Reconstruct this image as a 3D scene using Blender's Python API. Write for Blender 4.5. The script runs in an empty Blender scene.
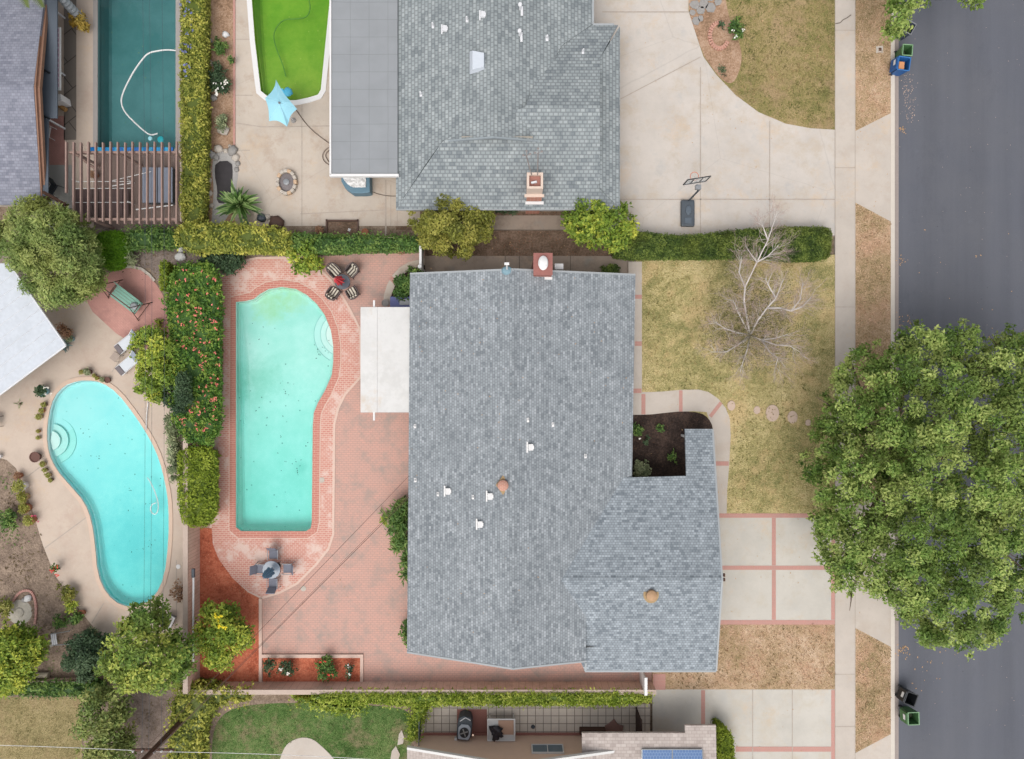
import bpy, bmesh, math, random
import numpy as np
from mathutils import Vector, Matrix
from mathutils.noise import noise as pnoise
R_ = math.radians
random.seed(7)
scene = bpy.context.scene
col = scene.collection

# ------------------------------------------------------------------ camera, world, sun, exposure
H = 41.0; F = 697.0; CX = 512.0; CY = 379.5
cd = bpy.data.cameras.new('camera'); cam = bpy.data.objects.new('camera', cd); col.objects.link(cam)
cam.location = (0, 0, H); cam.rotation_euler = (0, 0, 0)
cd.sensor_width = 36; cd.lens = 36 * F / 1024; cd.clip_start = .1; cd.clip_end = 3000
scene.camera = cam
world = bpy.data.worlds.new("World"); scene.world = world; world.use_nodes = True
SUN_EL, SUN_AZ = 62, 195       # azimuth clockwise from +Y
wn = world.node_tree.nodes; wl = world.node_tree.links
for n in list(wn): wn.remove(n)
sky = wn.new('ShaderNodeTexSky'); sky.sky_type = 'NISHITA'; sky.sun_disc = False
sky.sun_elevation = R_(SUN_EL); sky.sun_rotation = R_(SUN_AZ); sky.air_density = 1; sky.dust_density = 4; sky.ozone_density = 1
hsv = wn.new('ShaderNodeHueSaturation'); hsv.inputs['Saturation'].default_value = .22
bg = wn.new('ShaderNodeBackground'); bg.inputs['Strength'].default_value = .15
out = wn.new('ShaderNodeOutputWorld')
wl.new(sky.outputs[0], hsv.inputs['Color']); wl.new(hsv.outputs[0], bg.inputs[0]); wl.new(bg.outputs[0], out.inputs[0])
sl = bpy.data.lights.new('sun', 'SUN'); sun = bpy.data.objects.new('sun', sl); col.objects.link(sun)
sl.energy = .75; sl.angle = R_(65); sl.color = (1, .96, .9)
d = Vector((math.sin(R_(SUN_AZ)) * math.cos(R_(SUN_EL)), math.cos(R_(SUN_AZ)) * math.cos(R_(SUN_EL)), math.sin(R_(SUN_EL))))
sun.rotation_euler = d.to_track_quat('Z', 'Y').to_euler(); sun.location = d * 60
scene.view_settings.view_transform = 'Standard'; scene.view_settings.look = 'None'
scene.view_settings.exposure = .6; scene.view_settings.gamma = 1
scene.render.engine = 'CYCLES'
scene.cycles.max_bounces = 6; scene.cycles.transparent_max_bounces = 12; scene.cycles.volume_bounces = 0

# ------------------------------------------------------------------ coordinates (metres from the picture's layout)
def W(px, py, h=0.0):
    s = (H - h) / F
    return Vector(((px - CX) * s, -(py - CY) * s, h))
def Rf(px, py, f):
    z = 3.0
    for _ in range(8):
        p = W(px, py, z); z = f(p.x, p.y)
    return W(px, py, z)
KA = 1.35
def ph(r, g, b, k=1.0):
    def l(c):
        c /= 255.0
        return (c / 12.92 if c <= .04045 else ((c + .055) / 1.055) ** 2.4)
    return (min(.9, l(r) / KA * k), min(.9, l(g) / KA * k), min(.9, l(b) / KA * k), 1)

# ------------------------------------------------------------------ materials
class NT:
    def __init__(s, name, rough=.85, spec=.3, metallic=0):
        s.m = bpy.data.materials.new(name); s.m.use_nodes = True
        s.t = s.m.node_tree; s.n = s.t.nodes; s.l = s.t.links
        s.b = s.n['Principled BSDF']; s.b.inputs['Roughness'].default_value = rough
        s.b.inputs['Specular IOR Level'].default_value = spec; s.b.inputs['Metallic'].default_value = metallic
        s.pos = s.n.new('ShaderNodeNewGeometry').outputs['Position']
    def map(s, v=None, sc=(1, 1, 1), rot=0, loc=(0, 0, 0)):
        m = s.n.new('ShaderNodeMapping'); m.inputs['Scale'].default_value = sc; m.inputs['Rotation'].default_value = (0, 0, rot)
        m.inputs['Location'].default_value = loc
        s.l.new(v or s.pos, m.inputs[0]); return m.outputs[0]
    def noise(s, scale, detail=3, v=None, rough=.6):
        n = s.n.new('ShaderNodeTexNoise'); n.inputs['Scale'].default_value = scale; n.inputs['Detail'].default_value = detail
        n.inputs['Roughness'].default_value = rough
        s.l.new(v or s.pos, n.inputs['Vector']); return n.outputs['Fac']
    def voro(s, scale, v=None, feat='F1', out='Distance'):
        n = s.n.new('ShaderNodeTexVoronoi'); n.feature = feat; n.inputs['Scale'].default_value = scale
        s.l.new(v or s.pos, n.inputs['Vector']); return n.outputs[out]
    def ramp(s, fac, stops):
        n = s.n.new('ShaderNodeValToRGB'); e = n.color_ramp.elements
        while len(e) < len(stops): e.new(.5)
        for i, (p, c) in enumerate(stops): e[i].position = p; e[i].color = c
        s.l.new(fac, n.inputs[0]); return n.outputs[0]
    def mix(s, fac, a, b, mode='MIX'):
        n = s.n.new('ShaderNodeMix'); n.data_type = 'RGBA'; n.blend_type = mode
        for i, v in ((0, fac), (6, a), (7, b)):
            if hasattr(v, 'links') or hasattr(v, 'is_linked'): s.l.new(v, n.inputs[i])
            else: n.inputs[i].default_value = v
        return n.outputs[2]
    def brick(s, v, w, h, c1, c2, mo, mort=.02, off=.5, smooth=.1):
        n = s.n.new('ShaderNodeTexBrick'); n.offset = off
        for k, x in (('Color1', c1), ('Color2', c2), ('Mortar', mo)): n.inputs[k].default_value = x
        n.inputs['Scale'].default_value = 1; n.inputs['Mortar Size'].default_value = mort; n.inputs['Mortar Smooth'].default_value = smooth
        n.inputs['Brick Width'].default_value = w; n.inputs['Row Height'].default_value = h
        s.l.new(v, n.inputs['Vector']); return n
    def bump(s, fac, st=.3, dist=.05):
        n = s.n.new('ShaderNodeBump'); n.inputs['Strength'].default_value = st; n.inputs['Distance'].default_value = dist
        s.l.new(fac, n.inputs['Height']); s.l.new(n.outputs[0], s.b.inputs['Normal'])
    def done(s, c):
        if hasattr(c, 'is_linked'): s.l.new(c, s.b.inputs['Base Color'])
        else: s.b.inputs['Base Color'].default_value = c
        return s.m
def sc(c, k): return (min(.9, c[0] * k), min(.9, c[1] * k), min(.9, c[2] * k), 1)
g1 = lambda v: (v, v, v, 1)
def m_plain(name, c, var=.15, scale=6, rough=.7, spec=.3, metallic=0, bump=.15):
    t = NT(name, rough, spec, metallic)
    a = t.noise(scale, 4); b = t.noise(scale * 7, 3)
    c1 = t.ramp(a, [(.3, sc(c, 1 - var)), (.7, sc(c, 1 + var))])
    c2 = t.mix(.5, c1, t.ramp(b, [(.35, sc(c, 1 - var)), (.65, sc(c, 1 + var))]))
    if bump: t.bump(b, bump, .02)
    return t.done(c2)
def m_concrete(name, c, stain, stain2=None, crack=True, var=.06):
    t = NT(name, .9, .2)
    base = t.ramp(t.noise(.35, 6, rough=.7), [(.3, sc(c, .88)), (.52, c), (.72, sc(c, 1.08))])
    base = t.mix(t.ramp(t.noise(.55, 6, t.map(loc=(31, 7, 0)), .75), [(.5, g1(0)), (.64, g1(.75))]), base, stain)
    base = t.mix(t.ramp(t.noise(.3, 8, t.map(loc=(11, 77, 0)), .8), [(.55, g1(0)), (.66, g1(.5))]), base, ph(214, 186, 154))
    base = t.mix(t.ramp(t.noise(2.3, 7, t.map(loc=(1, 17, 0)), .8), [(.55, g1(0)), (.7, g1(.35))]), base, sc(c, .78))
    if stain2: base = t.mix(t.ramp(t.noise(.9, 6, t.map(loc=(3, 47, 0)), .7), [(.55, g1(0)), (.72, g1(.6))]), base, stain2)
    base = t.mix(t.ramp(t.noise(38, 2), [(.3, g1(.0)), (.8, g1(.25))]), base, sc(c, .72))
    base = t.mix(t.ramp(t.voro(1.3, t.map(loc=(5, 9, 0))), [(.0, g1(.5)), (.05, g1(0))]), base, sc(stain, .5))
    if crack:
        cr = t.voro(.16, t.mix(.12, t.pos, t.noise(.8, 4)), 'DISTANCE_TO_EDGE')
        base = t.mix(t.ramp(cr, [(.0, g1(.22)), (.003, g1(0))]), base, sc(c, .5))
    t.bump(t.noise(30, 3), .15, .01)
    return t.done(base)
def m_grass(name, stops, dirt, damt=.5, big=.22, greens=None):
    t = NT(name, .95, .1)
    n1 = t.noise(big, 6, rough=.72); n2 = t.noise(1.7, 7, rough=.85); n3 = t.noise(17, 4, rough=.8)
    a = t.mix(.5, n1, n2, 'MIX'); a = t.mix(.42, a, n3)
    c = t.ramp(a, stops)
    c = t.mix(t.ramp(t.noise(big * 2.2, 7, t.map(loc=(13, 5, 0)), .75), [(.5, g1(0)), (.62, g1(damt))]), c, dirt)
    st = t.noise(9, 3, t.map(sc=(1, 2.2, 1), rot=.6), .8)
    c = t.mix(t.ramp(st, [(.36, g1(.55)), (.48, g1(0))]), c, sc(stops[0][1], .65))
    c = t.mix(t.ramp(t.noise(14, 3, t.map(sc=(1, 1.8, 1), rot=-.5, loc=(2, 2, 2)), .8), [(.56, g1(0)), (.68, g1(.55))]), c, sc(stops[-1][1], 1.25))
    t.bump(n3, .7, .06)
    return t.done(c)
def m_dirt(name, c, c2, leaf=None):
    t = NT(name, .95, .1)
    a = t.mix(.5, t.noise(1.1, 6, rough=.75), t.noise(9, 5, rough=.8))
    o = t.ramp(a, [(.4, sc(c, .62)), (.48, c), (.57, c2)])
    if leaf: o = t.mix(t.ramp(t.voro(7), [(.12, g1(.85)), (.2, g1(0))]), o, t.ramp(t.noise(2.5, 3), [(.4, leaf), (.6, sc(leaf, .5))]))
    t.bump(t.noise(14, 4), .6, .05)
    return t.done(o)
def m_pavers(name, c1, c2, c3, w, h, rot=0, mortar=None, grime=None, mort=.012, gr=(.48, .7), off=.5):
    t = NT(name, .85, .25)
    v = t.map(rot=rot)
    b = t.brick(v, w, h, c1, c2, mortar or sc(c1, .55), mort, off)
    o = b.outputs['Color']
    o = t.mix(t.ramp(t.noise(.45, 5, rough=.65), [(.42, g1(0)), (.62, g1(.75))]), o, c3, 'MIX') if c3 else o
    b2 = t.brick(v, w, h, g1(0), g1(1), g1(.5), mort, off)
    o = t.mix(t.ramp(b2.outputs['Color'], [(.0, g1(.0)), (1, g1(.35))]), o, sc(c1, 1.45))
    if grime: o = t.mix(t.ramp(t.noise(.8, 7, t.map(loc=(9, 2, 0)), .75), [(gr[0], g1(0)), (gr[1], g1(.8))]), o, grime)
    o = t.mix(t.ramp(b.outputs['Fac'], [(0, g1(0)), (1, g1(.55))]), o, mortar or sc(c1, .55))
    o = t.mix(t.ramp(t.noise(26, 3), [(.3, g1(0)), (.8, g1(.25))]), o, sc(c2, .6))
    t.bump(b.outputs['Fac'], -.25, .01)
    return t.done(o)
def m_shingle(name, cl, cm, cdk, rot, row=.143, wid=.2, line=.5, hexy=False):
    t = NT(name, .9, .25)
    v = t.map(rot=rot)
    nz = t.brick(v, wid, row, g1(0), g1(1), g1(0), .0, .5).outputs['Color']
    nz2 = t.brick(t.map(rot=rot, loc=(.37, row * 40, 0)), wid * 1.7, row, g1(0), g1(1), g1(.5), .0, .37).outputs['Color']
    a = t.mix(.45, nz, nz2)
    o = t.ramp(a, [(.2, cdk), (.42, cm), (.6, cm), (.82, cl)])
    o = t.mix(t.ramp(t.noise(.5, 5, rough=.6), [(.35, g1(.0)), (.7, g1(.35))]), o, sc(cm, .85))
    o = t.mix(t.ramp(t.noise(60, 2), [(.3, g1(0)), (.7, g1(.3))]), o, sc(cdk, .8))
    o = t.mix(t.ramp(t.noise(1.3, 7, t.map(loc=(3, 8, 0), rot=rot, sc=(1, .35, 1)), .75), [(.52, g1(0)), (.66, g1(.3))]), o, sc(cl, 1.1))
    o = t.mix(t.ramp(t.noise(.8, 6, t.map(loc=(33, 8, 0), rot=rot, sc=(1, .3, 1)), .75), [(.54, g1(0)), (.68, g1(.35))]), o, sc(cdk, .9))
    b = t.brick(v, wid, row, g1(0), g1(0), g1(1), row * .13 if not hexy else row * .2, .5, .3)
    o = t.mix(t.ramp(b.outputs['Fac'], [(0, g1(0)), (1, g1(line))]), o, sc(cdk, .5))
    # butt line: a darker outline around the tabs of every course
    t.bump(b.outputs['Fac'], -.4, .02)
    return t.done(o)
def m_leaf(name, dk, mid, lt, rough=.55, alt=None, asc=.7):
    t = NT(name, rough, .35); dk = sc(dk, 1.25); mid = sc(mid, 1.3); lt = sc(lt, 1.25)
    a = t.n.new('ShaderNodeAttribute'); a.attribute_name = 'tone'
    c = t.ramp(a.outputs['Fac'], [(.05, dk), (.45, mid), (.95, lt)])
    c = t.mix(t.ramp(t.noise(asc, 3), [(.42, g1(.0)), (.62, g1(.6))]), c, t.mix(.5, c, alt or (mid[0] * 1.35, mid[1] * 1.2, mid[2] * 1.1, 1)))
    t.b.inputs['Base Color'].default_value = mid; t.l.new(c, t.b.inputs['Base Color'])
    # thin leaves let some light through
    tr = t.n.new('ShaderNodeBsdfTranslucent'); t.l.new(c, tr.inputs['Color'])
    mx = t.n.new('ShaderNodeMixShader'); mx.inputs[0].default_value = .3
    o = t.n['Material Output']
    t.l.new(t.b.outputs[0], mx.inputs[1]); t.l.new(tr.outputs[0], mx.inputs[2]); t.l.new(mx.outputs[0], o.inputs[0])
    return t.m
def m_water(name, absorb, dens, ripple=.015, tint=(1, 1, 1, 1)):
    m = bpy.data.materials.new(name); m.use_nodes = True; n = m.node_tree.nodes; l = m.node_tree.links
    n.remove(n['Principled BSDF']); o = n['Material Output']
    gl = n.new('ShaderNodeBsdfGlossy'); gl.inputs['Roughness'].default_value = .0
    tr = n.new('ShaderNodeBsdfTransparent'); tr.inputs[0].default_value = tint
    fr = n.new('ShaderNodeFresnel'); fr.inputs[0].default_value = 1.33
    mx = n.new('ShaderNodeMixShader'); l.new(fr.outputs[0], mx.inputs[0]); l.new(tr.outputs[0], mx.inputs[1]); l.new(gl.outputs[0], mx.inputs[2])
    nz = n.new('ShaderNodeTexNoise'); nz.inputs['Scale'].default_value = 3; nz.inputs['Detail'].default_value = 3
    ge = n.new('ShaderNodeNewGeometry'); l.new(ge.outputs['Position'], nz.inputs['Vector'])
    bp = n.new('ShaderNodeBump'); bp.inputs['Strength'].default_value = ripple; bp.inputs['Distance'].default_value = .05
    l.new(nz.outputs['Fac'], bp.inputs['Height']); l.new(bp.outputs[0], gl.inputs['Normal'])
    l.new(mx.outputs[0], o.inputs[0])
    va = n.new('ShaderNodeVolumeAbsorption'); va.inputs['Color'].default_value = (*absorb, 1); va.inputs['Density'].default_value = dens
    l.new(va.outputs[0], o.inputs['Volume'])
    return m
def stain_fac(t, v, r):
    m = t.n.new('ShaderNodeMapRange'); m.inputs['From Min'].default_value = r * 1.3; m.inputs['From Max'].default_value = r * 2.2; m.inputs['To Min'].default_value = .7; m.inputs['To Max'].default_value = 0
    t.l.new(v, m.inputs['Value']); return m.outputs[0]
def m_plaster(name, c, mott, spot, stains=()):
    t = NT(name, .8, .2)
    o = t.ramp(t.noise(.45, 6, rough=.7), [(.35, c), (.65, mott)])
    o = t.mix(t.ramp(t.noise(1.8, 6, t.map(loc=(4, 4, 0)), .8), [(.5, g1(0)), (.68, g1(.5))]), o, mott)
    o = t.mix(t.ramp(t.voro(1.6, t.map(loc=(7, 1, 0))), [(.04, g1(.8)), (.09, g1(0))]), o, spot)
    for (px, py, r, cc) in stains:
        q = W(px, py); vd = t.n.new('ShaderNodeVectorMath'); vd.operation = 'DISTANCE'; vm = t.mix(.25, t.pos, t.noise(.9, 5, rough=.8)); t.l.new(t.pos, vd.inputs[0]); vd.inputs[1].default_value = (q.x, q.y, -.8)
        ad = t.n.new('ShaderNodeMath'); ad.operation = 'MULTIPLY_ADD'; t.l.new(t.noise(1.2, 6, rough=.8), ad.inputs[0]); ad.inputs[1].default_value = r * 2.2; t.l.new(vd.outputs['Value'], ad.inputs[2])
        o = t.mix(t.ramp(ad.outputs[0], [(0, g1(.75)), (1, g1(0))]) if False else stain_fac(t, ad.outputs[0], r), o, cc)
    return t.done(o)

# ------------------------------------------------------------------ mesh helpers
def tag(o, label=None, cat=None, group=None, kind=None):
    if label: o['label'] = label
    if cat: o['category'] = cat
    if group: o['group'] = group
    if kind: o['kind'] = kind
    return o
def thing(name, label, cat, loc, rz=0, group=None):
    o = bpy.data.objects.new(name, None); col.objects.link(o); o.empty_display_size = .2
    o.location = loc; o.rotation_euler = (0, 0, rz)
    return tag(o, label, cat, group)
class MB:
    def __init__(s): s.v = []; s.f = []
    def add(s, vs, fs):
        k = len(s.v); s.v += [Vector(v) for v in vs]; s.f += [tuple(i + k for i in f) for f in fs]; return s
    def box(s, c, size, rz=0, rx=0, ry=0):
        m = Matrix.Rotation(rz, 3, 'Z') @ Matrix.Rotation(ry, 3, 'Y') @ Matrix.Rotation(rx, 3, 'X'); c = Vector(c)
        vs = [c + m @ Vector((x * size[0] / 2, y * size[1] / 2, z * size[2] / 2)) for x in (-1, 1) for y in (-1, 1) for z in (-1, 1)]
        return s.add(vs, [(0, 1, 3, 2), (4, 6, 7, 5), (0, 4, 5, 1), (2, 3, 7, 6), (0, 2, 6, 4), (1, 5, 7, 3)])
    def rod(s, pts, r, n=8, r1=None):
        pts = [Vector(p) for p in pts]; N = len(pts); rings = []
        for i, p in enumerate(pts):
            t = (pts[min(i + 1, N - 1)] - pts[max(i - 1, 0)]).normalized()
            a = Vector((0, 0, 1)) if abs(t.z) < .9 else Vector((1, 0, 0))
            u = t.cross(a).normalized(); w = t.cross(u)
            rr = r if r1 is None else r + (r1 - r) * i / max(1, N - 1)
            rings.append([p + (u * math.cos(2 * math.pi * k / n) + w * math.sin(2 * math.pi * k / n)) * rr for k in range(n)])
        vs = [q for g in rings for q in g]
        fs = [(i * n + k, i * n + (k + 1) % n, (i + 1) * n + (k + 1) % n, (i + 1) * n + k) for i in range(N - 1) for k in range(n)]
        fs += [tuple(range(n - 1, -1, -1)), tuple((N - 1) * n + k for k in range(n))]
        return s.add(vs, fs)
    def lathe(s, c, prof, n=20, sx=1, sy=1):
        c = Vector(c); vs = []
        for (r, z) in prof:
            for k in range(n):
                a = 2 * math.pi * k / n; vs.append(c + Vector((math.cos(a) * r * sx, math.sin(a) * r * sy, z)))
        m = len(prof)
        fs = [(i * n + k, i * n + (k + 1) % n, (i + 1) * n + (k + 1) % n, (i + 1) * n + k) for i in range(m - 1) for k in range(n)]
        fs += [tuple(range(n - 1, -1, -1)), tuple((m - 1) * n + k for k in range(n))]
        return s.add(vs, fs)
    def prism(s, pts, z0, z1):
        n = len(pts); p = [Vector((q[0], q[1], 0)) for q in pts]
        vs = [Vector((q.x, q.y, z0)) for q in p] + [Vector((q.x, q.y, z1)) for q in p]
        fs = [tuple(range(n - 1, -1, -1)), tuple(range(n, 2 * n))] + [(i, (i + 1) % n, n + (i + 1) % n, n + i) for i in range(n)]
        return s.add(vs, fs)
    def slab(s, pts, th):                        # any polygon with its own heights, given thickness below
        n = len(pts); p = [Vector(q) for q in pts]
        vs = p + [q - Vector((0, 0, th)) for q in p]
        fs = [tuple(range(n)), tuple(range(2 * n - 1, n - 1, -1))] + [(n + i, n + (i + 1) % n, (i + 1) % n, i) for i in range(n)]
        return s.add(vs, fs)
    def ball(s, c, r, n=2, sq=(1, 1, 1), jit=0, seed=0):
        bm = bmesh.new(); bmesh.ops.create_icosphere(bm, subdivisions=n, radius=1)
        rnd = random.Random(seed); c = Vector(c); vs = []
        for v in bm.verts:
            k = 1 + jit * (pnoise(v.co * 1.7 + Vector((seed * 3.1, seed, 0))))
            vs.append(c + Vector((v.co.x * r * sq[0], v.co.y * r * sq[1], v.co.z * r * sq[2])) * k if jit == 0 else c + Vector((v.co.x * r * sq[0] * k, v.co.y * r * sq[1] * k, v.co.z * r * sq[2] * k)))
        fs = [tuple(v.index for v in f.verts) for f in bm.faces]; bm.free()
        return s.add(vs, fs)
    def build(s, name, mat, parent=None, smooth=False, bevel=0, local=None, **tags):
        me = bpy.data.meshes.new(name)
        vs = s.v
        if parent is not None and not local:
            root = parent
            while root.parent: root = root.parent
            inv = (Matrix.Translation(root.location) @ Matrix.Rotation(root.rotation_euler[2], 4, 'Z')).inverted()
            vs = [inv @ v for v in vs]
        me.from_pydata([tuple(v) for v in vs], [], s.f); me.validate()
        bm = bmesh.new(); bm.from_mesh(me); bmesh.ops.recalc_face_normals(bm, faces=bm.faces); bm.to_mesh(me); bm.free()
        if smooth:
            for p in me.polygons: p.use_smooth = True
            if smooth != 'all':
                try: me.set_sharp_from_angle(angle=R_(40))
                except Exception: pass
        me.materials.append(mat)
        o = bpy.data.objects.new(name, me); col.objects.link(o)
        if parent is not None: o.parent = parent
        if bevel:
            b = o.modifiers.new('bevel', 'BEVEL'); b.width = bevel; b.segments = 2; b.limit_method = 'ANGLE'
        return tag(o, **tags)
def sub(o_parent, mb, name, mat, **k):
    """sub-part: its mesh is given in the coordinates of the thing the part belongs to"""
    return mb.build(name, mat, o_parent, local=True, **k)

def smooth_loop(pts, it=2, closed=True):
    pts = [Vector((p[0], p[1])) for p in pts]
    for _ in range(it):
        q = []; n = len(pts)
        for i in range(n if closed else n - 1):
            a, b = pts[i], pts[(i + 1) % n]
            q += [a * .75 + b * .25, a * .25 + b * .75]
        if not closed: q = [pts[0]] + q + [pts[-1]]
        pts = q
    return [(p.x, p.y) for p in pts]
def inside(p, poly):
    x, y = p; c = False; j = len(poly) - 1
    for i in range(len(poly)):
        xi, yi = poly[i]; xj, yj = poly[j]
        if ((yi > y) != (yj > y)) and x < (xj - xi) * (y - yi) / (yj - yi) + xi: c = not c
        j = i
    return c
def edge_dist(p, poly):
    b = 1e9; px, py = p
    for i in range(len(poly)):
        x1, y1 = poly[i]; x2, y2 = poly[(i + 1) % len(poly)]
        dx, dy = x2 - x1, y2 - y1; L = dx * dx + dy * dy or 1e-9
        t = max(0, min(1, ((px - x1) * dx + (py - y1) * dy) / L))
        b = min(b, math.hypot(px - x1 - t * dx, py - y1 - t * dy))
    return b
def offset_loop(pts, d):
    """offset a closed loop outward by d (same units)"""
    n = len(pts); area = sum(pts[i][0] * pts[(i + 1) % n][1] - pts[(i + 1) % n][0] * pts[i][1] for i in range(n))
    s = 1 if area > 0 else -1; o = []
    for i in range(n):
        a, b, c = Vector(pts[i - 1]), Vector(pts[i]), Vector(pts[(i + 1) % n])
        t = ((b - a).normalized() + (c - b).normalized())
        t = t.normalized() if t.length > 1e-6 else (c - b).normalized()
        o.append((b.x + t.y * d * s, b.y - t.x * d * s))
    return o
def sheet(name, polys, z, mat, holes=(), kind='structure', px=True, thick=0, world_rim=None, **tags):
    """flat sheets (one or several outer loops) with holes cut out; thick > 0 gives them a side down to z - thick"""
    bm = bmesh.new()
    def loop(pts):
        vs = [bm.verts.new(W(p[0], p[1], 0).xy.to_3d() + Vector((0, 0, z)) if px else Vector((p[0], p[1], z))) for p in pts]
        return [bm.edges.new((vs[i], vs[(i + 1) % len(vs)])) for i in range(len(vs))]
    if not isinstance(polys[0][0], (tuple, list)): polys = [polys]
    if holes:
        e = []
        for p in polys: e += loop(p)
        for h_ in holes: e += loop(h_)
        bmesh.ops.triangle_fill(bm, use_beauty=True, edges=e, normal=(0, 0, 1))
    else:
        for p in polys:
            loop(p); bm.verts.ensure_lookup_table()
            bm.faces.new(bm.verts[-len(p):])
        bmesh.ops.triangulate(bm, faces=[f for f in bm.faces if len(f.verts) > 4])
    for f in bm.faces:
        if f.normal.z < 0: f.normal_flip()
    if thick:
        be = [e for e in bm.edges if len(e.link_faces) == 1]
        r = bmesh.ops.extrude_edge_only(bm, edges=be)
        for v in r['geom']:
            if isinstance(v, bmesh.types.BMVert): v.co.z -= thick
        bmesh.ops.recalc_face_normals(bm, faces=bm.faces)
    me = bpy.data.meshes.new(name); bm.to_mesh(me); bm.free(); me.materials.append(mat)
    o = bpy.data.objects.new(name, me); col.objects.link(o)
    return tag(o, kind=kind, **tags)
def rect(x0, y0, x1, y1): return [(x0, y0), (x1, y0), (x1, y1), (x0, y1)]
def strip(p, q, w):
    a, b = Vector(p), Vector(q); t = (b - a).normalized(); n = Vector((-t.y, t.x)) * w / 2
    return [tuple(a + n), tuple(b + n), tuple(b - n), tuple(a - n)]
def strips_along(pts, w):
    return [strip(pts[i], pts[i + 1], w) for i in range(len(pts) - 1)]

# ------------------------------------------------------------------ foliage
def leaf_mesh(name, P, N, size, mat, seed=0, tone=None, parent=None, aspect=.5, core=None, coremat=None, droop=0):
    """P: n x 3 leaf positions, N: n x 3 normals -> one mesh of folded four-cornered leaves"""
    rg = np.random.default_rng(seed); n = len(P)
    r = rg.normal(size=(n, 3)); T = r - (r * N).sum(1, keepdims=True) * N; T /= np.linalg.norm(T, axis=1, keepdims=True) + 1e-9
    B = np.cross(N, T); L = size * rg.uniform(.6, 1.35, (n, 1)); Wd = L * aspect * rg.uniform(.8, 1.2, (n, 1)) * .5
    tip = P + T * L; 
    if droop: tip[:, 2] -= droop * L[:, 0]
    V = np.stack([P, P + T * L * .5 + B * Wd + N * L * .12, tip, P + T * L * .5 - B * Wd + N * L * .12], 1).reshape(-1, 3)
    tn = tone if tone is not None else rg.uniform(0, 1, n)
    tones = np.repeat(np.clip(tn, 0, 1), 4)
    Fq = np.arange(n * 4).reshape(-1, 4)
    cv = np.zeros((0, 3)); cf = []
    if core: cv = np.array([tuple(v) for v in core.v]); cf = [tuple(i + n * 4 for i in f) for f in core.f]
    if parent is not None:
        off = np.array(parent.location)
        V = V - off
        if len(cv): cv = cv - off
    me = bpy.data.meshes.new(name)
    me.from_pydata(np.vstack([V, cv]).tolist(), [], Fq.tolist() + cf)
    at = me.attributes.new('tone', 'FLOAT', 'POINT')
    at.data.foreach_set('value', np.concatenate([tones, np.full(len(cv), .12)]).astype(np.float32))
    me.materials.append(mat)
    o = bpy.data.objects.new(name, me); col.objects.link(o)
    if parent is not None: o.parent = parent
    return o
def blob_pts(centers, radii, ctone, n, rg, up=.55, zs=1.0, lower=.2):
    w = np.array(radii) ** 2; w /= w.sum(); idx = rg.choice(len(centers), n, p=w)
    D = rg.normal(size=(n, 3)); D /= np.linalg.norm(D, axis=1, keepdims=True)
    flip = (D[:, 2] < 0) & (rg.random(n) > lower); D[flip, 2] *= -1
    C = np.array(centers)[idx]; Rr = np.array(radii)[idx][:, None]
    q = rg.random((n, 1)) ** .5
    off = D * Rr * (.45 + .62 * q); off[:, 2] *= zs
    P = C + off
    N = D * .6 + np.array([0, 0, up]) + rg.normal(size=(n, 3)) * .45; N /= np.linalg.norm(N, axis=1, keepdims=True)
    tone = .6 * np.array(ctone)[idx] + .45 * rg.random(n) - .03
    return P, N, tone
def crown(poly, hb, ht, cr, mat, parent, size=.14, dens=3.2, seed=1, core=.62, name='crown', zs=.8, jit=.6, smooth=2, under=True, droop=0, aspect=.5, rough=.0):
    rg = np.random.default_rng(seed); rnd = random.Random(seed)
    if smooth: poly = smooth_loop(poly, smooth)
    xs = [p[0] for p in poly]; ys = [p[1] for p in poly]
    pts = []; small = set(); st = cr * 1.18; size *= 1.18
    y = min(ys)
    while y < max(ys):
        x = min(xs)
        while x < max(xs):
            p = (x + rnd.uniform(-.5, .5) * st, y + rnd.uniform(-.5, .5) * st)
            ed = edge_dist(p, poly)
            if inside(p, poly) and ed > cr * .3: pts.append(p)
            elif ed < cr * .45 and rnd.random() < .4: pts.append(p); small.add(len(pts) - 1)
            x += st
        y += st
    if not pts: pts = [(sum(xs) / len(xs), sum(ys) / len(ys))]
    ds = [edge_dist(p, poly) for p in pts]; Rm = max(ds) + 1e-6
    C = []; Rr = []; T = []
    for ip, (p, dd) in enumerate(zip(pts, ds)):
        if ip in small: dd = .0
        t = min(1, dd / Rm); h = hb + (ht - hb) * math.sqrt(max(0, 1 - (1 - t) ** 2)) * .88 + rnd.uniform(-1.2, 1) * jit * (ht - hb) * .26; h = max(hb * .8, h)
        rr = cr * (rnd.uniform(.6, 1.2) if ip not in small else rnd.uniform(.3, .5)) * (H - h) / F
        C.append(tuple(W(p[0], p[1], h))); Rr.append(rr); T.append(rnd.random())
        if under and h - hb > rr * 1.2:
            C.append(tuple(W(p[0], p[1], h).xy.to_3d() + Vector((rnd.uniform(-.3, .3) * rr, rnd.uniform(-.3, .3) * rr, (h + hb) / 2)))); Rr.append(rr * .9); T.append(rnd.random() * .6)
    area = sum(r * r * math.pi for r in Rr)
    n = int(min(90000, dens * area / (size * size * aspect * .55)))
    P, N, tone = blob_pts(C, Rr, T, n, rg, zs=zs)
    cm = None
    if core:
        cm = MB()
        for i, (c, r) in enumerate(zip(C, Rr)): cm.ball(c, r * core, 1, (1, 1, zs), .4, i)
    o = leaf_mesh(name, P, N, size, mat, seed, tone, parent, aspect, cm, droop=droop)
    return o, C, Rr
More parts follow.
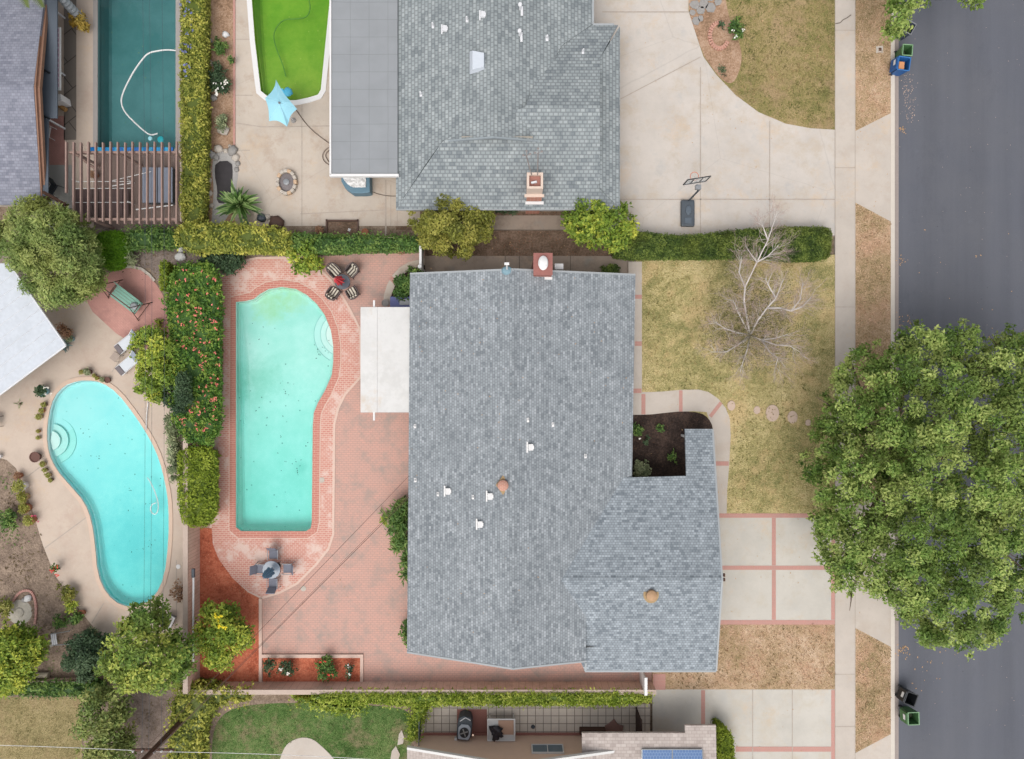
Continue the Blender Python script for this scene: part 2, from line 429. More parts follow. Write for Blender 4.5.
def limb_tree(base, tips, r0, mat, parent, seed=3, fork=.45, name='trunk'):
    rnd = random.Random(seed); mb = MB(); base = Vector(base)
    top = sum((Vector(t) for t in tips), Vector()) / len(tips)
    fk = base.lerp(Vector((base.x * .7 + top.x * .3, base.y * .7 + top.y * .3, top.z)), fork)
    mb.rod([base - Vector((0, 0, .1)), base.lerp(fk, .15), base.lerp(fk, .6) + Vector((.05, .03, 0)), fk], r0 * 1.15, 10, r0 * .8)
    for t in tips:
        t = Vector(t); m = fk.lerp(t, .5) + Vector((rnd.uniform(-.3, .3), rnd.uniform(-.3, .3), rnd.uniform(.0, .3)))
        mb.rod([fk, fk.lerp(m, .5), m, t], r0 * .55, 7, r0 * .1)
        for k in range(3):
            q = m.lerp(t, rnd.random()); e = q + Vector((rnd.uniform(-1, 1), rnd.uniform(-1, 1), rnd.uniform(.1, .6))) * (t - fk).length * .22
            mb.rod([q, q.lerp(e, .5) + Vector((0, 0, .05)), e], r0 * .16, 5, r0 * .04)
    return mb.build(name, mat, parent, smooth='all')
def tree(name, label, cat, poly, hb, ht, cr, mat, bark, base, r0, group=None, ntips=9, **k):
    b = W(*base, 0); t = thing(name, label, cat, b, 0, group)
    o, C, Rr = crown(poly, hb, ht, cr, mat, t, **k)
    rnd = random.Random(k.get('seed', 1)); tips = rnd.sample(C, min(ntips, len(C)))
    limb_tree(b, tips, r0, bark, t, k.get('seed', 1))
    return t
def bush(name, label, cat, poly, ht, cr, mat, group=None, hb=.25, **k):
    cx = sum(p[0] for p in poly) / len(poly); cy = sum(p[1] for p in poly) / len(poly)
    b = W(cx, cy, ht * .6); b.z = 0
    t = thing(name, label, cat, b, 0, group)
    o, C, Rr = crown(poly, hb, ht, cr, mat, t, name='foliage', **k)
    mb = MB(); rnd = random.Random(k.get('seed', 1))
    for c in rnd.sample(C, min(8, len(C))): mb.rod([b + Vector((rnd.uniform(-.1, .1), rnd.uniform(-.1, .1), -.05)), b.lerp(Vector(c), .5) + Vector((0, 0, .05)), Vector(c)], .03, 5, .012)
    mb.build('stem', M['bark'], t, smooth='all')
    return t
def hedge(name, label, cat, poly, h, mat, size=.09, dens=2.6, seed=1, wave=.12, ragged=.0, group=None, smooth=1, fringe=.05, parent_loc=None, aspect=.5, ztop=None, under=0.0, taper=.08):
    """clipped or wall-hugging mass of leaves over a solid inner body"""
    rg = np.random.default_rng(seed); rnd = random.Random(seed); size *= 1.3
    if smooth: poly = smooth_loop(poly, smooth)
    wp = [tuple(W(p[0], p[1], h).xy) for p in poly]
    xs = [p[0] for p in wp]; ys = [p[1] for p in wp]
    b = Vector(((min(xs) + max(xs)) / 2, (min(ys) + max(ys)) / 2, 0)); t = thing(name, label, cat, b, 0, group)
    def top(x, y):
        e = min(1, edge_dist((x, y), wp) / .3)
        return h - (1 - e) ** 2 * .22 + wave * pnoise(Vector((x * 1.3, y * 1.3, seed))) + wave * .9 * pnoise(Vector((x * 3.3, y * 3.3, seed + 5)))
    area = abs(sum(wp[i][0] * wp[(i + 1) % len(wp)][1] - wp[(i + 1) % len(wp)][0] * wp[i][1] for i in range(len(wp)))) / 2
    per = sum(math.dist(wp[i], wp[(i + 1) % len(wp)]) for i in range(len(wp)))
    la = size * size * aspect * .55
    P = []; N = []; T = []
    nt = int(min(26000, dens * area / la)); c = 0
    while c < nt:
        x = rnd.uniform(min(xs) - fringe, max(xs) + fringe); y = rnd.uniform(min(ys) - fringe, max(ys) + fringe)
        if not inside((x, y), wp):
            if edge_dist((x, y), wp) > fringe * rnd.random() * 2: c += .02; continue
            z = top(x, y) - rnd.random() * .3
        else: z = top(x, y) - rnd.random() ** 2 * .16 + rnd.random() ** 3 * .12
        P.append((x, y, z)); N.append((0, 0, 1)); T.append(.5 + 1.1 * pnoise(Vector((x * 1.6, y * 1.6, seed * 2))) + .8 * pnoise(Vector((x * 5, y * 5, seed * 2)))); c += 1
    ns = int(min(12000, dens * .6 * per * (h - under) / la)); L = [math.dist(wp[i], wp[(i + 1) % len(wp)]) for i in range(len(wp))]
    ctr = Vector((b.x, b.y))
    for k in range(ns):
        i = rnd.choices(range(len(wp)), L)[0]; u = rnd.random(); x = wp[i][0] * (1 - u) + wp[(i + 1) % len(wp)][0] * u; y = wp[i][1] * (1 - u) + wp[(i + 1) % len(wp)][1] * u
        tx, ty = wp[(i + 1) % len(wp)][0] - wp[i][0], wp[(i + 1) % len(wp)][1] - wp[i][1]; l = math.hypot(tx, ty) or 1; nx, ny = ty / l, -tx / l
        if inside((x + nx * .02, y + ny * .02), wp): nx, ny = -nx, -ny
        z = rnd.uniform(under, h - .05); q = rnd.uniform(-.08, .05) - taper * (1 - z / h); P.append((x + nx * q, y + ny * q, z)); N.append((nx, ny, .3)); T.append(rnd.random())
    P = np.array(P); N = np.array(N) + rg.normal(size=(len(P), 3)) * .55; N /= np.linalg.norm(N, axis=1, keepdims=True)
    tone = .5 * np.array(T) + .5 * rg.random(len(P))
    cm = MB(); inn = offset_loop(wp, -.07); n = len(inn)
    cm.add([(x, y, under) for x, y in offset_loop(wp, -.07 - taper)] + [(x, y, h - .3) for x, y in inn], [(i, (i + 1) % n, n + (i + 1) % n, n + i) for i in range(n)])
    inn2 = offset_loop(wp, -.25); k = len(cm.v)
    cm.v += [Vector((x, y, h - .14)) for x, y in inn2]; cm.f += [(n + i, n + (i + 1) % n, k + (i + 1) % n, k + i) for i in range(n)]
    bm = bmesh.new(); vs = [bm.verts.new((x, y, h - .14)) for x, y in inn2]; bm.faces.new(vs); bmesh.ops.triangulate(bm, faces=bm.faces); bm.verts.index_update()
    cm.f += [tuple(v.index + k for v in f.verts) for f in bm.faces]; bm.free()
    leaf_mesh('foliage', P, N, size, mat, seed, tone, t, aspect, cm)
    return t
def scatter_flowers(t, poly, h0, h1, n, size, mat, seed=5, name='flowers', px=True, dome=False):
    rnd = random.Random(seed); xs = [p[0] for p in poly]; ys = [p[1] for p in poly]; P = []
    while len(P) < n:
        p = (rnd.uniform(min(xs), max(xs)), rnd.uniform(min(ys), max(ys)))
        if inside(p, poly):
            h = rnd.uniform(h0, h1); q = W(p[0], p[1], h)
            for k in range(4): P.append((q.x + rnd.uniform(-.4, .4) * size, q.y + rnd.uniform(-.4, .4) * size, q.z + rnd.uniform(0, .3) * size))
    P = np.array(P); rg = np.random.default_rng(seed); N = np.array([0, 0, 1.]) + rg.normal(size=(len(P), 3)) * .35; N /= np.linalg.norm(N, axis=1, keepdims=True)
    o = leaf_mesh(name, P, N, size, mat, seed, None, t, .8); o['kind'] = 'stuff'
    return o

M = {}
M['conc'] = m_concrete('driveway_concrete', ph(208, 199, 190), ph(198, 183, 165), ph(186, 184, 182))
M['conc_n'] = m_concrete('patio_concrete', ph(205, 192, 178), ph(186, 166, 148), ph(200, 180, 160))
M['conc_w'] = m_concrete('pool_deck_concrete', ph(208, 190, 174), ph(198, 176, 160), crack=False)
M['conc_d'] = m_concrete('side_path_concrete', ph(168, 152, 138), ph(140, 124, 110), ph(150, 150, 145), crack=False)
M['walk'] = m_concrete('sidewalk_concrete', ph(204, 193, 182), ph(196, 182, 168), crack=False)
M['panel'] = m_concrete('panel_concrete', ph(206, 200, 190), ph(200, 188, 170), ph(192, 190, 186), crack=False)
M['kerb'] = m_plain('kerb_concrete', ph(212, 202, 190), .06, 3)
M['gutter'] = m_plain('gutter_concrete', ph(158, 146, 140), .1, 2)
M['joint'] = m_plain('joint_filler', ph(180, 168, 156), .2, 5)
M['joint_l'] = m_plain('pale_joint', ph(222, 212, 200), .05, 5)
M['crack'] = m_plain('crack_dark', ph(110, 100, 90), .1, 5)
M['ground'] = m_dirt('ground_soil', ph(140, 122, 105), ph(165, 148, 130))
M['dirt'] = m_dirt('bed_soil', ph(140, 122, 108), ph(172, 152, 134), ph(150, 120, 95))
M['dirt_n'] = m_dirt('planting_strip_soil', ph(168, 136, 110), ph(190, 160, 136))
M['dirt_side'] = m_dirt('side_yard_soil', ph(118, 98, 82), ph(140, 118, 102), ph(165, 105, 75))
M['mulch_d'] = m_dirt('dark_mulch', ph(62, 52, 48), ph(88, 72, 64), ph(110, 80, 62))
M['mulch_r'] = m_dirt('red_mulch', ph(190, 104, 78), ph(214, 128, 98), ph(232, 172, 138))
G = lambda *a: [(.43 + .14 * i / (len(a) - 1), c) for i, c in enumerate(a)]
M['lawn'] = m_grass('front_lawn_grass', G(ph(116, 120, 74), ph(158, 150, 98), ph(196, 180, 126), ph(226, 206, 160)), ph(212, 184, 136), .75)
M['lawn_n'] = m_grass('north_lawn_grass', G(ph(104, 108, 60), ph(136, 130, 80), ph(160, 144, 96), ph(184, 160, 122)), ph(182, 152, 122), .6)
M['lawn_t'] = m_grass('tan_dry_grass', G(ph(136, 122, 86), ph(176, 150, 114), ph(200, 168, 138), ph(220, 194, 166)), ph(200, 160, 132), .7)
M['lawn_g'] = m_grass('green_lawn_grass', G(ph(58, 84, 40), ph(80, 110, 56), ph(102, 128, 72), ph(132, 142, 92)), ph(148, 132, 104), .7, .3)
M['lawn_w'] = m_grass('straw_grass', G(ph(110, 104, 66), ph(148, 136, 96), ph(172, 156, 112), ph(186, 168, 130)), ph(160, 134, 104), .5)

def m_asphalt():
    t = NT('asphalt', .9, .25)
    c = ph(95, 97, 105)
    o = t.ramp(t.noise(.5, 4, t.map(sc=(1.6, .07, 1)), .6), [(.3, sc(c, .86)), (.5, c), (.7, sc(c, 1.13))])
    o = t.mix(t.ramp(t.noise(.13, 5, rough=.65), [(.4, g1(0)), (.7, g1(.6))]), o, ph(108, 108, 112))
    o = t.mix(t.ramp(t.noise(.35, 7, t.map(loc=(17, 3, 0), sc=(1, .4, 1)), .8), [(.56, g1(0)), (.66, g1(.35))]), o, sc(c, .72))
    o = t.mix(t.ramp(t.noise(1.6, 6, t.map(loc=(7, 33, 0)), .8), [(.6, g1(0)), (.7, g1(.4))]), o, sc(c, 1.35))
    o = t.mix(t.ramp(t.noise(45, 2), [(.4, g1(0)), (.8, g1(.35))]), o, sc(c, 1.6))
    o = t.mix(t.ramp(t.voro(.9, t.map(loc=(3, 3, 0))), [(.01, g1(.6)), (.045, g1(0))]), o, sc(c, .35))
    t.bump(t.noise(60, 2), .3, .01); return t.done(o)
M['asphalt'] = m_asphalt()
PK, PK2 = ph(204, 158, 146), ph(188, 146, 134)
M['paver'] = m_pavers('patio_pavers', ph(220, 172, 156), ph(182, 150, 138), None, .26, .13, 0, ph(176, 146, 136), ph(160, 154, 146), .012, (.48, .66))
M['poolbrick'] = m_pavers('pool_surround_brick', ph(218, 160, 144), ph(182, 112, 96), None, .24, .12, 0, ph(226, 198, 184), ph(236, 214, 202), .016, (.5, .6))
M['copbrick'] = m_pavers('coping_brick', ph(204, 138, 122), ph(178, 110, 96), None, .4, .13, 0, ph(224, 186, 170), None, .012)
M['ribbon'] = m_pavers('brick_ribbon', ph(200, 150, 140), ph(186, 134, 124), None, .1, .21, 0, ph(196, 160, 146), ph(190, 150, 140), .012)
M['rbrick'] = m_pavers('round_patio_brick', ph(198, 148, 138), ph(182, 134, 126), ph(206, 156, 144), .22, .11, .8, ph(190, 140, 126), ph(170, 128, 122), .009, (.48, .66))
M['edging'] = m_plain('pink_edging', ph(222, 192, 176), .1, 8)
M['tile'] = m_pavers('square_tiles', ph(228, 216, 202), ph(218, 206, 192), None, .46, .46, 0, ph(110, 98, 90), ph(206, 194, 182), .02, (.45, .7), 0)
M['greytile'] = m_pavers('grey_slate_paving', ph(132, 122, 112), ph(118, 110, 104), None, 1.4, 1.4, R_(-38), ph(80, 72, 66), None, .03)
M['bark'] = m_plain('bark', ph(112, 96, 82), .3, 9, .9, .2, 0, .6)
M['whitebark'] = m_plain('white_bark', ph(222, 214, 208), .15, 9, .85)
M['twig'] = m_plain('reddish_twig', ph(190, 168, 158), .15, 9, .9)
M['white'] = m_plain('white_paint', ph(232, 230, 228), .03, 4, .5, bump=.03)
M['wmetal'] = m_plain('white_metal', ph(226, 226, 228), .03, 2, .4, bump=0)
M['black'] = m_plain('black_plastic', ph(40, 42, 46), .1, 5, .45, .5, bump=0)
M['dgrey'] = m_plain('dark_grey_plastic', ph(72, 80, 88), .1, 5, .5, .5, bump=.05)
M['grey'] = m_plain('grey_metal', ph(150, 152, 155), .08, 6, .4, .5, .3, 0)
M['steel'] = m_plain('galvanised_steel', ph(176, 180, 182), .08, 6, .35, .5, .6, 0)
M['brown'] = m_plain('brown_metal', ph(96, 72, 62), .15, 6, .6)
M['wood'] = m_plain('weathered_wood', ph(158, 132, 122), .2, 5, .8)
M['dwood'] = m_plain('dark_wood', ph(92, 66, 54), .2, 5, .8)
M['terra'] = m_plain('terracotta', ph(168, 112, 84), .12, 8, .8)
M['potbrown'] = m_plain('brown_glaze', ph(104, 70, 60), .12, 8, .5)
M['pottan'] = m_plain('tan_pot', ph(176, 150, 112), .12, 8, .8)
M['potblue'] = m_plain('pale_blue_pot', ph(140, 170, 178), .08, 8, .6)
M['stone'] = m_plain('pale_stone', ph(196, 186, 174), .15, 5, .9, .2, 0, .5)
M['stone2'] = m_plain('grey_stone', ph(158, 154, 150), .15, 5, .9, .2, 0, .5)
M['stucco'] = m_plain('tan_stucco', ph(244, 210, 186), .05, 3, .95)
M['stucco_w'] = m_plain('cream_stucco', ph(200, 190, 176), .05, 3, .95)
M['blockwall'] = m_pavers('block_wall', ph(232, 200, 182), ph(222, 190, 172), None, .4, .2, 0, ph(178, 144, 128), ph(186, 156, 140), .01)
M['capstone'] = m_plain('wall_cap', ph(198, 178, 164), .1, 4, .9)
M['glass'] = m_plain('window_glass', ph(96, 120, 134), .05, 2, .08, .8, 0, 0)
M['solar'] = m_pavers('solar_cells', ph(86, 118, 164), ph(80, 110, 156), None, .16, .16, 0, ph(130, 156, 190), None, .012)
M['solar'].node_tree.nodes['Principled BSDF'].inputs['Roughness'].default_value = .25
M['chimbrick'] = m_pavers('chimney_brick', ph(166, 108, 98), ph(150, 96, 88), None, .2, .07, 0, ph(176, 140, 128), None, .01)
M['chimpink'] = m_pavers('pink_chimney_brick', ph(196, 140, 120), ph(184, 128, 110), None, .2, .07, 0, ph(206, 176, 160), None, .01)
M['flue'] = m_plain('flue_clay', ph(172, 120, 108), .1, 8)
M['leafA'] = m_leaf('street_tree_leaves', ph(68, 94, 36), ph(114, 144, 62), ph(190, 202, 118), alt=ph(156, 158, 88))
M['leafB'] = m_leaf('olive_tree_leaves', ph(84, 88, 34), ph(130, 134, 56), ph(176, 168, 84))
M['leafC'] = m_leaf('lime_leaves', ph(76, 104, 34), ph(128, 152, 56), ph(206, 206, 84))
M['leafD'] = m_leaf('pepper_tree_leaves', ph(84, 108, 50), ph(128, 150, 82), ph(186, 196, 122), alt=ph(186, 168, 72), asc=.35)
M['leafE'] = m_leaf('dark_shrub_leaves', ph(42, 62, 42), ph(66, 90, 60), ph(104, 124, 90))
M['leafH'] = m_leaf('clipped_hedge_leaves', ph(50, 70, 28), ph(84, 106, 44), ph(134, 150, 70), alt=ph(150, 146, 50), asc=.3)
M['leafHy'] = m_leaf('bright_hedge_leaves', ph(70, 92, 22), ph(118, 138, 36), ph(170, 182, 70))
M['leafI'] = m_leaf('yellow_ivy_leaves', ph(76, 92, 34), ph(142, 148, 58), ph(206, 200, 98), alt=ph(120, 140, 64))
M['leafIg'] = m_leaf('green_ivy_leaves', ph(52, 82, 38), ph(84, 118, 56), ph(142, 164, 84))
M['leafS'] = m_leaf('south_ivy_leaves', ph(78, 104, 28), ph(134, 156, 50), ph(202, 208, 104))
M['leafR'] = m_leaf('hibiscus_leaves', ph(50, 84, 32), ph(82, 122, 46), ph(146, 166, 70))
M['leafT'] = m_leaf('round_shrub_leaves', ph(62, 104, 12), ph(90, 138, 18), ph(124, 168, 36))
M['leafP'] = m_leaf('paradise_leaves', ph(50, 78, 36), ph(86, 118, 58), ph(176, 196, 130), .4)
M['leafG'] = m_leaf('grey_green_leaves', ph(96, 108, 80), ph(136, 148, 110), ph(186, 190, 150))
M['leafDry'] = m_leaf('dry_plant_leaves', ph(120, 90, 66), ph(160, 124, 96), ph(190, 156, 130))
M['leafW'] = m_leaf('small_pot_leaves', ph(98, 106, 44), ph(146, 150, 70), ph(186, 180, 110))
fl = lambda n, c: m_leaf(n, sc(c, .75), c, sc(c, 1.2))
M['flR'] = fl('coral_blossom', ph(236, 130, 120)); M['flW'] = fl('white_blossom', ph(238, 236, 228)); M['flB'] = fl('blue_blossom', ph(120, 128, 176))
M['flY'] = fl('yellow_blossom', ph(240, 218, 50)); M['flP'] = fl('magenta_blossom', ph(200, 70, 110)); M['flRed'] = fl('red_blossom', ph(212, 70, 62))

# ------------------------------------------------------------------ pools
poolA = [(236, 302), (246, 301), (254, 299), (260, 294), (269, 289), (282, 287), (296, 289), (307, 295), (317, 304), (325, 315), (331, 330), (333.5, 346), (333.5, 362), (332, 375), (325, 391), (318, 403), (314, 413), (313, 425), (312, 522), (311, 528), (306, 531), (241, 531), (236, 527)]
poolB = smooth_loop([(85, 380), (74, 382), (64, 386), (54, 397), (49, 414), (47, 435), (49, 453), (57, 470), (72, 487), (85, 502), (92, 520), (95.5, 545), (98, 574), (107, 594), (122, 606), (140, 606), (155, 597), (165, 576), (169, 540), (169, 505), (166, 485), (160, 460), (150, 438), (135, 415), (118, 393), (102, 382)], 1)
poolC = [(98, -34), (98, 146), (101, 151), (174, 151), (176, 148), (176, -34), (172, -40), (102, -40)]
poolD = [(252, -30), (252, 0), (255, 40), (259.5, 78), (261, 91), (267, 96), (276, 98.5), (285, 100.5), (296, 100.5), (308, 98), (318, 95), (321, 90), (325, 50), (330, 0), (331, -30)]
def pool(name, loop, dz, plaster, watermat, wname='water', level=-.13, cove=((-.08, .6), (-.16, .88), (-.26, 1))):
    """basin with a floor that slopes by dz(x, y), and the body of water filling it"""
    lp = [tuple(W(p[0], p[1], 0).xy) for p in loop]; n = len(lp)
    mb = MB(); rings = [(0, 0, .0), (-.0, 1, .0), (-.35, 1, 0)]
    def ringpts(off, f):
        q = offset_loop(lp, off) if off else lp
        return [(x, y, f(x, y)) for x, y in q]
    rr = [ringpts(0, lambda x, y: .004), ringpts(-.01, lambda x, y: -.3)] + [ringpts(o_, lambda x, y: dz(x, y) * f_ + .02) for o_, f_ in cove]; r2 = rr[-1]
    vs = [v for r_ in rr for v in r_]
    fs = [(k * n + i, k * n + (i + 1) % n, (k + 1) * n + (i + 1) % n, (k + 1) * n + i) for k in range(len(rr) - 1) for i in range(n)]
    mb.add(vs, fs)
    # floor: grid of points kept inside the loop, triangulated
    inn = [(x, y) for x, y, z in r2]
    from mathutils.geometry import delaunay_2d_cdt
    xs = [p[0] for p in inn]; ys = [p[1] for p in inn]; pts = [Vector(p) for p in inn]
    y = min(ys) + .4
    while y < max(ys):
        x = min(xs) + .4
        while x < max(xs):
            if inside((x, y), inn) and edge_dist((x, y), inn) > .2: pts.append(Vector((x, y)))
            x += .6
        y += .6
    r = delaunay_2d_cdt(pts, [(i, (i + 1) % n) for i in range(n)], [], 1, 1e-5)
    mb.add([(v.x, v.y, dz(v.x, v.y) + .02) for v in r[0]], [tuple(f) for f in r[2]])
    o = mb.build('pool_shell', plaster, None, kind='structure'); 
    wm = MB(); 
    wt = [(x, y, level) for x, y in lp]; wb = [(x, y, dz(x, y) - .2) for x, y in lp]
    top = delaunay_2d_cdt([Vector(p) for p in lp], [(i, (i + 1) % n) for i in range(n)], [], 1, 1e-6)
    tv = [(v.x, v.y, level) for v in top[0]]; bv = [(v.x, v.y, -3.6) for v in top[0]]
    k = len(tv)
    wm.add(tv + bv, [tuple(f) for f in top[2]] + [tuple(i + k for i in reversed(f)) for f in top[2]] + [(i, (i + 1) % n, k + (i + 1) % n, k + i) for i in range(n)])
    w = wm.build(wname, watermat, None, kind='structure')
    return o, w
yA0, yA1 = W(0, 288).y, W(0, 531).y
def lerp(a, b, t): return a + (b - a) * max(0, min(1, t))
plA = m_plaster('green_white_plaster', ph(236, 252, 244), ph(206, 240, 228), ph(90, 140, 130), ((268, 305, 1.2, ph(206, 228, 164)), (290, 298, 1.0, ph(214, 230, 170)), (255, 380, 1.6, ph(160, 216, 196)), (297, 470, .5, ph(180, 226, 214))))
plB = m_plaster('white_plaster', ph(244, 255, 255), ph(220, 246, 248), ph(110, 160, 160), ((75, 410, 2.2, ph(250, 255, 255)), (130, 540, 3.0, ph(170, 226, 232))))
plC = m_plaster('dark_plaster', ph(118, 150, 150), ph(100, 136, 136), ph(120, 150, 140))
plD = m_plaster('algae_plaster', ph(170, 196, 84), ph(134, 178, 66), ph(200, 206, 120))
pool('pool', poolA, lambda x, y: lerp(-.45, -.9, ((yA0 - y) / (yA0 - yA1) - .3) * 1.7) , plA, m_water('turquoise_pool_water', (.08, .90, .87), .78))
pool('pool', poolB, lambda x, y: lerp(-.4, -.72, (x - W(60, 0).x) * .05 + (W(0, 420).y - y) * .07), plB, m_water('blue_pool_water', (.01, .91, .885), 1.25), cove=((-.06, .6), (-.12, .88), (-.2, 1)))
pool('pool', poolC, lambda x, y: -1.0, plC, m_water('dark_teal_pool_water', (.36, .86, .88), .55))
pool('pool', poolD, lambda x, y: lerp(-.5, -1.0, (y - W(0, 95).y) * .2), plD, m_water('green_algae_water', (.66, .9, .5), .9))
def pool_steps(cx, cy, rads, a0, a1, mat, clip, z0=-.35, dzs=-.2):
    mb = MB(); c = W(cx, cy)
    for i, r in enumerate(rads):
        pts = [(c.x, c.y)] + [(c.x + math.cos(R_(a0 + (a1 - a0) * k / 20)) * r / 17, c.y + math.sin(R_(a0 + (a1 - a0) * k / 20)) * r / 17) for k in range(21)]
        mb.prism(pts, -2.2, z0 + dzs * i)
    o = mb.build('pool_steps', mat, None, kind='structure', bevel=.02)
    em = MB()
    for i, r in enumerate(rads):
        em.rod([(c.x + math.cos(R_(a0 + (a1 - a0) * k / 24)) * r / 17, c.y + math.sin(R_(a0 + (a1 - a0) * k / 24)) * r / 17, z0 + dzs * i) for k in range(25)], .022, 6)
    em.build('step_tile_edge', stepE, None, kind='structure'); return o
stepE = m_plain('teal_step_tile', ph(186, 224, 218), .06, 6, .5)
stepA = m_plain('step_plaster', ph(232, 248, 242), .03, 4, .7)
pool_steps(341, 334, (16, 22, 29), 118, 244, stepA, poolA, -.2, -.1)
pool_steps(48, 441, (10, 17, 24), -75, 80, stepA, poolB, -.2, -.1)

# ------------------------------------------------------------------ ground, roads, paths, lawns (each sheet a few mm above the one below)
holes = [poolA, poolB, poolC, poolD]
bigR = [(-6000, -6000), (7000, -6000), (7000, 7000), (-6000, 7000)]
sheet('ground', bigR, 0.0, M['ground'], holes)
sheet('street', rect(897, -3000, 1250, 4000), .008, M['asphalt'])
sheet('gutter', rect(893.5, -3000, 898.5, 4000), .014, M['gutter'])
sheet('kerb', rect(889.5, -3000, 893.5, 4000), .14, M['kerb'], thick=.14)
sheet('sidewalk', rect(834, -3000, 854, 4000), .135, M['walk'], thick=.13)
sheet('verge_lawn', [[(854, -300), (889.6, -300), (889.6, 114), (854, 132)], [(854, 203), (889.6, 222), (889.6, 490), (854, 505)], [(854, 627), (889.6, 646), (889.6, 733), (854, 752)]], .13, M['lawn_t'], thick=.13)
sheet('driveway_apron', [[(854, 132), (889.6, 114), (889.6, 222), (854, 203)], [(854, 505), (889.6, 490), (889.6, 646), (854, 627)], [(854, 752), (889.6, 733), (889.6, 1000), (854, 1000)]], .132, M['walk'], thick=.13)
TL = .12   # front gardens lie a little above the street
sheet('north_driveway', [(593, -300), (834, -300), (834, 236), (610, 238), (593, 215)], TL, M['conc'], thick=.12)
sheet('north_lawn', [(688, -60), (688, 12), (693, 28), (703, 58), (716, 76), (735, 96), (758, 113), (785, 124.5), (810, 129), (833.9, 130.5), (833.9, -60)], TL + .006, M['lawn_n'])
sheet('bare_soil', smooth_loop([(688, -20), (688, 12), (693, 28), (703, 57), (716, 75), (728, 86), (736, 80), (742, 60), (738, 40), (728, 20), (722, -20)], 2), TL + .011, M['dirt_n'])
sheet('front_lawn', [(636, 255), (834, 255), (834, 514), (636, 514)], TL, M['lawn'], thick=.12)
sheet('front_lawn_strip', [(652, 622), (834, 622), (834, 689), (652, 689)], TL, M['lawn_t'], thick=.12)
sheet('driveway', [(700, 513), (834, 513), (834, 623.5), (700, 623.5)], TL + .005, M['panel'])
sheet('south_driveway', [(652, 688.5), (834, 688.5), (834, 1000), (652, 1000)], TL + .005, M['panel'])
rib = [rect(716, 513, 834, 517.3), rect(716, 565, 830, 569.3), rect(716, 619.3, 834, 623.8), rect(771, 517.5, 775, 564.8), rect(771, 569.5, 775, 619), rect(830.2, 569.5, 834, 619), rect(830.2, 517.6, 834, 564.8), rect(830.2, 689, 834, 1000), rect(700.5, 689.2, 704.5, 728), rect(735, 745.5, 830, 750.5)]
sheet('driveway_brick_ribbon', rib, TL + .011, M['ribbon'])
sheet('brick_landing', rect(652.5, 673, 665, 688.8), TL + .011, M['ribbon'])
sheet('entry_walk', [(634.5, 262), (641.5, 262), (641.5, 392), (650, 392), (662, 391.5), (680, 389.8), (698, 389.5), (708, 392), (718, 399), (725, 408), (729, 418), (730, 435), (728.5, 465), (726.5, 490), (726, 513), (712, 513), (712, 430), (706, 412), (692, 411), (665, 413), (650, 415), (628, 415), (628, 262)], TL + .008, M['walk'])
sheet('walk_brick_ribbon', [rect(634.6, 295, 641.4, 299), rect(634.6, 341.5, 641.4, 346), rect(628, 388.6, 641, 393), rect(641, 394, 645, 414.2), rect(678.5, 390.3, 682, 411.4), strip((720.5, 402.5), (709.5, 416.5), 3.6), rect(712, 461, 728, 465.5)], TL + .014, M['ribbon'])
sheet('dark_mulch_bed', smooth_loop([(615, 414.6), (648, 414.7), (662, 413), (682, 411), (700, 412.5), (708, 418), (712.5, 427), (714, 450), (714, 500), (615, 500)], 1), TL + .012, M['mulch_d'])
# rear: the pavers, brick pool surround, coping, beds
sheet('paver_patio', [(200, 246), (425, 246), (425, 262), (420, 420), (420, 640), (600, 640), (652, 660), (652, 690), (196, 690), (196, 246)], .012, M['paver'], [poolA])
surround = [(221, 276), (226, 272), (238, 262), (258, 258.5), (284, 258), (304, 262), (318, 268), (330, 280), (343, 298), (352, 314), (360, 330), (361, 376), (345, 394), (338, 408), (334, 424), (333, 534), (328, 549), (316, 564), (297, 583), (280, 592), (262, 597.5), (247, 591), (230, 576), (217, 559), (211, 543), (211, 528), (215, 510), (216, 440), (221, 430)]
sheet('pool_surround', surround, .03, M['poolbrick'], [poolA], thick=.018)
sheet('surround_border', offset_loop(surround, 1.5), .034, M['edging'], [offset_loop(surround, -.8)])
copA = offset_loop(poolA, 7.0); copA2 = offset_loop(poolA, 7.9)
sheet('pool_coping', copA, .05, M['copbrick'], [poolA], thick=.02)
sheet('coping_border', copA2, .04, M['edging'], [offset_loop(poolA, 6.5)], thick=.01)
sheet('red_mulch_bed', [(198, 528), (212, 528), (213, 544), (219, 559), (232, 577), (248, 592), (260, 598), (260, 686), (198, 686)], .036, M['mulch_r'], thick=.03)
sheet('flower_bed', rect(263, 657, 361, 684), .036, M['mulch_r'], thick=.03)
sheet('bed_edging', [rect(259.5, 598, 262.5, 686), rect(262.5, 653.8, 363.5, 657.2), rect(360.5, 657.2, 363.5, 684)], .12, M['edging'], thick=.12)
arcp = [(383, 305), (384, 295), (387, 285), (392, 276), (399, 268), (409, 262), (425, 258.5), (425, 265), (413, 268.5), (405, 273), (398, 280), (394, 288), (391, 296), (391, 305)]
sheet('curved_path', arcp, .02, M['conc_n']); sheet('curved_path_ribbon', strip((390.5, 277.5), (396.5, 283.5), 4.5), .026, M['ribbon'])
sheet('planting_soil', [(391, 306), (391, 296), (394, 288), (398, 280), (405, 273), (413, 268.5), (425, 265), (425, 306)], .018, M['mulch_d'])
sheet('bed_soil', [(200, 246), (292, 246), (290, 258), (258, 257.5), (238, 261), (226, 270), (218, 278), (200, 280)], .018, M['dirt'])
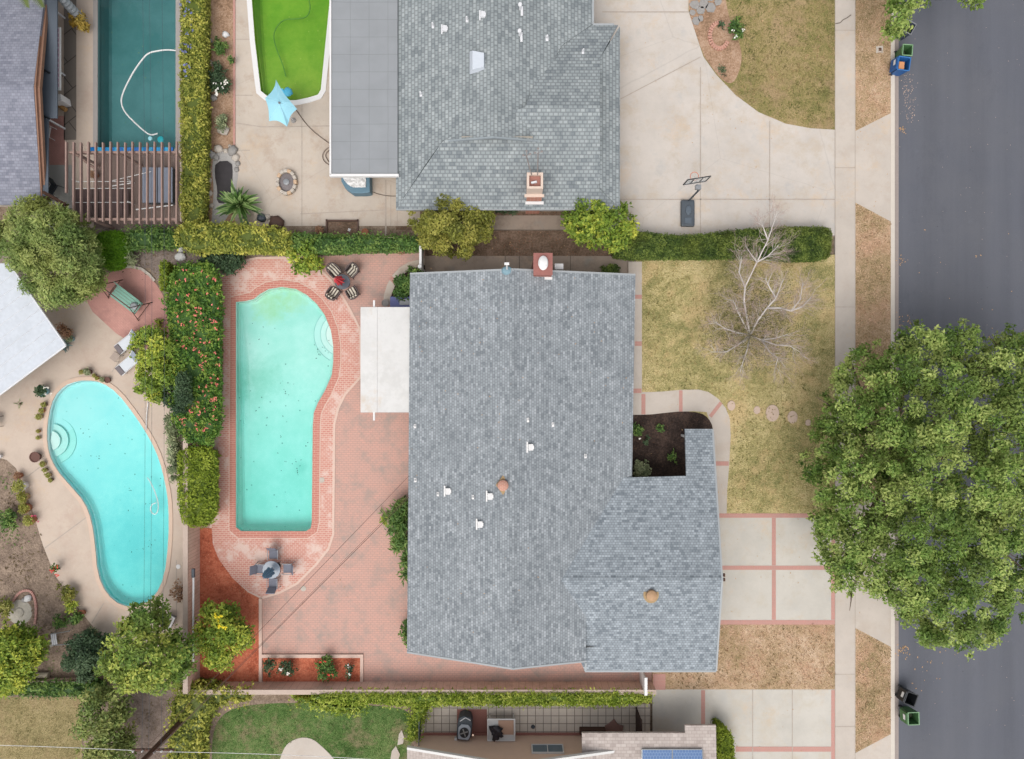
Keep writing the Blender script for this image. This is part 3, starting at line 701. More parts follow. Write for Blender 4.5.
# strip between the two houses
sheet('side_yard_soil', [(396, 200), (640, 200), (640, 262), (425, 262), (425, 230), (396, 230)], .006, M['dirt_side'])
sheet('side_walk', [[(425, 215.5), (625, 215.5), (625, 230), (425, 230)], [(425, 256), (642, 256), (642, 290), (425, 290)]], .02, M['conc_d'])
# north yard
sheet('north_pool_deck', [(235, -300), (420, -300), (420, 226), (235, 226)], .012, M['conc_n'], [poolD])
copD = offset_loop(poolD, 5); sheet('north_pool_coping', [p for p in copD], .05, M['white'], [poolD], thick=.04)
sheet('planting_strip', rect(204, -300, 235, 236), .014, M['dirt_n'])
sheet('planter_edging', rect(233.5, -300, 235.5, 150), .06, M['ribbon'], thick=.06)
sheet('dirt_plot', rect(327, 221, 358, 236), .02, M['dirt_side'])
# west yards
sheet('west_pool_deck', [(57, -300), (182, -300), (182, 230), (30, 230), (30, -300)], .012, M['conc_w'], [poolC])
sheet('grey_paving', rect(64, -300, 76.5, 140), .02, M['greytile'])
copC = [(93.5, -60), (93.5, 150), (98, 153), (177, 153), (181, 148), (181, -60)]
sheet('west_pool_coping', copC, .05, m_plain('grey_coping', ph(166, 160, 156), .06, 4), [poolC], thick=.04)
sheet('pink_paving', rect(46, 116, 65, 165), .02, M['rbrick'])
sheet('grey_slab', rect(46, 165, 72, 230), .018, m_plain('grey_slab', ph(176, 174, 168), .06, 3))
sheet('pergola_floor', rect(94, 153.5, 180, 228), .02, m_plain('brown_deck', ph(124, 106, 98), .1, 3))
deckB = [(0, 200), (0, 458), (7, 460), (16, 468), (24, 487), (33, 512), (43, 545), (55, 575), (72, 600), (88, 620), (112, 650), (187, 650), (187, 335), (130, 335), (82, 290), (60, 270)]
deckB2 = [(-200, 200)] + deckB[1:] ; deckB2[1:1] = [(-200, 458)]
sheet('kidney_pool_deck', deckB2, .014, M['conc_w'], [poolB])
cb = offset_loop(poolB, 4.0); sheet('kidney_pool_coping', cb, .05, m_plain('peach_coping', ph(214, 188, 168), .06, 5), [poolB], thick=.03)
sheet('round_brick_patio', smooth_loop([(81, 301), (96, 284), (108, 273), (124, 268), (141, 269), (154, 280), (165, 298), (170, 320), (172, 344), (160, 352), (128, 344)], 1), .022, M['rbrick'])
sheet('patio_edging', strips_along([(122, 267.2), (132, 266.8), (142, 269), (150, 275), (155, 281)], 2.6), .08, M['stone'], thick=.06)
sheet('west_garden_soil', [(-200, 459), (0, 459), (7, 460.5), (16, 468.5), (24, 487.5), (33, 512.5), (43, 545.5), (55, 575.5), (72, 600.5), (88, 620.5), (112, 650.5), (187, 650.5), (187, 690), (-200, 690)], .01, m_dirt('garden_soil', ph(136, 118, 104), ph(164, 144, 126), ph(120, 110, 80)))
sheet('soil_bed', [(60, 228), (204, 228), (204, 262), (190, 275), (170, 300), (150, 268), (100, 268), (60, 262)], .019, m_dirt('grey_soil', ph(132, 118, 110), ph(152, 138, 128), ph(120, 104, 86)))
sheet('dry_lawn', rect(-200, 697, 82, 1000), .01, M['lawn_w'])
sheet('garden_path', rect(126, 690, 172, 1000), .012, m_dirt('path_soil', ph(132, 116, 106), ph(150, 134, 124)))
sheet('south_soil', [(196, 700), (425, 700), (425, 1000), (196, 1000)], .006, M['dirt'])
sheet('south_lawn', smooth_loop([(212, 770), (212, 735), (220, 716), (240, 705), (300, 702), (390, 706), (412, 712), (412, 735), (404, 900), (212, 900)], 2), .012, M['lawn_g'])
sheet('concrete_pad', smooth_loop([(276, 775), (281, 755), (287, 743), (300, 737), (312, 738), (322, 746), (334, 758), (345, 775)], 2), .03, M['walk'], thick=.02)
sheet('tile_patio', [(424, 704), (650, 704), (650, 748), (583, 748), (583, 737), (420, 737)], .012, M['tile'])
sheet('red_brick_pad', rect(457, 709, 487, 735), .018, M['chimbrick'])
sheet('red_base_course', rect(420, 732.3, 584, 735), .05, M['chimbrick'], thick=.04)
# joints scored or filled between slabs
sheet('driveway_joint', [strip((620, 100), (700, 58), .8), rect(699.4, 68, 700.3, 262), rect(768.5, 122, 769.3, 229), rect(602, 12.6, 688, 13.6), rect(602, 199.5, 834, 200.4), rect(751.5, 689, 752.3, 1000), rect(791, 689, 791.8, 1000)], TL + .018, M['joint'])
sheet('sidewalk_joint', [rect(834, y, 854, y + .8) for y in (31, 168, 306.8, 435, 540, 673, 725)] + [rect(833.8, -60, 834.4, 1000), rect(853.7, -60, 854.3, 1000)], .142, M['joint'])
sheet('sidewalk_crack', strips_along([(834, 25), (839, 24), (842, 21), (846, 19), (850, 16)], .9), .143, M['crack'])
sheet('deck_joint', [rect(235, y, 253, y + .8) for y in (39, 95)] + [strip((235, 123), (262, 127), .9), strip((262, 127), (330, 126), .9), rect(301.6, 100, 302.4, 226), rect(385, 180, 386.6, 236), strip((300, 214), (385, 210), .7), rect(235, 150, 250, 150.7), rect(390.5, 185, 391.2, 226), rect(397, 190, 397.6, 226)], .02, M['joint'])
sheet('kidney_deck_joint', [strip((27, 477), (43, 465), 1.0), strip((45, 548), (87, 517), 1.0), strip((92, 623), (104, 603), 1.0), strip((112, 372), (119, 362), .8), rect(176.2, 560, 177, 622)], .021, M['joint'])
sheet('path_joint', [rect(519, 256, 519.8, 272), rect(570, 256, 570.7, 272), rect(505, 256, 505.6, 272), rect(480, 215.6, 480.7, 230), rect(425, 229.7, 625, 230.5)], .027, M['crack'])

# ------------------------------------------------------------------ houses
M['roofM'] = m_shingle('grey_shingles', ph(182, 187, 191), ph(156, 162, 166), ph(126, 132, 137), R_(90), .13, .17)
M['roofG'] = m_shingle('grey_shingles_crosswise', ph(182, 190, 196), ph(157, 165, 171), ph(122, 130, 137), 0, .13, .17)
M['roofN'] = m_shingle('scalloped_shingles', ph(180, 186, 186), ph(160, 167, 168), ph(130, 137, 140), R_(90), .19, .26, .5, True)
M['roofNs'] = m_shingle('scalloped_shingles_crosswise', ph(180, 186, 186), ph(159, 166, 167), ph(128, 135, 139), 0, .19, .26, .5, True)
M['roofW'] = m_shingle('lavender_shingles', ph(160, 161, 173), ph(144, 146, 158), ph(126, 128, 141), 0, .15, .24, .35)
M['roofS'] = m_shingle('beige_shingles', ph(212, 200, 192), ph(198, 185, 177), ph(176, 163, 156), 0, .17, .3, .3)
M['roofSv'] = m_shingle('beige_shingles_upright', ph(212, 200, 192), ph(198, 185, 177), ph(176, 163, 156), R_(90), .17, .3, .3)
M['fascia'] = m_plain('pale_fascia', ph(166, 170, 172), .05, 4, .6)
M['fasciaN'] = m_plain('white_fascia', ph(224, 222, 218), .04, 4, .6)
M['browntrim'] = m_plain('brown_trim', ph(148, 112, 92), .15, 5, .8)
def roof_slab(pts, f, th=.14):
    return [Rf(p[0], p[1], f) if len(p) == 2 else W(*p) for p in pts]
def windows(house, items, frame=None):
    """items: (x, y, z, width, height, facing angle) in metres, on the wall's outer face"""
    for (x, y, z, w, h_, a) in items:
        fm = MB(); n = Vector((math.sin(a), math.cos(a), 0)); c = Vector((x, y, z)) + n * .02; u = Vector((n.y, -n.x, 0))
        rz = math.atan2(u.y, u.x)
        for s_ in (-1, 1):
            fm.box(c + u * s_ * (w / 2), (.07, .08, h_ + .07), rz); fm.box(c + Vector((0, 0, s_ * h_ / 2)), (w - .07, .08, .07), rz)
        fm.box(c, (.04, .06, h_ - .07), rz)
        o = fm.build('window', frame or M['white'], house)
        MB().box(c - n * .005, (w - .06, .03, h_ - .06), rz).build('pane', M['glass'], o)
def walls(house, pts, h_, mat, z0=0, name='wall'):
    mb = MB(); n = len(pts)
    mb.add([(x, y, z0) for x, y in pts] + [(x, y, h_) for x, y in pts], [(i, (i + 1) % n, n + (i + 1) % n, n + i) for i in range(n)])
    return mb.build(name, mat, house)
def vent(house, px, py, f, kind=0, k=1.0, mat=None):
    """small roof vents: flashing plate, pipe or hood"""
    p = Rf(px, py, f); mb = MB(); m = mat or M['white']
    if kind == 0:      # hood with flange
        mb.box(p + Vector((-.13 * k, 0, .03)), (.09 * k, .62 * k, .05)); mb.box(p + Vector((.06 * k, 0, .1)), (.26 * k, .36 * k, .16), 0, 0, .25)
        mb.box(p + Vector((.2 * k, 0, .1)), (.1 * k, .2 * k, .12))
    elif kind == 1:    # pipe with collar
        mb.box(p + Vector((0, 0, .02)), (.16 * k, .3 * k, .04)); mb.lathe(p, [(.05 * k, 0), (.05 * k, .35), (.045 * k, .36)], 10)
    elif kind == 2:    # tall pipe vent with cap
        mb.box(p + Vector((.1, -.1, .03)), (.14 * k, .55 * k, .05)); mb.lathe(p, [(.06 * k, 0), (.06 * k, .45), (.13 * k, .47), (.11 * k, .56)], 12)
    mb.build('roof_vent', m, house, bevel=.008)
xr = W(513, 0, 4.25).x; yr = W(0, 580, 3.5).y
fM = lambda x, y: 4.25 - .29 * abs(x - xr)
fG = lambda x, y: 3.5 - .19 * abs(y - yr)
hs = thing('house', 'large house with grey shingle roof in the middle, beside the turquoise pool', 'house', W(500, 470, 0))
mb = MB()
mb.slab(roof_slab([(410, 274), (513, 269.6), (513, 668.5), (407, 652)], fM), .16)
mb.slab(roof_slab([(513, 269.6), (635.5, 275), (632, 478), (600, 520), (586, 600), (586, 661), (513, 668.5)], fM), .16)
rf = mb.build('roof', M['roofM'], hs)
mb = MB(); P_ = lambda *a: Rf(*a)
mb.slab(roof_slab([(545, 580), (722, 580), (712.5, 429), (685, 429), (686.5, 476), (632, 477.5), (600, 478)], fG), .16)
mb.slab(roof_slab([(545, 580), (545, 640), (570, 640), (585, 671), (716, 671), (722, 580)], fG), .16)
# main roof's lower edge runs over to the garage roof
mb.build('garage_roof', M['roofG'], hs)
mb = MB()
def edge_trim(a, b, f, th=.2, w=.05, drop=.02, mat=None):
    A, B = Rf(*a, f), Rf(*b, f); t = (B - A).normalized(); n = Vector((t.y, -t.x, 0)) * w
    A = A + Vector((0, 0, drop)); B = B + Vector((0, 0, drop)); dz = Vector((0, 0, -th))
    mb.add([A - n, A + n, B + n, B - n, A - n + dz, A + n + dz, B + n + dz, B - n + dz], [(0, 1, 2, 3), (7, 6, 5, 4), (0, 4, 5, 1), (1, 5, 6, 2), (2, 6, 7, 3), (3, 7, 4, 0)])
for a, b in (((407, 652.2), (513, 668.8)), ((513, 668.8), (586, 661.2)), ((410, 273.7), (513, 269.3)), ((513, 269.3), (635.5, 274.7))): edge_trim(a, b, fM)
mb.build('fascia', M['fascia'], hs); mb = MB()
for a, b in (((716.2, 671), (722.2, 580)), ((722.2, 580), (712.7, 429))): edge_trim(a, b, fG)
mb.build('fascia', M['fascia'], hs); mb = MB()
edge_trim((586, 663), (585, 671), fG); mb.build('fascia', M['fascia'], hs); mb = MB(); edge_trim((585, 671.2), (716, 671.2), fG)
mb.build('fascia', M['fascia'], hs)
rcm = m_plain('ridge_shingles', ph(146, 153, 161), .25, 9, .9)
mb = MB()
for a, b in (((515, 269.6), (515, 668.5)),):
    A, B = Rf(513, 269.8, fM), Rf(513, 668.3, fM)
    n = int((B - A).length / .24)
    for i in range(n):
        c = A.lerp(B, (i + .5) / n); mb.box(c + Vector((-.06, 0, .002)), (.13, .236, .014), 0, R_(2), -R_(16)); mb.box(c + Vector((.06, 0, .002)), (.13, .236, .014), 0, R_(2), R_(16))
mb.build('ridge_cap', M['roofM'], hs); mb = MB()
for A, B in ((Rf(563, 580, fG), Rf(721.5, 580, fG)),):
    n = int((B - A).length / .24)
    for i in range(n):
        c = A.lerp(B, (i + .5) / n); mb.box(c + Vector((0, -.075, .004)), (.236, .17, .02), 0, R_(10), R_(-2)); mb.box(c + Vector((0, .075, .004)), (.236, .17, .02), 0, -R_(10), R_(-2))
mb.build('ridge_cap', M['roofG'], hs)
# chimney-like caps, vents
for a in ((415, 426, 1), (415.5, 480, 1), (438, 494, 1), (447, 491, 0), (473, 497, 1), (489, 496, 0), (479, 524, 0), (528, 420, 1), (529.5, 447, 0), (553, 424.5, 1), (585.5, 456, 1)):
    vent(hs, a[0], a[1], fM, a[2], .95 if a[2] == 0 else .8)
def turbine(px, py, f, mat, nm, diamond=True):
    p = Rf(px, py, f); b = MB()
    if diamond: b.prism([(p.x, p.y + .52), (p.x - .38, p.y), (p.x, p.y - .52), (p.x + .38, p.y)], p.z - .15, p.z + .03)
    else: b.lathe(p, [(.42, -.12), (.42, .03)], 20, 1, 1.1)
    base = b.build(nm, M['pottan'], hs)
    MB().lathe(p + Vector((0, 0, .03)), [(.27, 0), (.3, .08), (.28, .22), (.16, .31), (.03, .33)], 20).build('cowl', mat, base, smooth=True)
turbine(503, 485, fM, M['chimpink'], 'roof_turbine'); turbine(651, 594.5, fG, m_plain('tan_cowl', ph(186, 150, 116), .1, 8), 'roof_turbine', False)
# chimney at the north gable
c = W(543, 264, 4.6); c.z = 0
b = MB(); b.box(c + Vector((0, 0, 2.25)), (.95, 1.1, 4.5)); ch = b.build('chimney', M['chimbrick'], hs, bevel=.01)
MB().box(c + Vector((0, 0, 4.56)), (1.0, 1.15, .12)).build('chimney_cap', m_plain('brick_cap', ph(158, 104, 96), .12, 6), ch)
MB().lathe(c + Vector((0, .02, 4.62)), [(.24, 0), (.26, .2), (.2, .28), (.02, .32)], 22, 1, 1.45).build('chimney_pot', M['white'], ch, smooth=True)
MB().box(c + Vector((.06, -.62, 3.72)), (.95, .14, .08)).build('flashing', M['white'], hs)
p = W(559, 266.5, 2.9); MB().box(p + Vector((0, 0, -.45)), (.48, .32, .9)).build('wall_box', M['white'], hs, bevel=.01)
p = Rf(507, 271.5, fM); p2 = W(507, 259, 5.0)
b = MB(); q = Vector((p.x, p.y, 0)); b.rod([p + Vector((0, .1, -.5)), p + Vector((0, .12, 1.6))], .045, 8); b.box(p + Vector((0, .14, 1.6)), (.24, .12, .12)); b.build('mast_pipe', M['white'], hs)
MB().lathe(p + Vector((0, .05, -.02)), [(.3, 0), (.24, .1), (.08, .18)], 16, 1, .8).build('pipe_flashing', m_plain('teal_flashing', ph(128, 158, 170), .1, 5), hs)
# walls, doors, windows of the main house
x0, x1 = W(410, 0, 2.5).x + .55, W(635, 0, 2.3).x - .55; y0, y1 = W(0, 274, 2.5).y - .45, W(0, 652, 2.5).y + .4
gx = W(716, 0, 2.6).x - .5; gy0 = W(0, 477, 2.4).y - .35; gy1 = W(0, 671, 2.6).y + .35
walls(hs, [(x0, y0), (x1, y0), (x1, gy0), (gx, gy0), (gx, gy1), (W(590, 0, 2.6).x, gy1), (W(590, 0, 2.6).x, y1), (x0, y1)], 2.25, M['stucco_w'])
for s_, yy in ((1, y0 - .0), (-1, y1 + .0)):
    MB().add([(x0, yy, 2.25), (x1, yy, 2.25), (x1, yy, fM(x1, 0) - .17), (xr, yy, 4.06), (x0, yy, fM(x0, 0) - .17)], [(0, 1, 2, 3, 4)]).build('gable_wall', M['stucco_w'], hs)
windows(hs, [(x0 + .0, y0 - 9.5, 1.4, 1.8, 1.1, R_(-90)), (x0, y1 + 5, 1.3, 1.6, 1.1, R_(-90)), (x0, y1 + 1.8, 1.4, 1.2, 1, R_(-90)), (x1, y0 - 3, 1.4, 2, 1.2, R_(90)), (x1, y0 - 7, 1.4, 1.6, 1.2, R_(90)), (-3, y1, 1.4, 1.4, 1, R_(180)), (-3.4, y0, 1.5, 1.2, .9, 0)])
gd = MB()
for i in range(4): gd.box((gx + .03, (gy0 + gy1) / 2 - 1.2, .3 + i * .52), (.06, 4.8, .5))
gd.build('garage_door', M['white'], hs, bevel=.02)
MB().box((x1 + .03, gy0 + .8, 1.05), (.06, .95, 2.1)).build('door', M['dwood'], hs, bevel=.01)
# porch post carrying the short north-east roof end and its beam
b = MB(); q = W(700, 436, 1.9); 
for xx in (W(690, 0, 2).x, W(708, 0, 2).x): b.box((xx, q.y - .1, .93), (.12, .12, 1.86))
b.build('porch_post', M['white'], hs)
# meter / lamp fixtures seen past the eaves
for yy in (575, 579.5): MB().box(W(724, yy, 2.4), (.1, .16, .14)).build('wall_lamp', M['dwood'], hs)
# white patio cover standing against the house
pc = M['white']; b = MB(); z = 2.45
A = W(360.5, 307, z); B = W(409.5, 412.5, z + .1)
xs = [A.x, A.x + (B.x - A.x) * .34, B.x]
for i in range(2): b.box(((xs[i] + xs[i + 1]) / 2, (A.y + B.y) / 2, z - .04), (xs[i + 1] - xs[i] - .006, abs(A.y - B.y), .08))
cv = b.build('patio_cover', m_concrete('cover_panel', ph(222, 220, 217), ph(208, 206, 202), ph(214, 210, 202), False), hs, bevel=.008)
b = MB()
for yy in (A.y - .06, B.y + .06): b.box(((A.x + B.x) / 2, yy, z - .16), (B.x - A.x, .06, .2))
b.box((A.x + .04, (A.y + B.y) / 2, z - .15), (.1, abs(A.y - B.y) - .2, .2)); 
for yy in (A.y + .13, B.y - .2): b.box((W(373.7, 0, z).x, yy, z - .12), (.1, .5, .1))
b.build('cover_beam', M['white'], cv)
for yy in (A.y - .5, (A.y + B.y) / 2, B.y + .5):
    MB().box((A.x + .3, yy, 1.12), (.1, .1, 2.25)).build('cover_post', M['white'], cv)

# north house
xn = W(493, 0, 4.2).x; yn = W(0, 107, 3.9).y
f1 = lambda x, y: 4.2 - .3 * abs(x - xn); f2 = lambda x, y: 3.9 - .25 * abs(y - yn)
xe = W(600, 0, 3.1).x; f3 = lambda x, y: 3.05 - .36 * (x - xe)
hn = thing('house', 'house with scalloped shingles and a flat grey roof wing next to the green pool', 'house', W(500, 60, 0))
mb = MB(); mb.slab(roof_slab([(396, -70), (493, -70), (493, 136.5), (443, 140.5), (428, 161), (396, 209)], f1), .16)
mb.slab(roof_slab([(493, -70), (593, -70), (593, 24), (562, 45), (535, 95), (541, 140.5), (493, 136.5)], f1), .16); mb.build('roof', M['roofN'], hn)
mb = MB(); mb.slab(roof_slab([(396, 209), (442, 142), (480, 120), (525, 107), (600, 107), (600, 187), (620, 209)], f2), .16)
mb.slab(roof_slab([(525, 107), (540, 70), (562, 45), (593, 24.5), (618, 25), (600, 58), (600, 107)], f2), .16); mb.build('wing_roof', M['roofNs'], hn)
mb = MB(); mb.slab(roof_slab([(600, 58), (600, 188), (620, 209), (620, 26)], f3), .16); mb.build('hip_roof', M['roofN'], hn)
g_ = [Rf(600, y, f2) for y in (58, 107, 187)]; lo = [Vector((g_[2].x - .03, g_[2].y, 2.5)), Vector((g_[0].x - .03, g_[0].y, 2.5))]
MB().slab([v + Vector((-.03, 0, -.02)) for v in g_] + lo, .01).build('east_gable', M['stucco_w'], hn)
mb = MB()
edge_trim((444, 141), (493, 137), f1, .16, .04, .015); edge_trim((493, 137), (540, 141), f1, .16, .04, .015)
mb.build('gable_fascia', m_plain('grey_verge', ph(150, 158, 162), .1, 6), hn)
mb = MB()
for a, b_ in (((396, 209.3), (620, 209.3)),): edge_trim(a, b_, f2, .16, .03, -.02)
mb.build('fascia', M['fascia'], hn); mb = MB(); edge_trim((593, 0), (593, 24.5), f1, .16, .05, .03); edge_trim((593, 24.5), (614, 24.5), f2, .16, .05, .03)
mb.build('fascia', M['fascia'], hn)
for a in ((421, 94.5, 1), (433, 26, 1), (444, 29.5, 0), (467, 20, 1), (482, 15.5, 0)): vent(hn, a[0], a[1], f1, a[2], .85, M['wmetal'])
for a in ((520, 9.5), (519.5, 35.5)): vent(hn, a[0], a[1], f1, 2, .9, M['wmetal'])
vent(hn, 547, 38.5, f1, 1, 1, M['wmetal']); vent(hn, 583, 52, f2, 1, .8, M['wmetal'])
p = Rf(477, 62.5, f1); b = MB(); b.add([p + Vector((x, y, z)) for x, y, z in ((-.4, -.62, -.05), (-.4, .6, -.05), (-.22, .5, .3), (-.22, -.5, .3), (.38, .36, .34), (.38, -.36, .34), (.42, .42, .05), (.42, -.42, .05))], [(0, 1, 2, 3), (3, 2, 4, 5), (5, 4, 6, 7), (1, 6, 4, 2), (0, 3, 5, 7), (0, 7, 6, 1)]); b.build('skylight_hood', m_plain('pale_hood', ph(206, 212, 220), .05, 4, .5), hn, bevel=.01)
# pink chimney with its clay pots and the two thin antenna masts
c = W(534.5, 187, 3.9); c.z = 0
b = MB(); b.box(c + Vector((0, .1, 1.85)), (.82, 1.2, 3.7)); ch = b.build('chimney', M['chimpink'], hn, bevel=.01)
c2 = W(535, 180.5, 4.8); c2.z = 0
b = MB(); 
for sx, sy, wx, wy in ((-.36, 0, .12, .84), (.36, 0, .12, .84), (0, .36, .6, .12), (0, -.36, .6, .12)): b.box(c2 + Vector((sx, sy, 4.25)), (wx, wy, 1.1))
b.box(c2 + Vector((0, -.5, 3.68)), (1.05, .16, .08))
b.build('chimney_rim', m_plain('cream_rim', ph(222, 200, 184), .06, 5), ch)
MB().box(c2 + Vector((0, 0, 4.3)), (.58, .58, .5)).build('chimney_flue', M['flue'], ch)
b = MB(); b.box(c2 + Vector((-.05, -.05, 4.62)), (.3, .1, .12), .2); b.build('flue_cap', M['wmetal'], ch)
MB().box(W(534.5, 206, 2.9) + Vector((0, .16, 0)), (1.0, .16, .12)).build('chimney_shoulder', M['white'], ch)
for i, (bx, tx, ty) in enumerate(((531.5, 526.5, 156), (537.5, 538, 153.5))):
    A = W(bx, 175, 4.75); Bq = W(tx, ty, 6.7); b = MB(); b.rod([A, Bq], .03, 6)
    for dx, dy in ((-.12, .0), (.14, .05), (0, .16)): b.rod([Bq, Bq + Vector((dx, dy, .1))], .015, 5); b.ball(Bq + Vector((dx * 1.3, dy * 1.3, .12)), .06, 1)
    b.build('antenna', M['brown'] if i == 5 else m_plain('antenna_metal', ph(150, 140, 136), .1, 5), hn)
x0, x1 = W(396, 0, 2.6).x + .5, W(620, 0, 2.7).x - .5; y1 = W(0, 209, 2.6).y + .5; y0 = W(0, -60, 2.6).y
walls(hn, [(x0, y0), (W(593, 0, 2.6).x - .4, y0), (W(593, 0, 2.6).x - .4, W(0, 25, 2.6).y - .4), (x1, W(0, 25, 2.6).y - .4), (x1, y1), (x0, y1)], 2.4, M['stucco_w'])
walls(hn, [(x0 + 3.2, W(0, 141, 3.5).y + .12), (x0 + 7, W(0, 141, 3.5).y + .12)], 3.9, M['stucco_w'], 3.0, 'gable_wall')
windows(hn, [(-3, y1, 1.4, 1.4, 1, R_(180)), (3, y1, 1.4, 1.2, 1, R_(180)), (x0, y1 + 2, 1.4, 1.4, 1.2, R_(-90))])
# flat wing with its seamed membrane
z = 2.75
b = MB(); A = W(331, -70, z); B = W(397.5, 175, z); b.box(((A.x + B.x) / 2, (A.y + B.y) / 2, z - .1), (B.x - A.x, A.y - B.y, .2))
def m_membrane():
    t = NT('grey_membrane', .8, .3); c = ph(150, 153, 156)
    o = t.ramp(t.noise(.7, 5), [(.3, sc(c, .93)), (.7, sc(c, 1.05))]); 
    v = t.map(t.mix(.06, t.pos, t.noise(.9, 3)), loc=(.55, .3, 0))
    bk = t.brick(v, .97, .9, g1(0), g1(0), g1(1), .012, 0, .3)
    o = t.mix(t.ramp(bk.outputs['Fac'], [(0, g1(0)), (1, g1(.5))]), o, sc(c, .45)); t.bump(bk.outputs['Fac'], -.3, .02); return t.done(o)
fw = b.build('flat_roof', m_membrane(), hn)
b = MB(); b.box((A.x - .02, (A.y + B.y) / 2, z - .06), (.1, A.y - B.y, .26)); b.box(((A.x + B.x) / 2, B.y - .02, z - .06), (B.x - A.x + .15, .14, .26)); b.build('gutter', M['white'], fw, bevel=.01)
walls(hn, [(A.x + .9, A.y), (A.x + .9, B.y + .7), (x0 + .1, B.y + .7)], z - .2, M['stucco_w'], name='wing_wall')

# north-west house
yw = W(0, 86, 3.5).y; fW = lambda x, y: 3.5 - .2 * abs(y - yw)
hw = thing('house', 'house with lavender-grey shingle roof and brown eave trim beside the dark pool', 'house', W(10, 90, 0))
mb = MB(); mb.slab(roof_slab([(-90, 86), (33.5, 86), (41, 204.5), (-90, 204.5)], fW), .15); mb.slab(roof_slab([(-90, 86), (-90, -50), (48, -50), (44, 0), (33.5, 86)], fW), .15)
mb.build('roof', M['roofW'], hw)
mb = MB(); edge_trim((46, -30), (36, 86), fW, .2, .1, -.16); edge_trim((36, 86), (42.5, 204), fW, .2, .09, -.16)
edge_trim((44.6, -30), (34.6, 86), fW, .14, .04, -.02); edge_trim((34.6, 86), (41.6, 204), fW, .14, .04, -.02)
mb.build('eave_trim', M['browntrim'], hw)
b = MB(); 
for (a, c_) in (((36, -40), (57, 118)), ((36, 118.6), (48, 196))):
    P1, P2 = W(a[0], a[1], 2.35), W(c_[0], c_[1], 2.35); b.box(((P1.x + P2.x) / 2, (P1.y + P2.y) / 2, 2.3), (P2.x - P1.x, P1.y - P2.y, .08))
aw = b.build('awning', m_plain('slate_awning', ph(92, 100, 110), .05, 3, .7), hw, bevel=.01)
for yy in (70, 116): MB().box(W(44, yy, 2.37) + Vector((0, 0, .01)), (.75, .1, .05), -.5).build('awning_strut', M['black'], aw)
b = MB(); P1, P2 = W(56.4, 27, 2.0), W(60.3, 90, 2.0); b.box(((P1.x + P2.x) / 2, (P1.y + P2.y) / 2, 1.95), (P2.x - P1.x, P1.y - P2.y, .06)); bl = b.build('awning_valance', M['white'], aw)
mg = m_plain('magenta_print', ph(170, 90, 130), .2, 5)
for i in range(12): MB().box(W(57, 30 + i * 5, 2.02), (.14, .17, .05)).build('valance_print', mg, aw)
for yy in (0, 60, 116): MB().box(W(42, yy, 2.0).xy.to_3d() + Vector((0, 0, .98)), (.09, .09, 1.96)).build('awning_post', M['wmetal'], aw)
walls(hw, [(W(-90, 0, 2).x, W(0, -50, 2).y), (W(20, 0, 2).x, W(0, -50, 2).y), (W(20, 0, 2).x, W(0, 198, 2).y), (W(-90, 0, 2).x, W(0, 198, 2).y)], 2.3, M['stucco_w'])
windows(hw, [(W(20, 0, 2).x, W(0, 60, 2).y, 1.2, 1.8, 1.6, R_(90)), (W(20, 0, 2).x, W(0, 150, 2).y, 1.2, 1.8, 1.6, R_(90)), (W(10, 0, 2).x, W(0, 198, 2).y, 1.2, 1.4, 1, R_(180))])

# south house
hS = thing('house', 'house with beige-pink tile roof, tan wall with a window, and solar panels', 'house', W(560, 770, 0))
xs_ = W(512, 0, 4.1).x; fS = lambda x, y: 4.1 - .26 * abs(x - xs_)
mb = MB(); mb.slab(roof_slab([(407, 748.5), (512, 766), (512, 950), (407, 950)], fS), .16)
mb.slab(roof_slab([(512, 766), (616, 751.5), (616, 950), (512, 950)], fS), .16); mb.build('roof', M['roofSv'], hS)
mb = MB(); edge_trim((407, 748.3), (512, 765.8), fS, .22, .07, .03); edge_trim((512, 765.8), (616, 751.3), fS, .22, .07, .03); mb.build('fascia', M['fasciaN'], hS)
yg = W(0, 733, 2.55).y; fg = lambda x, y: 2.55 + .12 * (yg - y)
mb = MB(); mb.slab(roof_slab([(582, 733), (685, 733), (685, 725.5), (716, 725.5), (719, 950), (582, 950)], fg), .16); mb.build('garage_roof', M['roofS'], hS)
b = MB(); sp = [Rf(x, y, lambda x_, y_: fg(x_, y_) + .1) for x, y in ((642, 749.5), (702.5, 749.5), (704, 800), (642, 800))]
b.slab(sp, .05); so = b.build('solar_panel', M['solar'], hS)
b = MB()
for i, j in ((0, 1), (1, 2), (2, 3), (3, 0)): b.rod([sp[i], sp[j]], .03, 5)
b.rod([(sp[0] + sp[1]) / 2, (sp[2] + sp[3]) / 2], .035, 5); b.build('panel_frame', M['steel'], so)
wy = W(0, 735, 0).y
walls(hS, [(W(421, 0).x, wy), (W(583, 0).x, wy), (W(583, 0).x, W(0, 746).y), (W(716, 0, 2.4).x - .3, W(0, 746).y), (W(716, 0, 2.4).x - .3, W(0, 940).y), (W(421, 0).x, W(0, 940).y)], 2.45, M['stucco'])
MB().add([(W(421, 0).x, wy, 2.45), (W(583, 0).x, wy, 2.45), (W(583, 0).x, wy, 2.95), (xs_, wy, 3.9), (W(421, 0).x, wy, 2.7)], [(0, 1, 2, 3, 4)]).build('gable_wall', M['stucco'], hS)
cxw = W(547.5, 0, 1.55).x; windows(hS, [(cxw, wy + .03, 1.62, 1.75, .85, 0)])
b = MB(); b.rod([W(473, 736, .4) + Vector((0, .03, 0)), W(473, 736, 2.4) + Vector((0, .05, 0))], .05, 8); b.build('downpipe', M['stucco'], hS)
b = MB(); b.box(W(456, 0, .5).xy.to_3d() * 0 + Vector((W(456, 0, .5).x, wy + .08, .55)), (.16, .14, .22)); b.build('tap_box', M['white'], hS, bevel=.01)

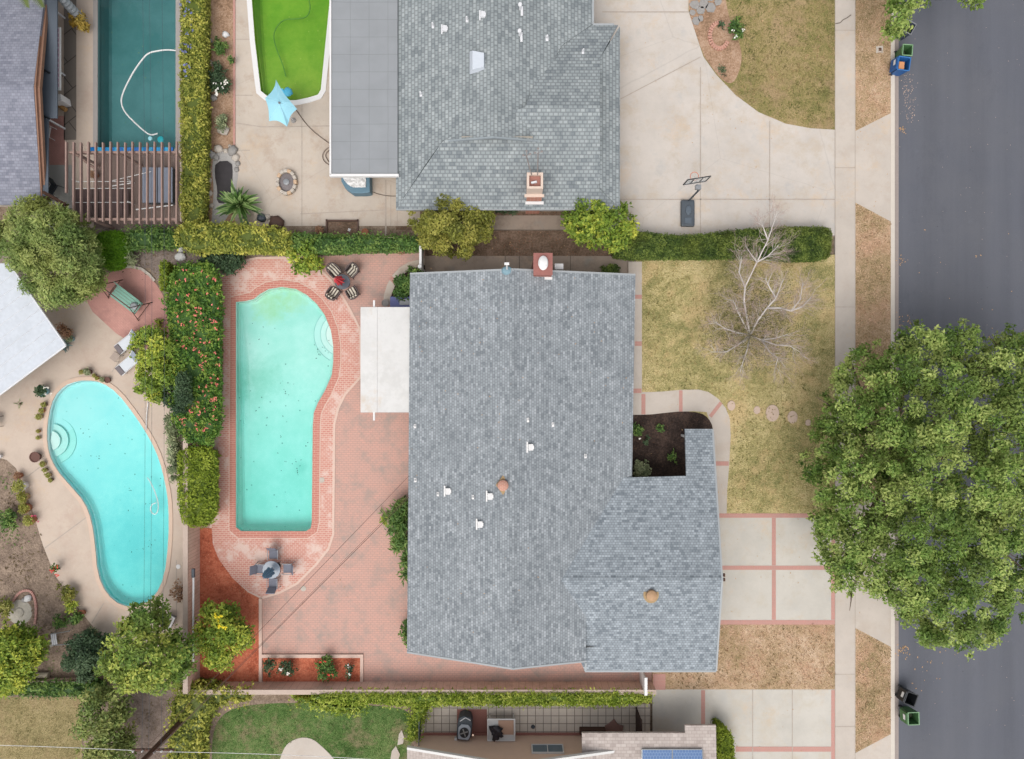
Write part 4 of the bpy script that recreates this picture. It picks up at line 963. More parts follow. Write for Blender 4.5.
# west patio roof: a white sheet-metal roof turned 45 degrees
hp = thing('patio_shelter', 'white metal sheet roof on posts, cut by the left edge beside the kidney-shaped pool', 'shelter', W(10, 330, 0))
z = 2.7; b = MB(); pts = [W(x, y, z) for x, y in ((-60, 262), (9, 263.5), (65.5, 345.5), (-60, 439))]
b.slab(pts, .1); b.build('roof', m_plain('white_sheet_metal', ph(204, 209, 216), .09, .7, .45, .4), hp)
b = MB(); a_, c_ = pts[1], pts[2]
for i, j in ((1, 2), (2, 3)): b.rod([pts[i] + Vector((0, 0, -.03)), pts[j] + Vector((0, 0, -.03))], .05, 6)
b.build('roof_edge', M['wmetal'], hp)
b = MB()
for k in range(1, 9):                       # raised seams running with the sheets
    t_ = k / 9; A = pts[1].lerp(pts[2], t_); dirv = (pts[3] - pts[2]).normalized(); b.rod([A + Vector((0, 0, .01)), A + dirv * 6.5 * 1.4 + Vector((0, 0, .01))], .012, 4)
b.build('roof_seam', M['wmetal'], hp)
for x, y in ((-10, 300), (28, 335), (-12, 370)): q = W(x, y, 2.6); MB().box((q.x, q.y, 1.3), (.1, .1, 2.6)).build('post', M['wmetal'], hp)

# ------------------------------------------------------------------ walls, gates
def wall_thing(label, a, b_, h_, mat, w=.2, cap=.06, cat='wall', name='garden_wall', capm=None):
    A, B = W(*a), W(*b_); c = (A + B) / 2; L = (B - A).length; rz = math.atan2((B - A).y, (B - A).x)
    t = thing(name, label, cat, c, rz)
    MB().box((0, 0, h_ / 2), (L, w, h_)).build('wall_body', mat, t, local=True)
    if cap: MB().box((0, 0, h_ + cap / 2 + .002), (L + .02, w + .08, cap)).build('wall_cap', capm or M['capstone'], t, local=True, bevel=.01)
    return t
wall_thing('tan block garden wall along the bottom of the paver patio, ivy over its top', (188, 683), (652, 683), 1.15, M['blockwall'])
wall_thing('pinkish block wall between the kidney-pool yard and the red mulch bed', (198.5, 285), (198.5, 681), 1.6, M['blockwall'])
wall_thing('block wall under the ivy between the green-pool yard and the paver patio', (198, 244.5), (421, 244.5), 1.4, M['blockwall'])
wall_thing('low weathered block wall with a pale cap behind the west garden', (-40, 682), (92, 682), .5, M['blockwall'], .5)
wall_thing('tall block wall wrapped by the yellow-green hedge beside the dark pool', (196, -60), (196, 226), 1.15, M['blockwall'])
pl = thing('pipe', 'long white plastic pipe lying on the wall top beside the red mulch', 'pipe', W(193.3, 620, 1.7))
MB().rod([W(193.5, 577, 1.75), W(193.3, 610, 1.75), W(193.4, 662, 1.75)], .055, 10).build('pipe_body', M['white'], pl, smooth=True)
MB().box(W(193.3, 573, 1.76), (.16, .5, .16)).build('pipe_fitting', M['dgrey'], pl, bevel=.02)
g = thing('gate', 'narrow white gate across the strip between the two big houses, at the curved path', 'gate', W(424, 258, 0))
b = MB()
for i in range(9): b.box(W(423.3, 248.5 + i * 2.6, 0).xy.to_3d() + Vector((0, 0, .85)), (.05, .13, 1.6))
b.build('gate_boards', M['white'], g); MB().box(W(423.3, 259, 0).xy.to_3d() + Vector((.06, 0, 1.68)), (.12, 1.5, .07)).build('gate_rail', M['white'], g)
MB().lathe(W(424, 271.5, 0), [(.09, 0), (.09, 1.75), (.13, 1.78), (.1, 1.9)], 12).build('gate_post', M['white'], g)
g = thing('gate', 'white gate panel between the garage corner and the ivy-topped wall', 'gate', W(640, 682, 0))
MB().box(W(640, 673, 0).xy.to_3d() + Vector((0, 0, .9)), (.07, .95, 1.7)).build('gate_panel', M['white'], g); MB().box(W(640, 673, 0).xy.to_3d() + Vector((0, 0, 1.8)), (.16, 1.0, .07)).build('gate_cap', M['white'], g)
g = thing('gate', 'dark brown side gate at the end of the tiled strip of the bottom house', 'gate', W(640, 722, 0))
b = MB()
for i in range(8): b.box(W(636, 708 + i * 3.3, 0).xy.to_3d() + Vector((0, 0, .85)), (.06, .17, 1.65))
b.build('gate_boards', m_plain('blackish_brown_wood', ph(70, 52, 48), .2, 5), g); MB().box(W(636, 720, 0).xy.to_3d() + Vector((.05, 0, 1.5)), (.05, 1.5, .1)).build('gate_rail', M['dwood'], g)
f_ = thing('fence', 'short grey metal fence at the west end of the tiled strip', 'fence', W(421, 720, 0))
b = MB()
for i in range(10): b.box(W(422.5, 712 + i * 3, 0).xy.to_3d() + Vector((-.012 * i, 0, .6)), (.03, .03, 1.2))
b.box(W(422.5, 725.5, 0).xy.to_3d() + Vector((-.05, 0, 1.2)), (.04, 1.65, .05)); b.build('bars', M['dgrey'], f_)

# ------------------------------------------------------------------ pergola over the dark pool's end
pg = thing('pergola', 'weathered wood pergola with open slats over the end of the dark pool', 'pergola', W(122, 190, 0))
zt = 2.6
for i in range(16):
    x = 66.5 + i * 7.35
    ya, yb = (142, 222) if i else (142, 196)
    ya += (i % 3) * .4; yb += 2 if i > 5 else (0 if i > 1 else -3)
    A, B = W(x, ya, zt), W(x + .2, yb, zt); MB().box((A + B) / 2, (.075, (A - B).length, .17), random.uniform(-.004, .004)).build('slat', M['wood'], pg, bevel=.006)
for yy, xa in ((152.8, 70), (219.5, 86)):
    A, B = W(xa, yy, zt - .22), W(178, yy, zt - .22); MB().box((A + B) / 2, ((A - B).length, .12, .24)).build('beam', M['wood'], pg, bevel=.01)
for x, y in ((75, 153), (120, 153), (173, 153), (90, 219.5), (173, 219.5)):
    q = W(x, y, zt - .3); MB().box((q.x, q.y, (zt - .34) / 2), (.13, .13, zt - .34)).build('post', M['wood'], pg, bevel=.01)
b = MB(); b.rod([W(76, 154, 2.2), W(97, 170, 1.4)], .08, 6); b.build('brace', M['wood'], pg)
b = MB(); b.rod([W(43, 192, 2.35), W(66, 205, 2.3)], .09, 4); o = b.build('hedge_rail', M['dwood'], None); o.name = 'timber_beam'; tag(o, 'dark timber beam leaning from the lavender roof corner to the pergola', 'beam')
b = MB()
blue = [ph(40, 150, 205), ph(30, 120, 190), ph(60, 170, 215), ph(40, 110, 185)]
bm_ = [m_plain('blue_glaze_%d' % i if False else 'blue_glaze', c, .08, 4, .2, .5) for i, c in enumerate(blue)]
bt = thing('tile_band', 'row of glossy blue tiles and floats edging the dark pool under the pergola', 'tile band', W(132, 150.5, 0))
for i in range(20):
    q = W(92.5 + i * 4.2, 150.3, 0); MB().box((q.x, q.y, .1), (.24, .27, .1)).build('tile', bm_[i % 4 if i % 5 else 1], bt, bevel=.012)
sp_ = thing('spa_cover', 'blue-grey spa cover panel under the pergola by the hedge', 'spa cover', W(163, 188, 0))
MB().box((W(163, 188).x, W(163, 188).y, .3), (1.75, 2.0, .55)).build('spa_body', M['dgrey'], sp_, bevel=.05)
b = MB(); q = W(163, 188); b.box((q.x - .45, q.y, .62), (.86, 2.05, .09)); b.box((q.x + .45, q.y, .62), (.86, 2.05, .09)); b.build('lid', m_plain('slate_vinyl', ph(132, 138, 152), .04, 4, .6), sp_, bevel=.03)
MB().rod([W(136, 209.5, .9), W(173, 205, .9)], .035, 8).build('lid_rail', M['white'], sp_)
tbl = thing('garden_swing', 'dark slatted daybed with white rails under the pergola, left of the blue-grey spa cover', 'daybed', W(103, 200, 0))
b = MB()
for i in range(9): b.box((W(78 + i * 6, 0, .45).x, W(0, 203, .45).y, .45), (.3, 1.6, .04))
b.build('deck', m_plain('dark_mauve_slat', ph(92, 74, 72), .1, 5), tbl)
b = MB()
for yy in (181.5, 188.5, 202.5): b.rod([W(75, yy, .75), W(131, yy - (.3 if yy > 185 else 0), .75)], .02, 6)
b.rod([W(111, 181, 1.0), W(151, 171.5, 1.0)], .02, 6); b.rod([W(112, 186, 1.0), W(131, 183, 1.0)], .03, 6)
b.build('rail', M['white'], tbl)
b = MB()
for x, y in ((76, 181), (131, 181), (76, 203), (131, 203)): q = W(x, y, .4); b.box((q.x, q.y, .38), (.05, .05, .76))
b.build('leg', M['white'], tbl)
def lounge(label, px, py, rz, mat=None, k=1.0, name='patio_chair', cat='chair', group=None, framem=None):
    """folding patio chair: sling seat, back, arms and four legs"""
    t = thing(name, label, cat, W(px, py, .0), rz, group); fm = framem or M['white']; L = dict(local=True)
    MB().box((0, 0, .42 * k), (.55 * k, .55 * k, .035)).build('seat', mat, t, bevel=.012, **L)
    MB().box((0, .36 * k, .72 * k), (.55 * k, .05, .6 * k), 0, -R_(24)).build('backrest', mat, t, bevel=.012, **L)
    for sx in (-1, 1):
        MB().rod([(sx * .31 * k, -.28 * k, .62 * k), (sx * .31 * k, .3 * k, .64 * k)], .022, 6).build('armrest', fm, t, **L)
        for sy in (-1, 1): MB().rod([(sx * .31 * k, sy * .29 * k, .62 * k), (sx * .33 * k, sy * .33 * k, 0)], .018, 6).build('leg', fm, t, **L)
    return t
lounge('round-backed white chair on pink paving beside the lavender roof', 50.5, 134, R_(80), M['white'])
lounge('dark padded chair by the timber beam at the corner of the lavender roof', 56, 190, R_(-30), M['dgrey'], 1.1, framem=M['black'])
lounge('white folding chair on grey slab half under the lavender roof edge', 50.5, 188, R_(-30), M['white'], .8)
bx = tag(MB().box(W(61.5, 101, .5), (.55, .4, .9), .2).build('pool_heater', M['white'], None, bevel=.03), 'white box appliance with a dark grille beside the grey paving', 'appliance')
tag(MB().rod([W(57, 104, .3), W(66, 110, .3)], .13, 6).build('log', m_plain('log_wood', ph(170, 130, 80), .2, 6), None), 'short tan log lying on the grey paving below the awning', 'log')

# ------------------------------------------------------------------ hedges and ivy
h1 = hedge('hedge', 'tall yellow-green ivy hedge with blue flowers between the dark pool and the green pool', 'hedge', [(179, -40), (203, -40), (204, 60), (204, 150), (202, 200), (200, 226), (178, 226), (180, 150), (179, 60)], 1.45, M['leafI'], .11, seed=11, wave=.35, taper=.2)
scatter_flowers(h1, [(180, 0), (194, 0), (194, 40), (188, 80), (181, 70)], 1.5, 1.75, 90, .11, M['flB'], 3)
hedge('hedge', 'yellow-green ivy mound running from the pergola corner to the strelitzia plant', 'hedge', [(172, 228), (190, 222), (225, 223), (262, 226), (288, 230), (292, 248), (276, 252), (255, 250), (235, 250), (205, 251), (190, 252), (178, 246)], 1.9, M['leafI'], .12, seed=12, wave=.35, fringe=.12)
hedge('hedge', 'narrow green ivy topping the wall between the concrete yard and the paver patio', 'hedge', [(286, 233), (320, 234), (360, 235), (400, 235.5), (421, 236), (422, 248), (400, 249), (360, 249), (330, 252), (288, 250)], 1.75, M['leafIg'], .12, seed=13, wave=.22, fringe=.12)
hedge('hedge', 'loose green ivy below the pergola beam beside the round clipped shrub', 'hedge', [(124, 230), (140, 227), (172, 228), (176, 243), (160, 248), (140, 248), (126, 246)], 1.1, M['leafIg'], .13, seed=14, wave=.4, fringe=.2)
hb_ = hedge('hedge', 'clipped dark-green boxwood-like hedge between the north driveway and the front lawn', 'hedge', [(612, 231), (640, 230), (670, 235), (700, 234), (730, 230), (760, 227.5), (800, 226), (828, 226), (833, 229), (833, 253), (828, 259), (800, 261), (760, 257), (700, 258), (660, 258), (625, 258), (612, 255)], 1.3, M['leafH'], .075, seed=15, wave=.14)
hedge('hedge', 'tight rectangular bright-green clipped hedge beside the brick pool surround', 'hedge', [(177, 447), (213, 446), (214.5, 470), (214, 522), (200, 528), (184, 527), (178, 515), (176, 470)], 1.78, M['leafHy'], .11, seed=16, wave=.14, taper=.5)
hedge('hedge', 'long yellow-green ivy row along the top of the south garden wall', 'hedge', [(306, 698), (330, 694), (360, 693.5), (420, 693.5), (500, 693.5), (580, 693.5), (650, 694), (652, 705), (600, 707), (520, 707), (440, 707), (400, 708), (372, 704), (350, 706), (325, 704)], 1.42, M['leafS'], .13, seed=17, wave=.14, fringe=.1, under=.95, taper=.1, aspect=.34)
hedge('ivy_tangle', 'ivy tongue hanging onto the green lawn below the long ivy row', 'ivy', [(290, 697), (318, 700), (345, 705), (366, 704), (362, 712), (340, 716), (320, 710), (300, 704)], .8, M['leafS'], .14, seed=27, wave=.3, fringe=.25, aspect=.4)
hedge('ivy_tangle', 'ivy hanging beside the short grey fence at the west end of the tiles', 'ivy', [(412, 704), (428, 706), (426, 718), (420, 728), (416, 742), (408, 740), (407, 728), (412, 716)], 1.0, M['leafS'], .14, seed=28, wave=.3, fringe=.2, aspect=.4)
hedge('hedge', 'wide yellow-green ivy bank around the foot of the utility pole', 'hedge', [(172, 700), (178, 686), (198, 686), (225, 692), (248, 692), (247, 704), (228, 702), (212, 712), (202, 728), (200, 780), (168, 780), (166, 740), (170, 720)], 1.35, M['leafI'], .14, seed=18, wave=.5, fringe=.2)
hedge('hedge', 'low dark-green ivy strip above the dry straw lawn', 'hedge', [(-10, 684), (30, 684), (70, 683), (100, 684), (100, 697), (60, 698), (20, 696), (-10, 697)], .8, M['leafIg'], .12, seed=19, wave=.3, fringe=.15)
hedge('round_shrub', 'smooth vivid-green clipped round shrub below the left end of the pergola', 'shrub', [(95, 231), (120, 230), (127, 240), (126, 256), (118, 268), (106, 270), (97, 262), (94, 246)], .9, M['leafT'], .07, seed=20, wave=.06)
hedge('round_shrub', 'rounded clipped green shrub beside the beige roof of the bottom house', 'shrub', [(717, 729), (724, 728), (731, 734), (735.5, 745), (736, 800), (717, 800)], 1.5, M['leafHy'], .09, seed=21, wave=.08)
hedge('upright_shrub', 'narrow yellow-lime upright shrub between the swing and the flowering hibiscus', 'shrub', [(158, 262), (165, 259), (166, 275), (164, 290), (158, 290)], 1.6, M['leafHy'], .09, seed=22, wave=.2)
hib = hedge('hibiscus_hedge', 'big green hibiscus hedge dotted with coral blossoms left of the turquoise pool', 'hedge', [(172, 268), (188, 262), (206, 263), (214, 270), (218, 285), (218, 330), (218, 380), (217, 425), (212, 442), (200, 446), (184, 440), (172, 425), (170, 400), (172, 350), (166, 320), (164, 296)], 1.95, M['leafR'], .13, seed=23, wave=.4, fringe=.12, taper=.55)
scatter_flowers(hib, [(172, 268), (214, 268), (219, 300), (219, 350), (178, 350), (172, 300)], 1.95, 2.3, 300, .085, M['flR'], 8)
scatter_flowers(hib, [(196, 350), (220, 350), (219, 430), (180, 434), (176, 415), (200, 400)], 1.95, 2.3, 280, .075, M['flR'], 9)
# ------------------------------------------------------------------ trees
tree('street_tree', 'huge green street tree overhanging the street and sidewalk at the right edge', 'tree',
     [(893, 338), (906, 327), (930, 326), (950, 330), (964, 322), (982, 338), (1000, 336), (1018, 325), (1060, 335), (1090, 400), (1095, 480), (1070, 560), (1022, 606), (1012, 632), (985, 648), (957, 660), (930, 648), (905, 620), (880, 606), (862, 590), (845, 600), (833, 588), (819, 548), (809, 500), (804, 455), (819, 420), (823, 385), (842, 358), (866, 342)],
     3.2, 8.2, 10, M['leafA'], M['bark'], (868, 466), .3, ntips=24, seed=31, size=.155, dens=2.1, core=.52, smooth=1, jit=1.15, under=False)
tree('street_tree', 'drooping green branches of a street tree over the kerb and black bin', 'tree',
     [(885, -30), (940, -30), (932, -8), (924, 4), (917, 18), (908, 30), (896, 38), (890, 30), (894, 12)], 3.0, 5.5, 9, M['leafA'], M['bark'], (872, -25), .22, ntips=6, seed=32, size=.18, dens=2.2, core=.35, smooth=0)
tree('street_tree', 'leafy twigs hanging into the top edge over the middle of the street', 'tree',
     [(955, -40), (1000, -40), (985, -6), (977, 6), (972, 13), (968, 3), (958, -6)], 4.0, 5.5, 7, M['leafA'], M['bark'], (985, -60), .2, ntips=5, seed=33, size=.18, dens=1.6, core=.25, smooth=0)
tree('fruit_tree', 'round olive-green tree between the two houses, nearest the curved path', 'tree',
     [(412, 215), (425, 198), (448, 194), (470, 198), (488, 208), (494, 226), (484, 242), (470, 252), (450, 257), (432, 250), (416, 238)], 1.0, 3.4, 9, M['leafB'], M['bark'], (456, 228), .13, seed=34, size=.15, dens=2.9, core=.6)
tree('citrus_tree', 'spiky lime-green citrus tree between the two houses by the driveway hedge', 'tree',
     [(562, 222), (566, 205), (574, 200), (578, 190), (592, 196), (600, 188), (610, 192), (613, 205), (630, 204), (626, 216), (640, 222), (630, 240), (616, 250), (596, 248), (578, 242)], .9, 3.2, 6, M['leafC'], M['bark'], (600, 222), .12, seed=35, size=.19, dens=2.0, core=.45, smooth=0)
tree('citrus_tree', 'bright green citrus tree with a yellow flowering top standing in the red mulch', 'tree',
     [(192, 618), (200, 609), (215, 606), (232, 608), (240, 622), (254, 634), (250, 645), (238, 652), (230, 666), (216, 668), (205, 658), (193, 650), (190, 634)], .9, 3.0, 8, M['leafC'], M['bark'], (224, 634), .11, seed=36, size=.17, dens=2.2, core=.5, smooth=0)
ct = bpy.data.objects['citrus_tree.001']
scatter_flowers(ct, [(215, 615), (226, 615), (226, 630), (217, 630)], 2.9, 3.25, 35, .12, M['flY'], 4)
tree('pepper_tree', 'feathery grey-green tree over the corner of the white metal roof', 'tree',
     [(0, 222), (12, 210), (28, 200), (48, 198), (56, 208), (78, 212), (92, 226), (95, 244), (94, 262), (100, 284), (84, 298), (60, 304), (40, 300), (26, 288), (14, 272), (-8, 262), (-14, 238)], 1.6, 4.4, 10, M['leafD'], M['bark'], (66, 258), .16, seed=37, size=.16, dens=2.4, core=.5, aspect=.35)
tree('yellow_green_tree', 'yellow-green leafy tree at the left edge in the dirt garden', 'tree',
     [(-20, 630), (0, 624), (20, 624), (36, 634), (42, 650), (36, 668), (24, 690), (4, 700), (-20, 700)], 1.2, 3.2, 8, M['leafC'], M['bark'], (14, 655), .12, seed=38, size=.17, dens=2.3, core=.5, smooth=1)
tree('ash_tree', 'tall fresh-green tree below the kidney-shaped pool', 'tree',
     [(106, 640), (116, 622), (128, 612), (140, 600), (152, 606), (160, 624), (172, 636), (186, 640), (187, 664), (180, 682), (160, 692), (140, 696), (118, 690), (104, 676), (98, 658)], 2.0, 6.2, 9, M['leafC' if False else 'leafCa'] if 'leafCa' in M else m_leaf('ash_leaves', ph(70, 98, 40), ph(122, 152, 66), ph(200, 204, 100), alt=ph(176, 172, 74), asc=.5), M['bark'], (180, 640), .16, seed=39, size=.18, dens=2.2, core=.45, smooth=1)
tree('loquat_tree', 'loose green tree below the tall fresh-green one, by the soil path', 'tree',
     [(78, 700), (96, 690), (118, 692), (132, 702), (128, 724), (134, 745), (130, 790), (82, 790), (74, 740)], 1.0, 3.6, 9, m_leaf('loquat_leaves', ph(84, 106, 50), ph(130, 148, 78), ph(188, 190, 114), alt=ph(160, 150, 90)), M['bark'], (112, 722), .12, seed=40, size=.17, dens=1.5, core=.35, smooth=1)
bush('dark_shrub', 'grey-green dark shrub left of the tall fresh-green tree', 'shrub', [(62, 664), (70, 645), (84, 632), (98, 632), (106, 646), (104, 668), (92, 682), (76, 680)], 2.2, 7, M['leafE'], seed=41, size=.14, dens=2.4)
bush('lime_shrub', 'bright lime-green shrub at the left flank of the hibiscus hedge', 'shrub', [(136, 338), (150, 322), (164, 326), (176, 340), (182, 362), (178, 384), (168, 400), (152, 402), (136, 388), (140, 372), (134, 356)], 2.5, 8, M['leafC'], seed=42, size=.17, dens=2.6)
bush('dark_shrub', 'dark green fine-leaved shrub between the lime shrub and the rectangular clipped hedge', 'shrub', [(166, 378), (182, 370), (196, 376), (200, 392), (196, 412), (180, 418), (168, 410), (162, 394)], 2.7, 7, M['leafE'], seed=43, size=.13, dens=2.6)
bush('trailing_shrub', 'thin grey-green trailing shrub down the wall beside the blue kidney pool', 'shrub', [(164, 415), (173, 412), (178, 440), (177, 470), (172, 486), (169, 470), (168, 440)], 1.2, 3.2, M['leafG'], seed=44, size=.12, dens=2.4)
bush('flowering_shrub', 'yellow-spotted green shrub spilling from the ivy onto the brick surround', 'shrub', [(286, 240), (300, 236), (318, 240), (324, 254), (316, 266), (302, 274), (292, 274), (286, 258)], 1.9, 7, M['leafC'], seed=45, size=.19, dens=2.0)
bush('dark_shrub', 'dark green shrub tucked under the yellow-green ivy at the top of the hibiscus', 'shrub', [(196, 250), (226, 252), (240, 256), (244, 266), (232, 270), (222, 276), (214, 262), (198, 260)], 1.3, 7, M['leafE'], seed=46, size=.16, dens=2.4)
bush('garden_shrub', 'glossy green shrub in the curved bed beside the blue box', 'shrub', [(390, 294), (396, 282), (406, 272), (420, 268), (424, 284), (424, 296), (400, 298)], 1.2, 6, M['leafIg'], seed=47, size=.15, dens=2.6)
bush('palm_shrub', 'arching green cycad-like plants against the west wall of the grey-roofed house', 'shrub', [(384, 512), (392, 506), (404, 502), (412, 505), (412, 575), (404, 578), (399, 560), (396, 545), (392, 530), (384, 522)], 1.5, 6, M['leafIg'], seed=48, size=.3, dens=2.0, aspect=.22)
bush('small_shrub', 'small green shrub at the wall near the southwest corner of the grey-roofed house', 'shrub', [(401, 626), (405, 620), (412, 618), (412, 644), (404, 644)], 1.2, 4, M['leafIg'], seed=49, size=.15, dens=2.4)
bush('grey_shrub', 'pale grey-green bushy plant in the corner of the dark mulch bed', 'shrub', [(631, 466), (636, 461), (646, 461), (650, 468), (648, 480), (631, 480)], .8, 4.5, M['leafG'], seed=50, size=.14, dens=2.2)
bush('boxwood_shrub', 'small round dark shrub under the north eave near the chimney', 'shrub', [(599, 268), (606, 266), (617, 266), (618, 276), (600, 277)], .9, 4.5, M['leafH'], seed=51, size=.09, dens=2.6)
bush('boxwood_shrub', 'dark foundation shrub in the shade under the north house eave', 'shrub', [(487, 208), (520, 207), (522, 214), (490, 215)], .5, 4, M['leafE'], seed=52, size=.1, dens=2)
for i, (x, y, lab, m, s_) in enumerate(((637, 430, 'leafy rose with white blooms beside the grey roof edge in the dark mulch', 'leafIg', 7), (661, 427, 'upright green rose in the upper middle of the dark mulch', 'leafIg', 6), (648, 440, 'faint sparse young rose in the centre of the dark mulch', 'leafE', 5), (673.5, 456, 'green rose beside the porch roof in the dark mulch', 'leafIg', 6))):
    b_ = bush('rose_bush', lab, 'plant', [(x - s_ * .7, y - s_), (x + s_ * .6, y - s_ * .9), (x + s_ * .8, y + s_), (x - s_ * .6, y + s_ * .9)], .7, 3, M[m], group='roses in the dark mulch bed', seed=60 + i, size=.13, dens=1.3, core=.0)
    if i == 0: scatter_flowers(b_, [(632, 419), (640, 419), (640, 440), (632, 440)], .7, .9, 7, .08, M['flW'], 2)
for i, (x, y, lab, fm, nf, s_) in enumerate(((269, 669, 'leafy rose without blooms, first in the small red-mulch flower bed', None, 0, 7), (285, 668, 'rose with white blooms in the small red-mulch flower bed', 'flW', 12, 8), (325, 669, 'largest rose with coral red blooms in the small red-mulch flower bed', 'flRed', 22, 11), (348, 672, 'small rose at the right end of the red-mulch flower bed', 'flW', 5, 7))):
    b_ = bush('rose_bush', lab, 'plant', [(x - s_ * .8, y - s_), (x + s_ * .7, y - s_), (x + s_, y + s_ * .9), (x - s_ * .7, y + s_)], .8, 3.5, M['leafE' if i != 2 else 'leafIg'], group='roses in the red flower bed', seed=70 + i, size=.13, dens=1.6, core=.2)
    if fm: scatter_flowers(b_, [(x - s_ * .8, y - s_ * .8), (x + s_ * .8, y - s_ * .8), (x + s_ * .8, y + s_ * .8), (x - s_ * .8, y + s_ * .8)], .8, .95, nf, .1, M[fm], 2 + i)
# planting strip beside the hedge in the north yard
for x, y, s_, m, lab, hh in ((219, 47, 7, 'leafIg', 'bright green round plant in the dirt strip beside the tall hedge', .7), (216, 66, 5, 'leafE', 'small dark plant just above the white-flowering bush', .5), (223, 122, 7, 'leafG', 'grey-green tuft growing by a pale rock in the dirt strip', .6), (229, 60, 4, 'leafIg', 'thin green plant at the brick edging of the dirt strip', .5)):
    bush('strip_plant', lab, 'plant', [(x - s_, y - s_), (x + s_, y - s_ * .9), (x + s_ * .9, y + s_), (x - s_ * .9, y + s_)], hh, 3.5, M[m], seed=int(x + y), size=.12, dens=2)
b_ = bush('white_flower_bush', 'bush full of white blossoms in the dirt strip beside the tall hedge', 'plant', [(209, 72), (222, 68), (230, 74), (228, 92), (218, 95), (210, 86)], .8, 4.5, M['leafE'], seed=81, size=.12, dens=2)
scatter_flowers(b_, [(211, 72), (228, 70), (228, 90), (216, 94)], .85, .95, 42, .11, M['flW'], 3)
b_ = bush('flower_bush', 'green bush with white roses on the bare patch of the north lawn', 'plant', [(732, 20), (740, 16), (744, 26), (741, 38), (733, 40), (730, 30)], .7, 3.5, M['leafIg'], seed=82, size=.12, dens=1.7)
scatter_flowers(b_, [(730, 16), (743, 16), (745, 38), (734, 42)], .75, .9, 11, .1, M['flW'], 3)
bush('low_shrub', 'dark low shrub inside the orange brick ring on the north lawn', 'plant', [(719, 22), (728, 20), (730, 28), (722, 31)], .5, 3, M['leafE'], seed=83, size=.1, dens=2)
bush('low_shrub', 'small dark weed at the curved edge of the north driveway', 'plant', [(718, 68), (726, 66), (728, 76), (722, 79)], .4, 3, M['leafE'], seed=84, size=.1, dens=1.3, core=0)
# garden beds in the west yard
for x, y, s_, m, lab in ((8, 520, 11, 'leafIg', 'dense green plant at the left edge in the dirt garden'), (55, 570, 5, 'leafIg', 'small red-flowering plant at the top of the garden border'), (66, 592, 9, 'leafB', 'olive plant in the middle of the dirt garden border'), (72, 606, 8, 'leafC', 'yellow-green plant lower in the dirt garden border'), (62, 622, 8, 'leafIg', 'deep green clump above the silver bench frame'), (76, 619, 7, 'leafIg', 'dark leafy clump at the deck corner by the silver bench'), (3, 608, 9, 'leafW', 'sprawling yellowish plant around the white stone at the left edge'), (90, 660 - 22, 9, 'leafG', 'pale grey brush between the silver bench and the tall green tree')):
    b_ = bush('border_plant', lab, 'plant', [(x - s_, y - s_ * .8), (x + s_ * .7, y - s_), (x + s_, y + s_ * .8), (x - s_ * .6, y + s_)], .6, 4, M[m], seed=int(x * 3 + y), size=.13, dens=1.9, core=.4)
    if 'red-flower' in lab: scatter_flowers(b_, [(50, 564), (60, 564), (60, 576), (50, 576)], .6, .75, 18, .11, M['flRed'], 3)
bush('dry_shrub', 'dried reddish shrub on the pool deck beside the wall', 'plant', [(172, 584), (180, 580), (187, 584), (187, 598), (178, 602), (172, 594)], .6, 4, M['leafDry'], seed=90, size=.12, dens=1.6, core=.2)
bush('grey_shrub', 'brownish shrub at the edge of the white metal roof', 'plant', [(56, 326), (64, 320), (72, 326), (70, 336), (60, 338)], .8, 4, M['leafDry'], seed=91, size=.13, dens=1.8, core=.3)
bush('white_flower_bush', 'straggly plant with tiny white blooms right of the round clipped shrub', 'plant', [(122, 252), (134, 250), (140, 258), (134, 266), (124, 264)], .6, 4, M['leafG'], seed=92, size=.12, dens=1.4, core=.2)
# bird-of-paradise with long blades
def blade_plant(name, label, px, py, n, L, mat, h0=.2, seed=1, spread=1.0, wd=.13, cat='plant', up=(.35, 1.2)):
    t = thing(name, label, cat, W(px, py, 0)); rnd = random.Random(seed); vs = []; fs = []; tones = []
    for i in range(n):
        a = rnd.uniform(0, 2 * math.pi); l = L * rnd.uniform(.6, 1.1); el = rnd.uniform(*up); w = wd * rnd.uniform(.7, 1.2)
        dv = Vector((math.cos(a) * math.cos(el), math.sin(a) * math.cos(el), math.sin(el))); sd = Vector((-math.sin(a), math.cos(a), 0))
        c = Vector((rnd.uniform(-.15, .15), rnd.uniform(-.15, .15), h0)); k = len(vs); tn = rnd.random()
        for j in range(6):
            u = j / 5; p = c + dv * l * u - Vector((0, 0, (u ** 2) * l * .35)); ww = w * math.sin(math.pi * (.12 + .86 * u)) if u < 1 else 0.004
            vs += [p - sd * ww, p + Vector((0, 0, -ww * .35)), p + sd * ww]; tones += [tn, tn * .6, min(1, tn + .15)]
        for j in range(5): fs += [(k + j * 3, k + j * 3 + 1, k + j * 3 + 4, k + j * 3 + 3), (k + j * 3 + 1, k + j * 3 + 2, k + j * 3 + 5, k + j * 3 + 4)]
    me = bpy.data.meshes.new('leaves'); me.from_pydata([tuple(v) for v in vs], [], fs)
    at = me.attributes.new('tone', 'FLOAT', 'POINT'); at.data.foreach_set('value', np.array(tones, dtype=np.float32)); me.materials.append(mat)
    for p in me.polygons: p.use_smooth = True
    o = bpy.data.objects.new('leaves', me); col.objects.link(o); o.parent = t
    MB().rod([(0, 0, -.05), (.02, 0, h0 * .5), (0, 0, h0 + .1)], .1, 8, .05).build('stem', M['bark'], t, local=True)
    return t
blade_plant('strelitzia_plant', 'large bird-of-paradise plant with long pale-ribbed blades by the ivy corner', 243, 207, 95, 1.6, M['leafP'], .5, 3, wd=.1, up=(.3, 1.4))
